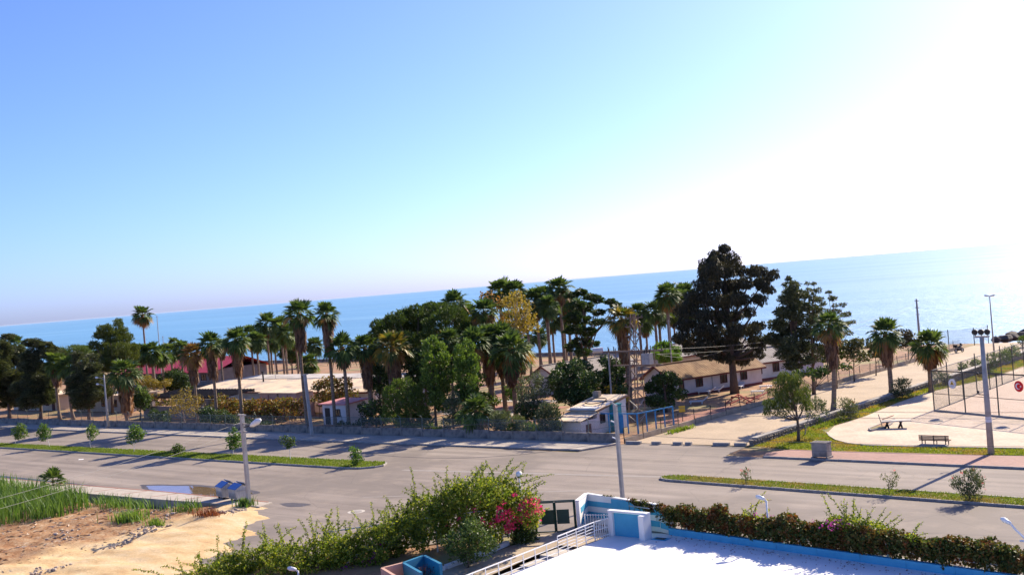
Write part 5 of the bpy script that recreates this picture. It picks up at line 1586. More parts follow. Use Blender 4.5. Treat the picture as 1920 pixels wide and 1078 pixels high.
# blue cubicle at the bottom edge
cu = thing('blue_cubicle', 'roofless blue walled cubicle with tan side under the bougainvillea', 'cubicle', (-44.5, 41.5, -.4))
zc = 1.0
L_, Bk, Rt, Md = (G(716, 1064, zc), G(795, 1040, zc), G(826, 1056, zc), G(756, 1054, zc))
def cw(a, b2, mat, nm='wall', z0=-.5):
    d = (b2-a); d.z = 0; d.normalize(); nn = Vector((-d.y, d.x, 0))*.08
    MB().prism([tuple((a+nn)[:2]), tuple((b2+nn)[:2]), tuple((b2-nn)[:2]), tuple((a-nn)[:2])], z0, zc).build(nm, mat, cu)
cw(L_, Md, 'salmon'); cw(Md, Bk, 'blue_paint_shaded'); cw(Bk, Rt, 'blue_paint_shaded')
fr = Md + (Rt - Bk)*1.1
cw(Md, fr, 'blue_paint_shaded', 'partition')
cw(L_, L_ + (Rt-Bk)*1.5, 'salmon', 'wall')

# ================================================================== FOREGROUND PLANTING
def shoots(g, starts, mat_leaf, size, per=.05):
    """arching stems with paired leaves: list of (start, tip) -> leaf quads, stem MB"""
    P, D, S = [], [], []
    mb = MB()
    for a, b2, sag in starts:
        a, b2 = Vector(a), Vector(b2)
        pts = bez(a, b2, (0, 0, sag*(b2-a).length), 9)
        mb.tube(pts, [.016*(1-.06*i) for i in range(9)], 4)
        L = (b2-a).length; n = int(L/per)
        for k in range(n):
            t = k/n; i = min(int(t*8), 7); p = pts[i].lerp(pts[i+1], t*8-i)
            if t < .12: continue
            for _ in range(2):
                d = Vector(g.normal(size=3)); d.normalize()
                P.append(p + d*size*.5); D.append(d); S.append(size*(1.1-.45*t)*g.uniform(.7, 1.2))
    P, D, S = np.array(P), np.array(D), np.array(S)
    return P, D, S, mb
def bougain(label, blobs, d0, thick, shoot_px, flowers, seed, dens=82, size=.16, base=None, cat='shrub', nrand=40, leaf='leaf_bougain', trunk=()):
    g = np.random.default_rng(seed)
    b = Vector(base)
    o = thing('bougainvillea', label, cat, b)
    bl = px_blobs([(x, y, r*1.08) for x, y, r in blobs], d0, thick, g, 2)
    v = cloud(bl, dens, size, .9, 'rand', .62, .5, g)
    st = []
    for (x0, y0, x1, y1, sg) in shoot_px:
        dd = d0 + g.uniform(-thick, thick)*.6
        st.append((AD(x0, y0, dd), AD(x1, y1, dd + g.uniform(-.6, .6)), sg))
    for _ in range(nrand):
        q = bl[g.integers(len(bl))]
        a = Vector(q[:3]); r = q[3]
        dr = Vector((g.normal(), g.normal(), abs(g.normal())*1.2 + .4)).normalized()
        st.append((a + dr*r*.4, a + dr*(r + g.uniform(.4, 1.7)), .18))
    P, D, S, mb = shoots(g, st, leaf, size*.95)
    v2 = leaf_quads(P, D, S, .6, g)
    link('foliage', leaf_mesh('foliage', np.concatenate([v, v2]) - np.array(b), leaf), o)
    for (a, b2, r) in trunk: mb.tube(bez(a, b2, (0, 0, 0), 5), r, 6)
    tag(mb.build('stems', 'bark', o), kind='stuff')
    for (nm, fb, mat, dn, sz) in flowers:
        fbw = px_blobs(fb, d0 - thick*.55, thick*.5, g, 1)
        w = cloud(fbw, dn, sz, .9, 'rand', .8, .6, g)
        tag(link(nm, leaf_mesh(nm, w - np.array(b), mat), o), kind='stuff')
    return o
UP = [(760, 985, 25), (790, 962, 26), (820, 947, 26), (850, 934, 28), (880, 924, 28), (910, 920, 28), (940, 926, 28), (970, 938, 25), (990, 960, 20), (770, 1002, 20), (810, 985, 26),
      (850, 972, 28), (890, 962, 28), (930, 962, 28), (960, 975, 24), (985, 984, 16), (1003, 955, 12), (835, 1008, 18), (790, 1015, 14), (740, 990, 16), (885, 995, 20), (925, 1000, 18), (735, 1006, 18), (755, 1022, 15), (742, 1030, 13), (998, 975, 12), (775, 975, 20)]
bougain('tall bougainvillea with arching lime shoots and pink flowers left of the green gate', UP, 65.0, 1.3,
        [(835, 935, 838, 872, .05), (850, 925, 862, 885, .1), (870, 920, 915, 870, .12), (900, 910, 938, 872, .1), (930, 915, 1000, 890, .15), (950, 920, 1040, 889, .12), (820, 945, 785, 905, .2), (800, 950, 757, 915, .25), (860, 915, 832, 898, .2),
         (775, 965, 735, 950, .3), (750, 985, 690, 985, .35), (980, 935, 1012, 925, .15), (990, 940, 1020, 938, .1), (905, 905, 890, 872, .1), (945, 912, 955, 880, .1), (965, 920, 1010, 898, .15), (840, 935, 808, 915, .2), (795, 955, 770, 920, .2)],
        [('flowers', [(985, 945, 14), (1003, 950, 10), (1000, 965, 12), (985, 965, 14), (970, 980, 12), (950, 985, 10), (960, 965, 12), (940, 968, 9), (955, 995, 8), (1008, 940, 6), (930, 975, 7), (890, 955, 5), (860, 970, 4), (875, 945, 4), (935, 950, 6), (990, 985, 8), (1012, 958, 8), (1006, 975, 8), (975, 950, 9), (995, 935, 7), (920, 985, 7), (905, 975, 6), (900, 940, 4), (945, 940, 6), (965, 925, 5), (870, 990, 5), (840, 985, 4), (815, 975, 4)], 'flower_pink', 52, .15)],
        21, base=(-46.5, 48, -.05), nrand=120, trunk=[((-46.4, 47.6, 0), (-46.6, 48.3, 1.9), .09), ((-45.2, 48.4, 0), (-45.0, 49, 1.8), .07), ((-48.0, 46.4, 0), (-47.6, 47, 1.8), .07)])
LO = [(395, 1080, 22), (425, 1068, 24), (465, 1056, 25), (505, 1048, 26), (545, 1040, 26), (585, 1038, 26), (625, 1034, 26), (660, 1026, 24), (695, 1014, 22), (720, 1000, 18), (640, 1066, 30), (585, 1070, 30), (525, 1078, 30), (690, 1050, 26), (455, 1085, 25), (360, 1092, 20), (720, 1030, 14), (650, 1095, 28)]
bougain('low sprawling bougainvillea with wild upright shoots along the bottom edge', LO, 64.0, 1.3,
        [(637, 1020, 632, 948, .06), (620, 1025, 650, 975, .25), (590, 1030, 582, 962, .05), (560, 1035, 535, 990, .2), (505, 1045, 497, 1000, .05), (480, 1050, 445, 1020, .3), (440, 1062, 400, 1042, .35), (420, 1070, 375, 1048, .3), (395, 1078, 340, 1058, .3),
         (415, 1070, 420, 1035, .1), (545, 1035, 575, 1000, .2), (600, 1030, 625, 985, .15), (660, 1020, 690, 985, .3), (690, 1008, 720, 985, .25), (360, 1085, 300, 1062, .25), (350, 1090, 330, 1045, .2), (330, 1095, 245, 1068, .2), (450, 1060, 470, 1015, .15)],
        [('flowers', [(700, 1055, 10), (712, 1070, 8), (690, 1070, 9), (650, 1062, 7), (640, 1080, 9), (718, 1020, 6), (672, 1040, 5), (600, 1060, 4), (660, 1015, 5), (705, 1035, 8), (680, 1058, 8), (715, 1060, 6)], 'flower_purple', 34, .14)],
        22, base=(-53, 40, -.05), nrand=120, trunk=[((-53, 40, -.1), (-53.2, 40.4, 1.2), .08), ((-50, 43, -.1), (-50.2, 43, 1.2), .08), ((-56, 37, -.1), (-56, 37.4, .8), .07)])
# trellis under the bougainvillea
tl = thing('trellis', 'weathered white pole trellis carrying the bougainvillea', 'trellis', (-47, 45, -.2))
for (xa, ya_, za, xb, yb, zb) in ((-49.6, 43.6, -.2, -49.6, 43.6, 1.9), (-46.4, 45.6, -.2, -46.4, 45.6, 2.0), (-43.9, 48.5, -.1, -43.9, 48.5, 2.1), (-51.2, 41.3, 1.6, -46.2, 45.8, 1.95), (-49.4, 41.3, 0, -48.0, 43.6, 1.7), (-46.2, 45.8, 1.95, -43.6, 49.0, 2.0)):
    MB().tube([(xa, ya_, za), (xb, yb, zb)], .045, 6).build('pole', 'white_stake', tl)
# small mop-headed tree in front, and the clipped ball
tree('round_tree', 'small dense green tree with two thin trunks in front of the bougainvillea', 'tree', (878, 1082), [(880, 1000, 20), (860, 1012, 20), (900, 1010, 20), (872, 1028, 20), (895, 1030, 18), (915, 1022, 14), (850, 1030, 12), (885, 985, 14), (878, 1045, 12)],
     'leaf_round', .17, 45, .9, 'rand', .4, 1.0, 2, .07, t=44.0, seed=33, nbr=8, ground=-.2)
tree('clipped_bush', 'dark clipped ball bush at the foot of the green gate', 'bush', (985, 1015), [(985, 1000, 17), (980, 1010, 14), (992, 1010, 13), (985, 990, 12)], 'leaf_dark', .12, 90, 1.0, 'rand', .6, .5, 3, .05, t=49.4, seed=34, nbr=3)
tree('purple_shrub', 'low dark purple leaved shrub in front of the blue cubicle', 'shrub', (800, 1082), [(795, 1072, 12), (812, 1076, 10), (780, 1078, 10)], 'leaf_plum', .1, 40, .8, 'up', .3, .5, 2, .04, t=40.5, seed=35, nbr=3, ground=-.5)
gl = np.random.default_rng(44); n = 420
lx = gl.uniform(-35.5, -10, n); ly = (53.95 - .122*(lx + 36)) - .55 - np.abs(gl.normal(size=n))*.75
q = np.stack([lx, ly, np.full(n, .056)], 1); dr = unit(n, gl); dr[:, 2] *= .1; dr /= np.linalg.norm(dr, axis=1, keepdims=True)
o = link('fallen_leaves', leaf_mesh('fallen_leaves', leaf_quads(q, dr, gl.uniform(.06, .14, n), .6, gl), 'brush_red'))
tag(o, 'brown fallen leaves scattered on the white deck under the hedge', 'leaves', kind='stuff')
# long red and green hedge
g8 = np.random.default_rng(8)
hedge = thing('hedge', 'long clipped hedge turning red and green on the blue kerb wall', 'hedge', (-26, 53, 0))
HB = []
for s in np.arange(-35.4, -8, .32):
    top = 1.5 + .16*math.sin(s*1.3) + .1*math.sin(s*2.9+1) + (.25 if s < -34.4 else 0)
    for z in np.arange(.75, top-.15, .4):
        HB.append((s + g8.normal()*.1, th_(s) + .1 + g8.normal()*.16, z, .40*g8.uniform(.85, 1.15)))
    HB.append((s, th_(s) + .1 + g8.normal()*.2, top - .3, .38*g8.uniform(.8, 1.2)))
v = cloud(HB, 115, .16, .95, 'rand', .65, .55, g8)
link('foliage', leaf_mesh('foliage', v - np.array((-26, 53, 0)), 'leaf_hedge'), hedge)
mbx = MB()
for s in np.arange(-35, -8, 1.3):
    mbx.tube(bez((s, th_(s)+.1, 0), (s + g8.normal()*.3, th_(s)+.1, 1.1), (g8.normal()*.1, 0, 0), 4), .035, 5)
tag(mbx.build('stems', 'bark', hedge), kind='stuff')
# creeper over the garden wall
cr = thing('creeper', 'red tinged creeper trailing over the top of the striped garden wall', 'creeper', (-37, 54, 1.5))
HB = []
for k in range(30):
    f = k/29; p = WB.lerp(WC, .62 + .38*f) if f < .75 else WC.lerp(WD, (f-.75)*4)
    zt = (1.68 - .12*f)
    for _ in range(1 + int(f*3)):
        HB.append((p.x + g8.normal()*.1, p.y - .12 + g8.normal()*.1, zt - abs(g8.normal())*(.06 + .3*f), .16 + .1*f))
for k in range(14): HB.append((-40.9 + k*.06, 54.55, 1.74, .07))
link('foliage', leaf_mesh('foliage', cloud(HB, 75, .12, .9, 'rand', .65, .4, g8) - np.array((-37, 54, 1.5)), 'leaf_hedge'), cr)
mbx = MB()
for k in range(6):
    p = WB.lerp(WC, .6 + .07*k)
    mbx.tube([(p.x, p.y-.13, 1.6), (p.x + .05, p.y-.16, 1.3), (p.x + .02, p.y-.15, 1.05)], .018, 4)
tag(mbx.build('stems', 'bark', cr), kind='stuff')
# bougainvilleas that grow up through the hedge
bougain('purple flowered bougainvillea with bare upright shoots rising from the hedge', [(1570, 985, 16), (1600, 985, 18), (1630, 990, 18), (1655, 1000, 16), (1590, 1010, 18), (1630, 1015, 18), (1610, 1035, 16), (1560, 1000, 12), (1660, 1020, 12)], depth(Vector((-24.5, 52.6, 0))) + .4, .6,
        [(1590, 985, 1577, 940, .03), (1578, 990, 1545, 958, .05), (1600, 980, 1602, 945, .03), (1620, 985, 1640, 950, .04), (1640, 990, 1660, 952, .03), (1650, 995, 1690, 965, .05), (1655, 1005, 1695, 972, .08), (1610, 980, 1615, 950, .03), (1630, 985, 1625, 955, .03), (1580, 985, 1562, 965, .04), (1645, 990, 1672, 960, .03), (1585, 985, 1583, 935, .02)],
        [('flowers', [(1560, 985, 9), (1575, 980, 8), (1590, 985, 7), (1600, 995, 6), (1550, 978, 5), (1620, 990, 5), (1535, 985, 6)], 'flower_purple', 45, .11)], 41, 110, .14, (-24.5, 52.8, 0), nrand=10, leaf='leaf_bougain')
bougain('small bougainvillea sprig with magenta flowers by the hedge lamp', [(1410, 970, 10), (1430, 972, 8), (1400, 962, 6)], depth(Vector((-29.8, 53.3, 0))) + .3, .4,
        [(1400, 970, 1390, 952, .05), (1415, 968, 1420, 945, .05), (1475, 975, 1478, 950, .03), (1430, 968, 1445, 955, .05)], [('flowers', [(1415, 962, 5), (1435, 965, 5), (1450, 968, 5), (1525, 980, 5)], 'flower_purple', 50, .1)], 42, 45, .12, (-30, 53.4, 0), nrand=4)
bougain('sprig with a pink flower cluster near the right end of the hedge', [(1770, 1022, 7), (1710, 1010, 7), (1705, 1004, 6)], depth(Vector((-20.5, 52.1, 0))) + .3, .3,
        [(1770, 1020, 1752, 1007, .05), (1780, 1020, 1785, 1010, .03), (1712, 1010, 1715, 998, .03), (1702, 1008, 1697, 1003, .03)], [('flowers', [(1770, 1020, 4), (1776, 1024, 4)], 'flower_purple', 60, .1)], 43, 45, .12, (-20.5, 52.2, 0), nrand=3)

# ================================================================== PALMS
def frond_geo(elev, seed, n=14, scale=1.0):
    """one fan leaf pointing along +X: petiole, then a pleated fan of narrow blades whose tips hang"""
    g = random.Random(seed)
    V_, F_ = [], []
    lp = g.uniform(.80, 1.1); e = R(elev)
    p0 = Vector((.06, 0, 0)); d = Vector((math.cos(e), 0, math.sin(e)))
    hub = p0 + d*lp; hub.z -= .06*lp*math.cos(e)
    w = .035
    V_ += [p0 + Vector((0, -w, 0)), p0 + Vector((0, w, 0)), hub + Vector((0, w*.7, 0)), hub + Vector((0, -w*.7, 0))]
    F_.append((0, 1, 2, 3))
    e2 = e - R(10 if elev > 30 else 22)
    tw = g.uniform(-.5, .5)
    ax = Vector((math.cos(e2), 0, math.sin(e2))); sd = Vector((0, math.cos(tw), math.sin(tw)))
    sd = (sd - ax*sd.dot(ax)).normalized(); nr = ax.cross(sd).normalized()
    if nr.z < 0: nr = -nr
    Lb = g.uniform(.95, 1.2)
    hang = .10 if elev > 50 else .17 if elev > 10 else .26
    for k in range(n):
        th = R(-105 + 210*k/(n-1)) + g.uniform(-.05, .05)
        L = Lb*(1 - .28*(abs(th)/R(105))**2)*g.uniform(.9, 1.08)
        dr = ax*math.cos(th) + sd*math.sin(th) + nr*.28*abs(math.sin(th))
        dr.normalize()
        pr = dr.cross(nr).normalized()
        mid = hub + dr*L*.58; mid.z -= hang*.2*L
        tip = hub + dr*L*.97; tip.z -= (hang + hang*.9*g.random())*L
        wm = L*.098
        b = len(V_)
        up = nr*.025*(1 if k % 2 else -1)
        V_ += [hub, mid - pr*wm + up, tip - pr*wm*.12, tip + pr*wm*.12, mid + pr*wm - up]
        F_ += [(b, b+1, b+4), (b+1, b+2, b+3, b+4)]
    return [v*scale for v in V_], F_
ELEVS = (82, 62, 42, 22, 2, -20, -42, -62)
FR = {}
for e_ in ELEVS:
    for sdn in range(2):
        V_, F_ = frond_geo(e_, e_*7 + sdn)
        FR[(e_, sdn)] = (V_, F_)
FMESH = {}
def frond_mesh(k, mat):
    if (k, mat) not in FMESH:
        me = bpy.data.meshes.new('frond')
        V_, F_ = FR[k]
        me.from_pydata([tuple(v) for v in V_], [], F_)
        me.materials.append(MATS[mat])
        FMESH[(k, mat)] = me
    return FMESH[(k, mat)]
COUNT = {82: 5, 62: 8, 42: 9, 22: 8, 2: 8, -20: 7, -42: 5, -62: 4}
def crown_layout(seed, lush=1.0):
    g = random.Random(seed); out = []
    for e_ in ELEVS:
        n = max(2, round(COUNT[e_]*lush)); a0 = g.uniform(0, 6.28)
        for i in range(n):
            out.append(((e_, g.randrange(2)), a0 + 6.28*i/n + g.uniform(-.25, .25), g.uniform(-.14, .14), g.uniform(.85, 1.12)))
    return out
def crown_joined(seed, mat, lush=1.0):
    V_, F_ = [], []
    for k, az, ti, sc in crown_layout(seed, lush):
        m = Matrix.Rotation(az, 3, 'Z') @ Matrix.Rotation(ti, 3, 'X')
        b = len(V_)
        V_ += [tuple((m @ v)*sc) for v in FR[k][0]]
        F_ += [tuple(i+b for i in f) for f in FR[k][1]]
    me = bpy.data.meshes.new('crown'); me.from_pydata(V_, [], F_); me.materials.append(MATS[mat]); return me
CROWNS = {m: [crown_joined(100+i, m, l) for i, l in enumerate((1, .85, 1.1, .7, .95, .8))] for m in ('leaf_palm', 'leaf_palm_yellow', 'leaf_palm_dry')}
CROWN_HEART = MB().ball((0, 0, -.1), .34, 8, 6, (.8, .8, 1.4)).mesh('crown', 'palm_skirt')
def skirt_mesh(L, seed, wide=.62):
    g = np.random.default_rng(seed); n = int(170 + 75*L)
    v = np.empty((n, 6, 3))
    for i in range(n):
        a = g.uniform(0, 6.28); z = -g.random()**.8*max(L-.55, .2)
        ln = g.uniform(.7, 1.35)
        fr = -z/max(L, .1)
        rm = wide*(1.05 - .35*fr)*g.uniform(.55, 1.1)
        d = np.array([math.cos(a), math.sin(a), 0]); s_ = np.array([-math.sin(a), math.cos(a), 0])
        w = g.uniform(.05, .17)
        p0 = d*.2 + [0, 0, z]; p1 = d*rm + [0, 0, z - ln*.4]; p2 = d*rm*g.uniform(.75, 1.15) + [0, 0, z - ln] + s_*g.normal()*.12
        v[i] = [p0 - s_*w*.5, p0 + s_*w*.5, p1 + s_*w, p1 - s_*w, p2 + s_*w*.25, p2 - s_*w*.25]
    idx = ((np.arange(n)*6)[:, None] + np.array([0, 1, 2, 3, 3, 2, 4, 5])[None]).ravel()
    return mesh_np('dead_leaf_skirt', v.reshape(-1, 3), 4, idx, 'palm_skirt')
SKIRTS = {}
def skirt_for(L):
    k = min((.8, 1.6, 2.6, 3.6, 4.6, 5.6), key=lambda q: abs(q-L))
    if k not in SKIRTS: SKIRTS[k] = skirt_mesh(k, int(k*10), .62 if k < 2 else .78)
    return SKIRTS[k], L/k
npalm = [0]
def palm(label, px, py, t=None, base=None, skirt=1.0, size=1.0, mat='leaf_palm', detail=False, r=.2, group='washingtonia palms of the grove', lush=None):
    """px,py: photo position of the crown's heart; t: distance line, or base: photo point of the foot"""
    i = npalm[0]; npalm[0] += 1
    size = size*.86*random.Random(7000+i).uniform(.88, 1.12); skirt = skirt*random.Random(8000+i).uniform(.75, 1.15)
    g = random.Random(500+i)
    if base is not None:
        b = G(*base); hp = AD(px, py, depth(b))
    else:
        hp = AT(px, py, t); b = Vector((hp.x, hp.y, 0))
    o = thing('palm_tree', label, 'palm tree', b, 0, group)
    top = hp - b
    bend = (g.uniform(-.5, .5), g.uniform(-.5, .5), 0)
    pts = bez((0, 0, -.1), top, bend, 14)
    rs = []
    for k in range(14):
        f = k/13
        rs.append(r*(1.45 if k == 0 else 1.15 if k == 1 else 1.0 - .25*f)*(1 + .05*(k % 2)))
    MB().tube(pts, rs, 9).build('trunk', 'palm_trunk', o, True, local=True)
    az = g.uniform(0, 6.28)
    tl = (g.uniform(-.16, .16), g.uniform(-.16, .16), az)
    if detail:
        cr_ = link('crown', CROWN_HEART, o, top, tl, (size,)*3)
        for k, a, ti, sc in crown_layout(900+i, lush or g.uniform(.75, 1.1)):
            m_ = mat
            if k[0] <= -20 and g.random() < .45: m_ = 'leaf_palm_dry'
            link('frond', frond_mesh(k, m_), cr_, (0, 0, 0), (ti, 0, a), (sc, sc, sc))
    else:
        link('crown', CROWNS[mat][i % 6], o, top, tl, (size,)*3)
    if skirt > 0:
        me, zs = skirt_for(skirt)
        link('dead_leaf_skirt', me, o, top + Vector((0, 0, -.15)), (0, 0, az*2), (size*.95, size*.95, zs))
    return o
pf_ = 'palms along the promenade plaza'
palm('palm with long dead leaf skirt standing nearest the tamarisk by the path', 1556, 612, base=(1562, 777), skirt=3.6, size=1.15, detail=True, r=.24, group=pf_)
palm('middle of the three palms along the stone wall by the path', 1660, 628, base=(1672, 745), skirt=2.8, size=1.3, detail=True, r=.26, group=pf_)
palm('seaward palm of the three beside the court fence', 1742, 650, base=(1747, 735), skirt=2.2, size=1.3, detail=True, r=.26, group=pf_)
palm('tallest front palm left of the leaning pole', 560, 590, t=84, skirt=4.6, size=1.18, detail=True, r=.2)
palm('tall front palm right of the leaning pole', 612, 592, t=83.5, skirt=4.6, size=1.18, detail=True, r=.2)
palm('front palm with heavy brown skirt, right one of the three by the pergola', 442, 640, t=86, skirt=5.0, size=1.25, detail=True, r=.24)
palm('front palm with heavy brown skirt, middle one of the three by the pergola', 395, 647, t=85, skirt=3.8, size=1.25, detail=True, r=.22)
palm('front palm with dry brownish crown, left one of the three by the pergola', 360, 666, t=84, skirt=3.6, size=1.1, detail=True, r=.2, mat='leaf_palm_dry')
palm('mid height green palm with short skirt right of the tall pair', 642, 655, t=84, skirt=1.0, size=1.2, detail=True, r=.22)
palm('palm with ragged skirt and some yellow leaves right of the hut', 684, 655, t=87, skirt=4.4, size=1.2, detail=True, r=.3)
palm('palm with yellowing leaves left of the poplars', 736, 655, t=88, skirt=4.6, size=1.3, detail=True, r=.3, mat='leaf_palm_yellow')
palm('short palm with skirt down to the ground beside the left lamp', 233, 702, t=82, skirt=5.6, size=1.5, detail=True, r=.25)
palm('dark shaded palm between the conifers at the left, left of a pair', 104, 684, t=84, skirt=3.4, size=1.3, r=.24)
palm('dark shaded palm between the conifers at the left, right of a pair', 130, 690, t=84.5, skirt=3.4, size=1.25, r=.24)
palm('lone slender palm standing clear against the sea at the left', 267, 593, t=126, skirt=.9, size=1.75, detail=True, r=.22, lush=.8)
palm('mid left palm before the red roof, left of its row', 262, 664, t=100, skirt=1.4, size=1.3, r=.25)
palm('mid left palm before the red roof, second of its row', 282, 662, t=101, skirt=1.2, size=1.35, r=.26)
palm('mid left palm before the red roof, third of its row', 301, 667, t=104, skirt=.9, size=1.2, r=.22)
palm('mid left palm before the red roof, fourth of its row', 318, 662, t=112, skirt=.9, size=1.25, r=.24)
palm('tiny far palm on the shore above the red roof', 326, 644, t=150, skirt=1.2, size=1.0, r=.2)
palm('slim palm of the middle left cluster, leftmost', 481, 640, t=113, skirt=1.2, size=1.25, r=.2)
palm('slim palm of the middle left cluster, tallest', 499, 610, t=117, skirt=1.6, size=1.35, r=.2)
palm('slim palm of the middle left cluster, third', 508, 640, t=122, skirt=1.0, size=1.15, r=.2)
palm('slim palm of the middle left cluster, right of the tallest', 524, 612, t=119, skirt=1.6, size=1.3, r=.2)
palm('slim palm of the middle left cluster, partly behind the tall front palm', 536, 628, t=115, skirt=1.4, size=1.25, r=.22)
palm('slim palm of the middle left cluster, low one before the beach', 552, 640, t=125, skirt=1.0, size=1.0, r=.2)
palm('small far palm at the beach between the tall front pair', 590, 650, t=165, skirt=.9, size=1.45, r=.2)
palm('palm head rising above the right end of the round dark pine', 852, 572, t=106, skirt=1.0, size=1.35, detail=True, r=.25)
palm('palm head right of the round dark pine, lower neighbour', 876, 598, t=108, skirt=1.0, size=1.1, r=.25)
palm('palm left of the orange autumn tree', 908, 588, t=104, skirt=1.6, size=1.35, detail=True, r=.25)
palm('broad dark palm of the central clump, leftmost', 886, 645, t=92, skirt=3.6, size=1.4, detail=True, r=.26)
palm('broad dark palm of the central clump, second', 912, 638, t=95, skirt=4.4, size=1.4, r=.28)
palm('broad dark palm of the central clump, third', 938, 640, t=97, skirt=4.4, size=1.4, r=.28)
palm('broad dark palm of the central clump, rightmost', 958, 658, t=93, skirt=3.6, size=1.5, detail=True, r=.28)
palm('palm head poking over the autumn tree, left of two', 936, 549, t=128, skirt=1.4, size=1.45, r=.26)
palm('palm head poking over the autumn tree, right of two', 964, 550, t=128, skirt=1.4, size=1.4, r=.26)
palm('tall palm of the row right of the autumn tree, first', 1003, 566, t=128, skirt=2.2, size=1.3, r=.24)
palm('tall palm of the row right of the autumn tree, second', 1019, 556, t=131, skirt=2.2, size=1.4, r=.24)
palm('tall palm of the row right of the autumn tree, third and darkest', 1027, 575, t=126, skirt=2.0, size=1.2, r=.22)
palm('tallest palm of the row beside the dark spreading pine', 1048, 543, t=131, skirt=2.2, size=1.55, detail=True, r=.26)
palm('palm of the row half hidden by the dark spreading pine', 1062, 568, t=134, skirt=2.2, size=1.3, r=.24)
palm('palm of the row with its head inside the pine crown', 1078, 580, t=137, skirt=1.6, size=1.2, r=.24)
palm('little far palm seen between the grove trunks', 1012, 632, t=155, skirt=.9, size=1.1, r=.2)
palm('yellowish palm with thick skirt directly behind the electricity tower', 1166, 602, t=103, skirt=4.4, size=1.3, detail=True, r=.36, mat='leaf_palm_yellow')
palm('slim shore palm right of the tower, leftmost', 1197, 588, t=150, skirt=.9, size=1.15, r=.2)
palm('shore palm right of the tower, second', 1227, 585, t=150, skirt=1.0, size=1.4, r=.26)
palm('shore palm right of the tower, third', 1237, 592, t=156, skirt=1.0, size=1.3, r=.26)
palm('tall shore palm beside the big dark tree, left', 1251, 556, t=146, skirt=1.2, size=1.6, detail=True, r=.3)
palm('tall shore palm beside the big dark tree, middle', 1272, 566, t=150, skirt=1.2, size=1.45, r=.28)
palm('tall shore palm beside the big dark tree, right', 1283, 556, t=153, skirt=1.2, size=1.5, r=.28)
palm('low palm with skirt leaning over the street wall below the poplars', 893, 772, t=82.2, skirt=2.2, size=1.15, detail=True, r=.22)
palm('palm behind the far left conifer', 28, 648, t=92, skirt=2.2, size=1.3, r=.24)
palm('squat palm on the sandy ground beyond the long building', 578, 684, t=138, skirt=0, size=1.3, r=.2)
for lab, x, y, t_, sz in (('slim palm standing apart at the left of the middle left cluster', 470, 628, 119, 1.15), ('small palm between the middle left cluster trunks', 515, 634, 130, 1.1), ('slim palm behind the heavy skirted trio', 415, 652, 104, 1.0),
                          ('slim palm left of the heavy skirted trio', 340, 655, 110, 1.05), ('palm half hidden below the autumn tree, left', 955, 605, 121, 1.2), ('palm half hidden below the autumn tree, right', 985, 598, 125, 1.2),
                          ('far palm low in the grove row, left', 1035, 604, 142, 1.1), ('far palm low in the grove row, right', 1057, 596, 144, 1.15), ('far stunted palm at the back of the grove', 990, 640, 152, 1.0),
                          ('far shore palm between the two groups right of the tower', 1208, 603, 160, 1.15), ('far shore palm behind the tall ones by the big tree, left', 1261, 590, 160, 1.2), ('far shore palm behind the tall ones by the big tree, right', 1294, 588, 160, 1.2),
                          ('palm behind the yellowing pair left of the poplars', 706, 662, 98, 1.05), ('palm rising behind the poplars', 840, 640, 94, 1.1), ('palm crown pressed against the right of the central clump', 975, 672, 97, 1.1)):
    palm(lab, x, y, t=t_, skirt=1.2 + .8*((x*7) % 3)/2, size=sz, r=.2)
# young fan palm on the near verge
b = G(100, 912)
o = thing('palm_tree', 'young ground hugging fan palm on the near verge above the reeds', 'palm tree', (b.x, b.y, .1))
MB().tube([(0, 0, -.2), (0, 0, .35)], [.16, .12], 8).build('trunk', 'palm_trunk', o, local=True)
hrt = link('crown', CROWN_HEART, o, (0, 0, .35), (0, 0, 0), (.5, .5, .5))
gq = random.Random(77)
for k, a, ti, sc in crown_layout(1234, .55):
    if k[0] >= 2: link('frond', frond_mesh(k, 'leaf_palm'), hrt, (0, 0, 0), (ti, 0, a), (sc*1.5,)*3)

# ================================================================== TREES AND SHRUBS
CT = dict(orient='flat', asp=.35, zsc=.55)
tree('cedar_tree', 'dark conifer cut by the left edge of the view', 'tree', (18, 785), [(4, 632, 9), (0, 648, 16), (14, 655, 16), (-8, 668, 24), (22, 672, 20), (38, 688, 16), (0, 694, 28), (28, 706, 22), (-14, 716, 28), (14, 726, 28), (44, 728, 18), (34, 745, 20), (5, 750, 24), (52, 712, 10)],
     'leaf_cedar', .55, 13, thick=3.5, trunk_r=.28, t=84, seed=51, nbr=14, **CT)
tree('cedar_tree', 'dark flat topped conifer second from the left edge', 'tree', (76, 785), [(58, 646, 10), (72, 642, 12), (90, 648, 11), (100, 655, 7), (66, 662, 16), (88, 668, 16), (60, 684, 18), (84, 690, 20), (72, 708, 22), (94, 712, 18), (56, 722, 18), (80, 732, 22), (98, 742, 16), (62, 748, 18)],
     'leaf_cedar', .55, 13, thick=3.0, trunk_r=.26, t=84, seed=52, nbr=14, **CT)
tree('umbrella_pine', 'light green umbrella shaped pine peeping between dark conifers', 'tree', (145, 760), [(122, 660, 10), (138, 655, 12), (154, 656, 12), (167, 664, 10), (112, 668, 8), (145, 668, 14), (130, 676, 12), (160, 676, 12)],
     'leaf_pine_light', .42, 13, .6, 'up', .3, 2.5, 2, .24, t=102, seed=53, nbr=9)
tree('cedar_tree', 'grey green drooping conifer right of the shaded palm pair', 'tree', (166, 785), [(152, 664, 9), (162, 676, 13), (148, 690, 14), (174, 692, 15), (186, 706, 12), (156, 708, 20), (180, 722, 16), (150, 730, 20), (172, 740, 20), (190, 738, 10), (160, 756, 18)],
     'leaf_cedar', .5, 13, .55, 'flat', .35, 2.5, 2, .24, t=83.5, seed=54, nbr=13)
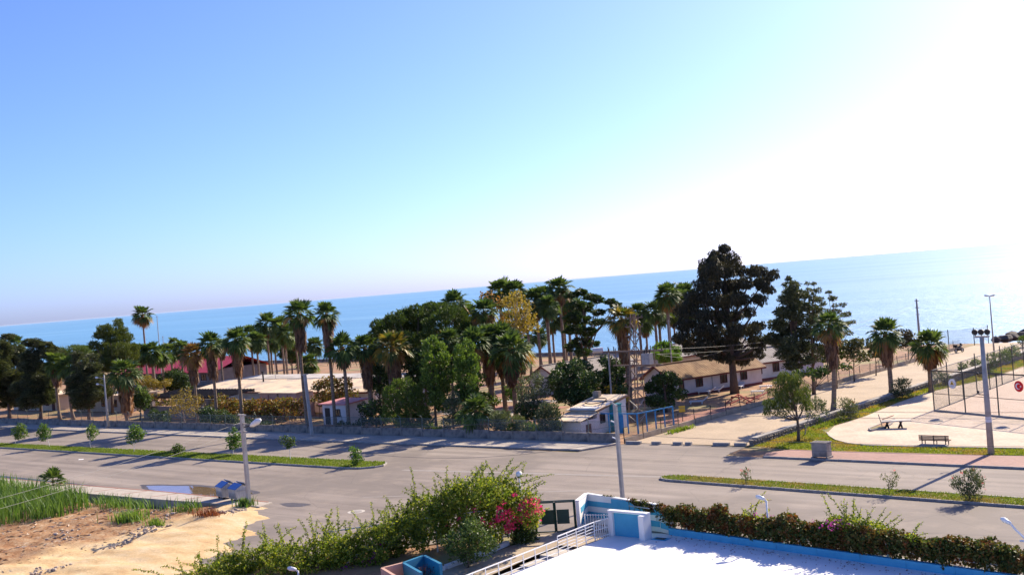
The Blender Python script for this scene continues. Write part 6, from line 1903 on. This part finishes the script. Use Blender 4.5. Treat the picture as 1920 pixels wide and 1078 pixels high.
tree('pine_tree', 'olive green lumpy pine with pointed top at the left', 'tree', (211, 780), [(222, 606, 7), (206, 618, 10), (226, 620, 11), (192, 630, 9), (214, 634, 14), (238, 636, 10), (186, 646, 9), (202, 650, 14), (224, 654, 15), (244, 652, 10), (186, 662, 10), (208, 668, 16), (232, 668, 14), (250, 664, 8), (198, 684, 13), (220, 686, 13)],
     'leaf_pine', .42, 17, .8, 'up', .3, 2.6, 2, .22, t=90, seed=55, nbr=12)
tree('shade_tree', 'small round dark tree on the street corner of the pergola', 'tree', (262, 782), [(258, 738, 12), (268, 746, 11), (250, 750, 11), (262, 758, 12)], 'leaf_green', .3, 22, t=86, seed=56, trunk_r=.12, nbr=5, thick=1.3)
tree('shade_tree', 'dark broad bush tree between the pergola and the red roof', 'tree', (322, 735), [(302, 714, 11), (322, 704, 13), (344, 712, 12), (316, 722, 12), (338, 724, 12)], 'leaf_dark', .42, 14, t=106, seed=57, trunk_r=.2, nbr=6, thick=2.5)
tree('bare_shrub', 'half bare twiggy shrub with sparse ochre leaves behind the street wall', 'shrub', (347, 792), [(345, 738, 12), (328, 750, 10), (362, 750, 12), (340, 758, 12), (356, 766, 12), (330, 768, 9)], 'leaf_gold', .2, 7, t=82.5, seed=58, trunk_r=.1, nbr=12, thick=1.3, bark='bark_pale')
tree('shade_tree', 'small dark tree near the beach in the palm cluster', 'tree', (546, 690), [(544, 650, 12), (556, 658, 12), (538, 664, 11), (550, 672, 10)], 'leaf_dark', .45, 12, t=134, seed=59, trunk_r=.2, nbr=5, thick=2.2)
tree('yellow_shrub', 'ochre bush growing under the mid left palms', 'shrub', (275, 725), [(268, 715, 9), (282, 720, 9), (296, 722, 8), (308, 716, 7)], 'leaf_gold', .3, 12, t=98, seed=60, trunk_r=.08, nbr=4, thick=1.6)
# vines on trellises
def vine(label, blobs, t, seed, dens=24, base=None, posts=()):
    g = np.random.default_rng(seed)
    c0 = AT(blobs[0][0], blobs[0][1], t); b = Vector((c0.x, c0.y, 0))
    o = thing('vine_trellis', label, 'vine', b)
    bl = px_blobs(blobs, depth(b), 1.4, g, 2)
    bl = []
    for (x, y, r) in blobs:
        c1 = AT(x, y, t + g.uniform(-.7, 1.6)); rr = r*depth(c1)/F
        bl.append((c1.x, c1.y, c1.z, rr)); bl.append((c1.x + g.normal()*.4, c1.y + 1.2 + g.normal()*.4, c1.z + .1, rr))
    link('foliage', leaf_mesh('foliage', cloud(bl, dens, .27, .8, 'rand', .7, .5, g) - np.array(b), 'leaf_vine'), o)
    mb = MB()
    for q in bl[::3]:
        mb.tube(bez((q[0], q[1], 0), q[:3], (g.normal()*.2, g.normal()*.2, 0), 4), .05, 5)
    tag(mb.build('stems', 'bark', o), kind='stuff')
vine('long autumn coloured vine arbour in front of the long white building', [(408, 752, 10), (420, 758, 10), (435, 760, 11), (450, 762, 11), (466, 760, 11), (482, 758, 11), (498, 760, 11), (514, 758, 11), (530, 756, 11), (545, 758, 11), (556, 764, 9), (440, 774, 11), (462, 776, 11), (486, 774, 12), (510, 776, 12), (534, 774, 12), (550, 780, 9), (470, 788, 9), (500, 790, 9), (525, 790, 9), (420, 772, 10), (404, 768, 8)], 87, 61)
vine('dense red brown vine mass between the tall palm trunks', [(595, 724, 11), (610, 718, 12), (625, 720, 12), (640, 728, 12), (600, 740, 12), (618, 740, 12), (636, 746, 11), (650, 740, 9), (604, 756, 9), (590, 748, 8)], 91, 62)
vine('dark ivy hanging under the slatted pergola', [(282, 748, 9), (300, 752, 8), (320, 756, 8), (375, 752, 9), (400, 748, 9), (415, 756, 10), (385, 768, 9), (410, 775, 10), (290, 762, 7)], 88.5, 63, 14)
# centre
tree('pine_tree', 'large round topped dark pine dome left of centre', 'tree', (790, 765), [(704, 622, 9), (714, 608, 11), (730, 602, 12), (748, 594, 12), (768, 590, 13), (788, 582, 12), (806, 578, 12), (824, 580, 12), (842, 584, 12), (860, 590, 12), (718, 624, 14), (742, 616, 16), (768, 610, 18), (796, 604, 18), (824, 604, 17), (852, 608, 16), (872, 612, 11), (700, 634, 10), (730, 638, 16), (762, 634, 18), (796, 630, 18), (828, 630, 17), (858, 632, 14), (880, 626, 10), (770, 655, 16), (810, 655, 16), (845, 652, 14)],
     'leaf_dark', .42, 15, .8, 'up', .35, 5.0, 2, .4, t=97, seed=64, nbr=18, extra=[('dead_branch', [(802, 612, 6), (822, 618, 6), (838, 624, 5)], 'leaf_autumn', 20, .35)])
tree('poplar_tree', 'left of two bright columnar poplars behind the street wall', 'tree', (818, 800), [(800, 644, 6), (814, 638, 7), (828, 648, 6), (804, 658, 9), (820, 660, 10), (834, 668, 9), (806, 678, 12), (824, 684, 13), (808, 700, 14), (830, 706, 13), (814, 722, 15), (834, 730, 12), (818, 746, 14), (830, 758, 10)],
     'leaf_poplar', .3, 24, 1.0, 'up', .6, 1.6, 2, .17, t=85.5, seed=65, nbr=10)
tree('poplar_tree', 'right of two bright columnar poplars behind the street wall', 'tree', (872, 800), [(860, 650, 5), (874, 640, 6), (886, 648, 6), (862, 664, 8), (878, 662, 9), (890, 672, 8), (864, 682, 12), (882, 688, 12), (864, 704, 13), (886, 712, 12), (868, 726, 14), (888, 736, 11), (872, 748, 13), (884, 760, 9)],
     'leaf_poplar', .3, 24, 1.0, 'up', .6, 1.6, 2, .17, t=85, seed=66, nbr=10)
tree('green_shrub', 'tall leafy green shrub left of the poplars above the street wall', 'shrub', (762, 805), [(744, 718, 8), (764, 716, 10), (784, 728, 9), (736, 736, 12), (758, 738, 14), (782, 746, 13), (740, 760, 14), (766, 766, 15), (792, 772, 13), (732, 780, 11), (754, 788, 12), (778, 790, 12), (800, 788, 10)],
     'leaf_green', .26, 26, .9, 'up', .5, 1.6, 2, .12, t=83.5, seed=67, nbr=8)
tree('grey_shrub', 'grey green rounded shrub at the foot of the poplars', 'shrub', (850, 810), [(848, 746, 10), (842, 760, 12), (858, 764, 11), (848, 780, 12), (838, 792, 10), (860, 788, 9)], 'leaf_olive', .24, 26, .9, 'up', .35, 1.2, 2, .1, t=82.8, seed=68, nbr=5)
tree('dark_shrub', 'dark creeping shrub right of the white hut', 'shrub', (705, 805), [(680, 768, 10), (700, 762, 12), (716, 772, 12), (690, 784, 11), (712, 790, 11), (676, 792, 8), (725, 782, 10)], 'leaf_dark', .26, 22, .8, 'rand', .5, 1.5, 2, .1, t=83, seed=69, nbr=5)
tree('ficus_tree', 'dark dense tree filling the space below the round pine dome', 'tree', (800, 775), [(770, 665, 13), (790, 670, 14), (765, 685, 13), (785, 690, 15), (845, 668, 13), (860, 680, 12), (772, 708, 14), (795, 712, 13), (845, 700, 13), (780, 728, 13)],
     'leaf_dark', .34, 20, t=92, seed=171, trunk_r=.25, nbr=9, thick=2.2)
tree('ficus_tree', 'dark leafy tree behind the yellow leaved palm left of the poplars', 'tree', (715, 775), [(706, 690, 11), (722, 694, 11), (712, 708, 12), (730, 712, 11), (700, 722, 10), (720, 728, 12), (740, 726, 10)],
     'leaf_dark', .34, 18, t=91, seed=172, trunk_r=.2, nbr=7, thick=1.8)
tree('green_shrub', 'leafy bush among the trunks of the central palm clump', 'shrub', (915, 770), [(905, 742, 8), (918, 746, 9), (930, 752, 8), (910, 756, 8)], 'leaf_green', .28, 20, t=94, seed=173, trunk_r=.07, nbr=4, thick=1.2)
tree('green_shrub', 'green bush in front of the grey roofed cottage gable', 'shrub', (965, 755), [(958, 728, 9), (970, 724, 9), (964, 740, 10), (978, 742, 8)], 'leaf_bright', .28, 18, t=98, seed=174, trunk_r=.07, nbr=4, thick=1.3)
for i, (x, bl_, lab) in enumerate(((300, [(292, 776, 9), (306, 780, 9), (298, 788, 8), (314, 788, 7)], 'dark shrub against the grey garden wall, left of the bare shrub'), (388, [(380, 772, 9), (394, 776, 10), (386, 786, 9), (402, 788, 8)], 'dark shrub between the trunks of the skirted palms, left'),
                                  (425, [(416, 776, 9), (430, 782, 10), (420, 790, 8), (438, 792, 8)], 'dark shrub between the trunks of the skirted palms, right'), (470, [(456, 792, 8), (474, 796, 9), (490, 798, 8), (506, 800, 8), (524, 802, 8)], 'row of low dark shrubs at the street side of the vine arbour'))):
    tree('dark_shrub', lab, 'shrub', (x, 800), bl_, 'leaf_dark', .26, 22, .85, 'rand', .5, 1.0, 2, .06, t=82.0, seed=180+i, nbr=4)
for i, (x, bl_, lab, mt) in enumerate(((780, [(760, 800, 8), (775, 802, 8), (792, 803, 8), (808, 804, 8), (825, 806, 7)], 'low green shrubs lining the street wall under the poplars', 'leaf_green'), (655, [(640, 796, 6), (652, 799, 7), (664, 801, 7), (676, 802, 7)], 'low shrubs on the street wall in front of the hut', 'leaf_dark'),
                                  (1000, [(990, 800, 8), (1002, 804, 8), (1014, 806, 7), (962, 802, 7)], 'low weedy shrubs on the street wall beside the tall oleander', 'leaf_green'))):
    tree('wall_shrub', lab, 'shrub', (x, 812), bl_, mt, .24, 34, .9, 'up', .45, .7, 2, .04, t=82.0, seed=190+i, nbr=4)
tree('autumn_tree', 'sparse autumn plane tree with orange and yellow leaves', 'tree', (962, 690), [(955, 566, 12), (972, 558, 12), (986, 574, 12), (962, 582, 12), (980, 592, 12), (994, 596, 10), (948, 600, 10), (966, 606, 11), (988, 612, 10), (1002, 612, 8), (975, 625, 9)],
     'leaf_gold', .40, 2.6, .9, 'rand', .7, 3.0, 2, .2, t=114, seed=70, nbr=20, bark='bark_pale', extra=[('orange_leaves', [(902, 556, 9), (914, 552, 9), (926, 562, 10), (932, 576, 10), (938, 592, 10), (930, 602, 8), (944, 612, 8), (968, 640, 7)], 'leaf_autumn', 7, .32)])
tree('pine_tree', 'dark spreading flat tiered pine right of the tall palm row', 'tree', (1098, 690), [(1086, 548, 10), (1070, 554, 11), (1104, 556, 11), (1124, 562, 10), (1142, 566, 9), (1158, 572, 7), (1076, 572, 13), (1100, 576, 13), (1124, 584, 11), (1146, 582, 7), (1070, 594, 13), (1096, 598, 14), (1122, 602, 11), (1078, 618, 14), (1104, 622, 13), (1088, 640, 15), (1110, 644, 11), (1074, 650, 11), (1095, 660, 12)],
     'leaf_dark', .45, 16, .5, 'flat', .4, 3.5, 2, .32, t=116, seed=71, nbr=16)
tree('carob_tree', 'big very dark round tree before the grey roofed cottage', 'tree', (1078, 770), [(1056, 690, 11), (1078, 684, 13), (1098, 690, 12), (1046, 704, 12), (1068, 706, 16), (1094, 710, 15), (1114, 706, 10), (1044, 724, 13), (1068, 728, 16), (1094, 732, 16), (1118, 724, 11), (1054, 744, 13), (1080, 748, 15), (1106, 746, 12)],
     'leaf_dark', .36, 20, .85, 'rand', .5, 3.0, 2, .3, t=93, seed=72, nbr=12)
tree('olive_tree', 'silvery olive tree left of the big dark tree', 'tree', (1000, 778), [(1002, 706, 11), (988, 714, 11), (1014, 716, 11), (980, 732, 12), (1002, 734, 13), (1020, 736, 10), (984, 750, 12), (1006, 756, 12)], 'leaf_olive', .26, 22, .85, 'rand', .3, 1.8, 2, .14, t=89, seed=73, nbr=10)
tree('dark_shrub', 'shadowed shrub under the silvery olive', 'shrub', (990, 800), [(975, 768, 10), (995, 770, 12), (1010, 774, 10), (985, 782, 10)], 'leaf_dark', .26, 20, t=87, seed=74, trunk_r=.08, nbr=4, thick=1.2)
for i, (x, bl, lab, mt) in enumerate(((938, [(930, 786, 11), (945, 782, 10), (938, 798, 12), (950, 800, 9)], 'olive green shrub on the street wall right of the low palm', 'leaf_olive'), (975, [(968, 788, 8), (980, 790, 8), (974, 802, 9)], 'small thin shrub on the street wall left of the oleander', 'leaf_olive'),
                                  (1030, [(1022, 768, 10), (1036, 766, 9), (1018, 782, 12), (1036, 784, 13), (1026, 798, 12), (1044, 798, 9)], 'tall grey green oleander bush left of the corrugated shed', 'leaf_olive'))):
    tree('oleander', lab, 'shrub', (x, 812), bl, mt, .24, 48, .95, 'up', .34, .9, 2, .05, t=82.3, seed=75+i, nbr=5)
tree('shade_tree', 'dark tree left of the lattice tower', 'tree', (1152, 760), [(1136, 676, 10), (1148, 684, 11), (1160, 694, 11), (1140, 700, 12), (1158, 712, 12), (1144, 722, 12), (1160, 732, 11), (1130, 740, 11), (1150, 744, 11)], 'leaf_dark', .36, 17, t=96, seed=79, trunk_r=.18, nbr=8, thick=2.0)
tree('yellow_shrub', 'yellowish bush under the dark tree beside the tower', 'shrub', (1165, 765), [(1145, 730, 8), (1160, 738, 9), (1172, 748, 9), (1152, 752, 9)], 'leaf_gold', .28, 14, t=94.5, seed=80, trunk_r=.06, nbr=4, thick=1.2)
tree('fig_tree', 'dark leafy fig tree in front of the rust roofed cottage', 'tree', (1248, 765), [(1232, 712, 10), (1252, 706, 10), (1268, 714, 9), (1226, 730, 12), (1250, 730, 15), (1272, 736, 10), (1232, 750, 13), (1258, 752, 13), (1218, 752, 9)], 'leaf_dark', .36, 20, t=101, seed=81, trunk_r=.18, nbr=8, thick=2.0)
tree('bright_tree', 'bright green young tree behind the rust roofed cottage', 'tree', (1248, 690), [(1236, 656, 9), (1252, 650, 10), (1268, 658, 9), (1244, 668, 11), (1264, 670, 9), (1226, 666, 7)], 'leaf_bright', .4, 14, t=128, seed=82, trunk_r=.15, nbr=6, thick=2.2, orient='up')
BIG = [(1354, 468, 8), (1346, 482, 11), (1364, 486, 10), (1330, 494, 10), (1384, 498, 9), (1316, 512, 10), (1340, 508, 13), (1366, 510, 13), (1400, 508, 10), (1424, 510, 10), (1440, 518, 8), (1314, 534, 11), (1338, 534, 13), (1364, 538, 13), (1394, 532, 12), (1420, 532, 11), (1436, 544, 7), (1302, 556, 12), (1328, 562, 13), (1358, 564, 13), (1386, 562, 12), (1414, 562, 9),
       (1294, 582, 13), (1320, 590, 12), (1352, 594, 13), (1384, 594, 11), (1406, 586, 8), (1284, 610, 12), (1310, 616, 13), (1342, 620, 13), (1376, 620, 13), (1402, 618, 12), (1422, 610, 7), (1286, 636, 11), (1314, 642, 13), (1346, 648, 13), (1382, 648, 14), (1410, 644, 11), (1424, 636, 6), (1330, 664, 10), (1356, 670, 9), (1392, 672, 12), (1412, 664, 8), (1296, 654, 9)]
tree('casuarina_tree', 'huge dark brown green tree towering over the cottages on the right', 'tree', (1378, 738), BIG, 'leaf_big', .46, 15, .9, 'down', .34, 4.2, 3, .5, t=117, seed=83, nbr=26)
tree('cypress_tree', 'tall dark layered conifer left of a group of three by the path', 'tree', (1492, 715), [(1484, 522, 5), (1488, 534, 8), (1478, 546, 8), (1496, 550, 9), (1472, 562, 9), (1490, 568, 11), (1504, 578, 8), (1466, 584, 10), (1486, 590, 13), (1504, 602, 10), (1460, 610, 11), (1484, 616, 14), (1506, 626, 11), (1454, 634, 12), (1480, 642, 15), (1504, 650, 12), (1464, 660, 12), (1488, 668, 13), (1508, 676, 9), (1478, 686, 10)],
     'leaf_cedar', .45, 13, .75, 'out', .35, 2.4, 3, .24, t=114, seed=84, nbr=16)
tree('cypress_tree', 'dark layered conifer in the middle of the group of three by the path', 'tree', (1524, 712), [(1520, 532, 4), (1524, 544, 6), (1516, 556, 7), (1530, 562, 7), (1514, 576, 9), (1532, 582, 9), (1520, 598, 11), (1538, 606, 9), (1514, 620, 10), (1532, 630, 12), (1520, 650, 12), (1540, 656, 9), (1528, 674, 10)],
     'leaf_cedar', .42, 12, .75, 'out', .35, 2.0, 3, .2, t=116, seed=85, nbr=12)
tree('cypress_tree', 'thin open conifer right of the group of three by the path', 'tree', (1566, 700), [(1554, 548, 4), (1560, 558, 6), (1550, 570, 5), (1572, 572, 6), (1562, 584, 7), (1582, 590, 6), (1556, 602, 7), (1576, 608, 8), (1594, 604, 5), (1566, 622, 8), (1586, 626, 7), (1572, 645, 8)],
     'leaf_cedar', .38, 13, .6, 'out', .35, 1.8, 2, .14, t=121, seed=86, nbr=14)
for i, (x, yb, t, bl, lab, mt) in enumerate((
    (1600, 690, 128, [(1590, 650, 10), (1606, 644, 10), (1600, 664, 11), (1616, 668, 9)], 'dusky bush behind the promenade fence beside the conifers', 'leaf_cedar'),
    (1640, 672, 134, [(1630, 645, 9), (1642, 650, 9), (1636, 664, 9), (1652, 666, 7)], 'dusky bush behind the promenade fence, farther on', 'leaf_cedar'),
    (1700, 655, 150, [(1690, 622, 7), (1705, 628, 8), (1698, 640, 9), (1714, 642, 7), (1680, 645, 7)], 'thin brownish bush behind the fence near the grey wooden pole', 'leaf_big'),
    (1525, 712, 104, [(1505, 702, 8), (1520, 700, 8), (1535, 698, 8), (1550, 694, 8), (1565, 690, 8), (1580, 686, 8)], 'low dark hedge row inside the promenade fence', 'leaf_dark'),
    (1560, 680, 128, [(1545, 670, 9), (1560, 668, 9), (1575, 664, 9), (1555, 655, 9), (1575, 650, 8)], 'green undergrowth below the open conifer', 'leaf_green'))):
    tree('fence_bush', lab, 'shrub', (x, yb), bl, mt, .34, 14, t=t, seed=90+i, trunk_r=.08, nbr=5, thick=1.8, group='bushes behind the promenade fence')
tree('tamarisk_tree', 'feathery windswept tamarisk with crooked trunk at the end of the stone wall', 'tree', (1497, 829), [(1466, 706, 8), (1480, 706, 9), (1494, 714, 9), (1458, 720, 10), (1476, 722, 11), (1496, 728, 10), (1510, 738, 9), (1456, 738, 10), (1476, 740, 12), (1496, 746, 11), (1518, 752, 9), (1448, 758, 9), (1468, 758, 11), (1488, 762, 9), (1512, 764, 8), (1442, 772, 7), (1458, 774, 7)],
     'leaf_tamarisk', .36, 36, .85, 'down', .15, 1.2, 2, .15, t=85.6, seed=96, nbr=14, lean=(.5, 0, -.5))
tree('stake_tree', 'thin grey leaved young tree with pale stake beside the tamarisk', 'tree', (1508, 812), [(1530, 752, 8), (1542, 758, 8), (1532, 766, 8), (1546, 770, 7), (1524, 762, 6)], 'leaf_olive', .2, 18, .9, 'up', .35, .9, 2, .06, t=88.5, seed=97, nbr=8, bark='bark_pale')
OL = 'oleanders along the stone wall'
for i, (x, yb, bl, lab, fl) in enumerate((
    (1527, 798, [(1520, 784, 8), (1532, 788, 8), (1524, 794, 7)], 'low dark green bush at the end of the stone wall', ()),
    (1592, 786, [(1584, 756, 9), (1598, 760, 10), (1588, 770, 11), (1602, 774, 9), (1580, 778, 8)], 'oleander with a few pink flowers right of the skirted path palm', [(1600, 752, 2), (1583, 765, 2)]),
    (1692, 748, [(1684, 718, 9), (1698, 720, 9), (1690, 732, 11), (1704, 736, 8), (1680, 736, 7)], 'grey green oleander beside the middle path palm', ()),
    (1768, 722, [(1758, 702, 8), (1770, 706, 9), (1778, 714, 7), (1762, 714, 7)], 'dark shrub beside the seaward path palm', [(1757, 700, 2)]))):
    ex_ = [('flowers', fl, 'flower_red', 40, .12)] if fl else None
    tree('oleander', lab, 'shrub', tuple(G(x, yb)[:2]), bl, 'leaf_olive' if i else 'leaf_dark', .22, 30, .95, 'up', .3, .7, 2, .05, seed=100+i, nbr=6, group=OL, extra=ex_)
for i, (x, yb, bl, lab, fl) in enumerate((
    (1855, 700, [(1848, 684, 8), (1860, 682, 8), (1868, 672, 9), (1880, 668, 9), (1890, 664, 8), (1858, 692, 8)], 'oleander with red flowers behind the court fence, left part', [(1872, 682, 3), (1866, 690, 2)]),
    (1893, 680, [(1888, 660, 7), (1898, 656, 7), (1906, 662, 6)], 'oleander with red flowers behind the court fence, right part', [(1900, 664, 3), (1892, 672, 3), (1895, 655, 2)]),
    (1800, 700, [(1796, 690, 6), (1810, 685, 7), (1824, 680, 7), (1805, 695, 6)], 'low green weeds at the foot of the wall behind the court fence', ()),
    (1925, 650, [(1910, 640, 7), (1924, 636, 9), (1935, 640, 8)], 'green bush near the boulders at the right edge', ()))):
    ex_ = [('flowers', fl, 'flower_red', 40, .16)] if fl else None
    tree('oleander', lab, 'shrub', tuple(G(x, yb)[:2]), bl, 'leaf_green', .26, 22, .95, 'up', .35, 1.0, 2, .05, seed=110+i, nbr=5, extra=ex_)
# weeds by the blue fence
g9 = np.random.default_rng(15)
for lab, x, y, rx, ry, n, hh in (('green weeds growing along the outside of the promenade wall', 1275, 808, .4, 1.8, 260, .35), ('leafy weeds in front of the shed behind the street wall', 1120, 806, 1.2, .7, 420, .9), ('dry weeds at the base of the plaza stone wall', 1545, 800, .5, 2.0, 200, .3)):
    c0 = G(x, y)
    q = np.stack([c0.x + rx*g9.normal(size=n)*.6, c0.y + ry*g9.normal(size=n)*.6, np.zeros(n)], 1)
    blades(q, hh, .08, .8, 'grass_green', 'weeds', lab, 'weeds', g=g9)
# ---- young street trees on the left median
def street_tree(px, py, blobs, label, leaf='leaf_bright', stake=True, seed=0, cat='tree', r=.035, size=.19, dens=24):
    b = G(px, py, .1)
    tree('street_tree', label, cat, (b.x, b.y), blobs, leaf, size, dens, .95, 'rand', .6, .35, 2, r, seed=seed, nbr=6, bark='white_stake' if stake else 'bark', group='young plants on the left median', ground=.1)
street_tree(28, 831, [(38, 802, 8), (32, 810, 8), (42, 812, 9), (36, 818, 6)], 'young staked street tree at the far left of the left median', 'leaf_poplar', seed=121)
street_tree(93, 838, [(80, 802, 8), (76, 810, 8), (86, 812, 9), (82, 820, 6)], 'young leaning street tree with white trunk, second from the left on the median', seed=122)
street_tree(171, 841, [(172, 803, 7), (168, 810, 7), (176, 812, 7), (171, 820, 5)], 'young thin street tree, third from the left on the median', 'leaf_poplar', seed=123)
street_tree(250, 848, [(252, 805, 9), (246, 812, 9), (258, 814, 10), (250, 822, 8), (262, 820, 5)], 'young round crowned street tree, fourth from the left on the median', seed=124)
street_tree(335, 852, [(334, 838, 6), (328, 843, 6), (340, 843, 6), (334, 848, 6), (330, 834, 3), (338, 834, 3)], 'dark spiky shrub on the left median between two young trees', 'leaf_green', False, seed=125, cat='shrub', size=.2)
street_tree(436, 853, [(440, 806, 5), (436, 816, 8), (446, 818, 7), (434, 826, 9), (446, 830, 9), (438, 838, 8)], 'tallest bright young tree on the left median, next to the lamp pole', seed=126)
street_tree(544, 862, [(534, 824, 6), (545, 824, 6), (538, 831, 7), (546, 832, 6), (540, 838, 4)], 'young round crowned street tree near the right end of the left median', 'leaf_green', seed=127)
street_tree(668, 872, [(662, 842, 5), (668, 848, 7), (660, 854, 7), (674, 858, 7), (666, 864, 7)], 'bushy green shrub at the tip of the left median', 'leaf_bright', False, seed=128, cat='shrub', size=.2)
# ---- oleanders on the right median
MO = 'oleanders on the right median'
for (x, yb, bl, fl, lab, sd_, dn) in ((1400, 908, [(1393, 886, 5), (1402, 884, 6), (1397, 894, 5), (1404, 898, 5)], [(1391, 882, 3), (1397, 888, 2), (1404, 880, 2)], 'small oleander with red flowers, left one on the right median', 131, 26),
                                      (1670, 926, [(1662, 895, 6), (1676, 890, 6), (1684, 896, 5), (1668, 906, 6), (1676, 908, 6), (1670, 916, 4)], [(1678, 883, 2)], 'sparse upright oleander, middle one on the right median', 132, 14),
                                      (1818, 938, [(1796, 900, 9), (1812, 890, 10), (1828, 886, 9), (1840, 900, 8), (1802, 912, 11), (1822, 906, 12), (1838, 916, 9), (1812, 924, 11), (1828, 928, 10), (1792, 912, 7)], [(1790, 897, 2), (1808, 898, 3), (1826, 880, 3), (1845, 893, 3), (1842, 905, 2), (1818, 912, 2), (1848, 916, 2), (1800, 885, 2), (1832, 896, 2)], 'large oleander with pink red flowers, right one on the right median', 133, 45)):
    b = G(x, yb, .1)
    tree('oleander', lab, 'shrub', (b.x, b.y), bl, 'leaf_olive', .17, dn, .95, 'up', .28, .45, 2, .03, seed=sd_, nbr=10, group=MO, extra=[('flowers', fl, 'flower_red', 50, .12)], ground=.1)

# ================================================================== AIR
def haze():
    m = bpy.data.materials.new('haze'); m.use_nodes = True
    n, l = m.node_tree.nodes, m.node_tree.links
    n.remove(n['Principled BSDF'])
    v = n.new('ShaderNodeVolumePrincipled')
    v.inputs['Color'].default_value = (0.80, 0.88, 1.0, 1)
    v.inputs['Density'].default_value = 1.0e-5
    v.inputs['Anisotropy'].default_value = 0.0
    l.new(v.outputs[0], n['Material Output'].inputs['Volume'])
    MATS['haze'] = m
    o = MB().box((0, 28000, 6), (116000, 58000, 32)).build('haze', 'haze')
    tag(o, kind='stuff', label='thin sea haze over the whole view', cat='haze')
haze()
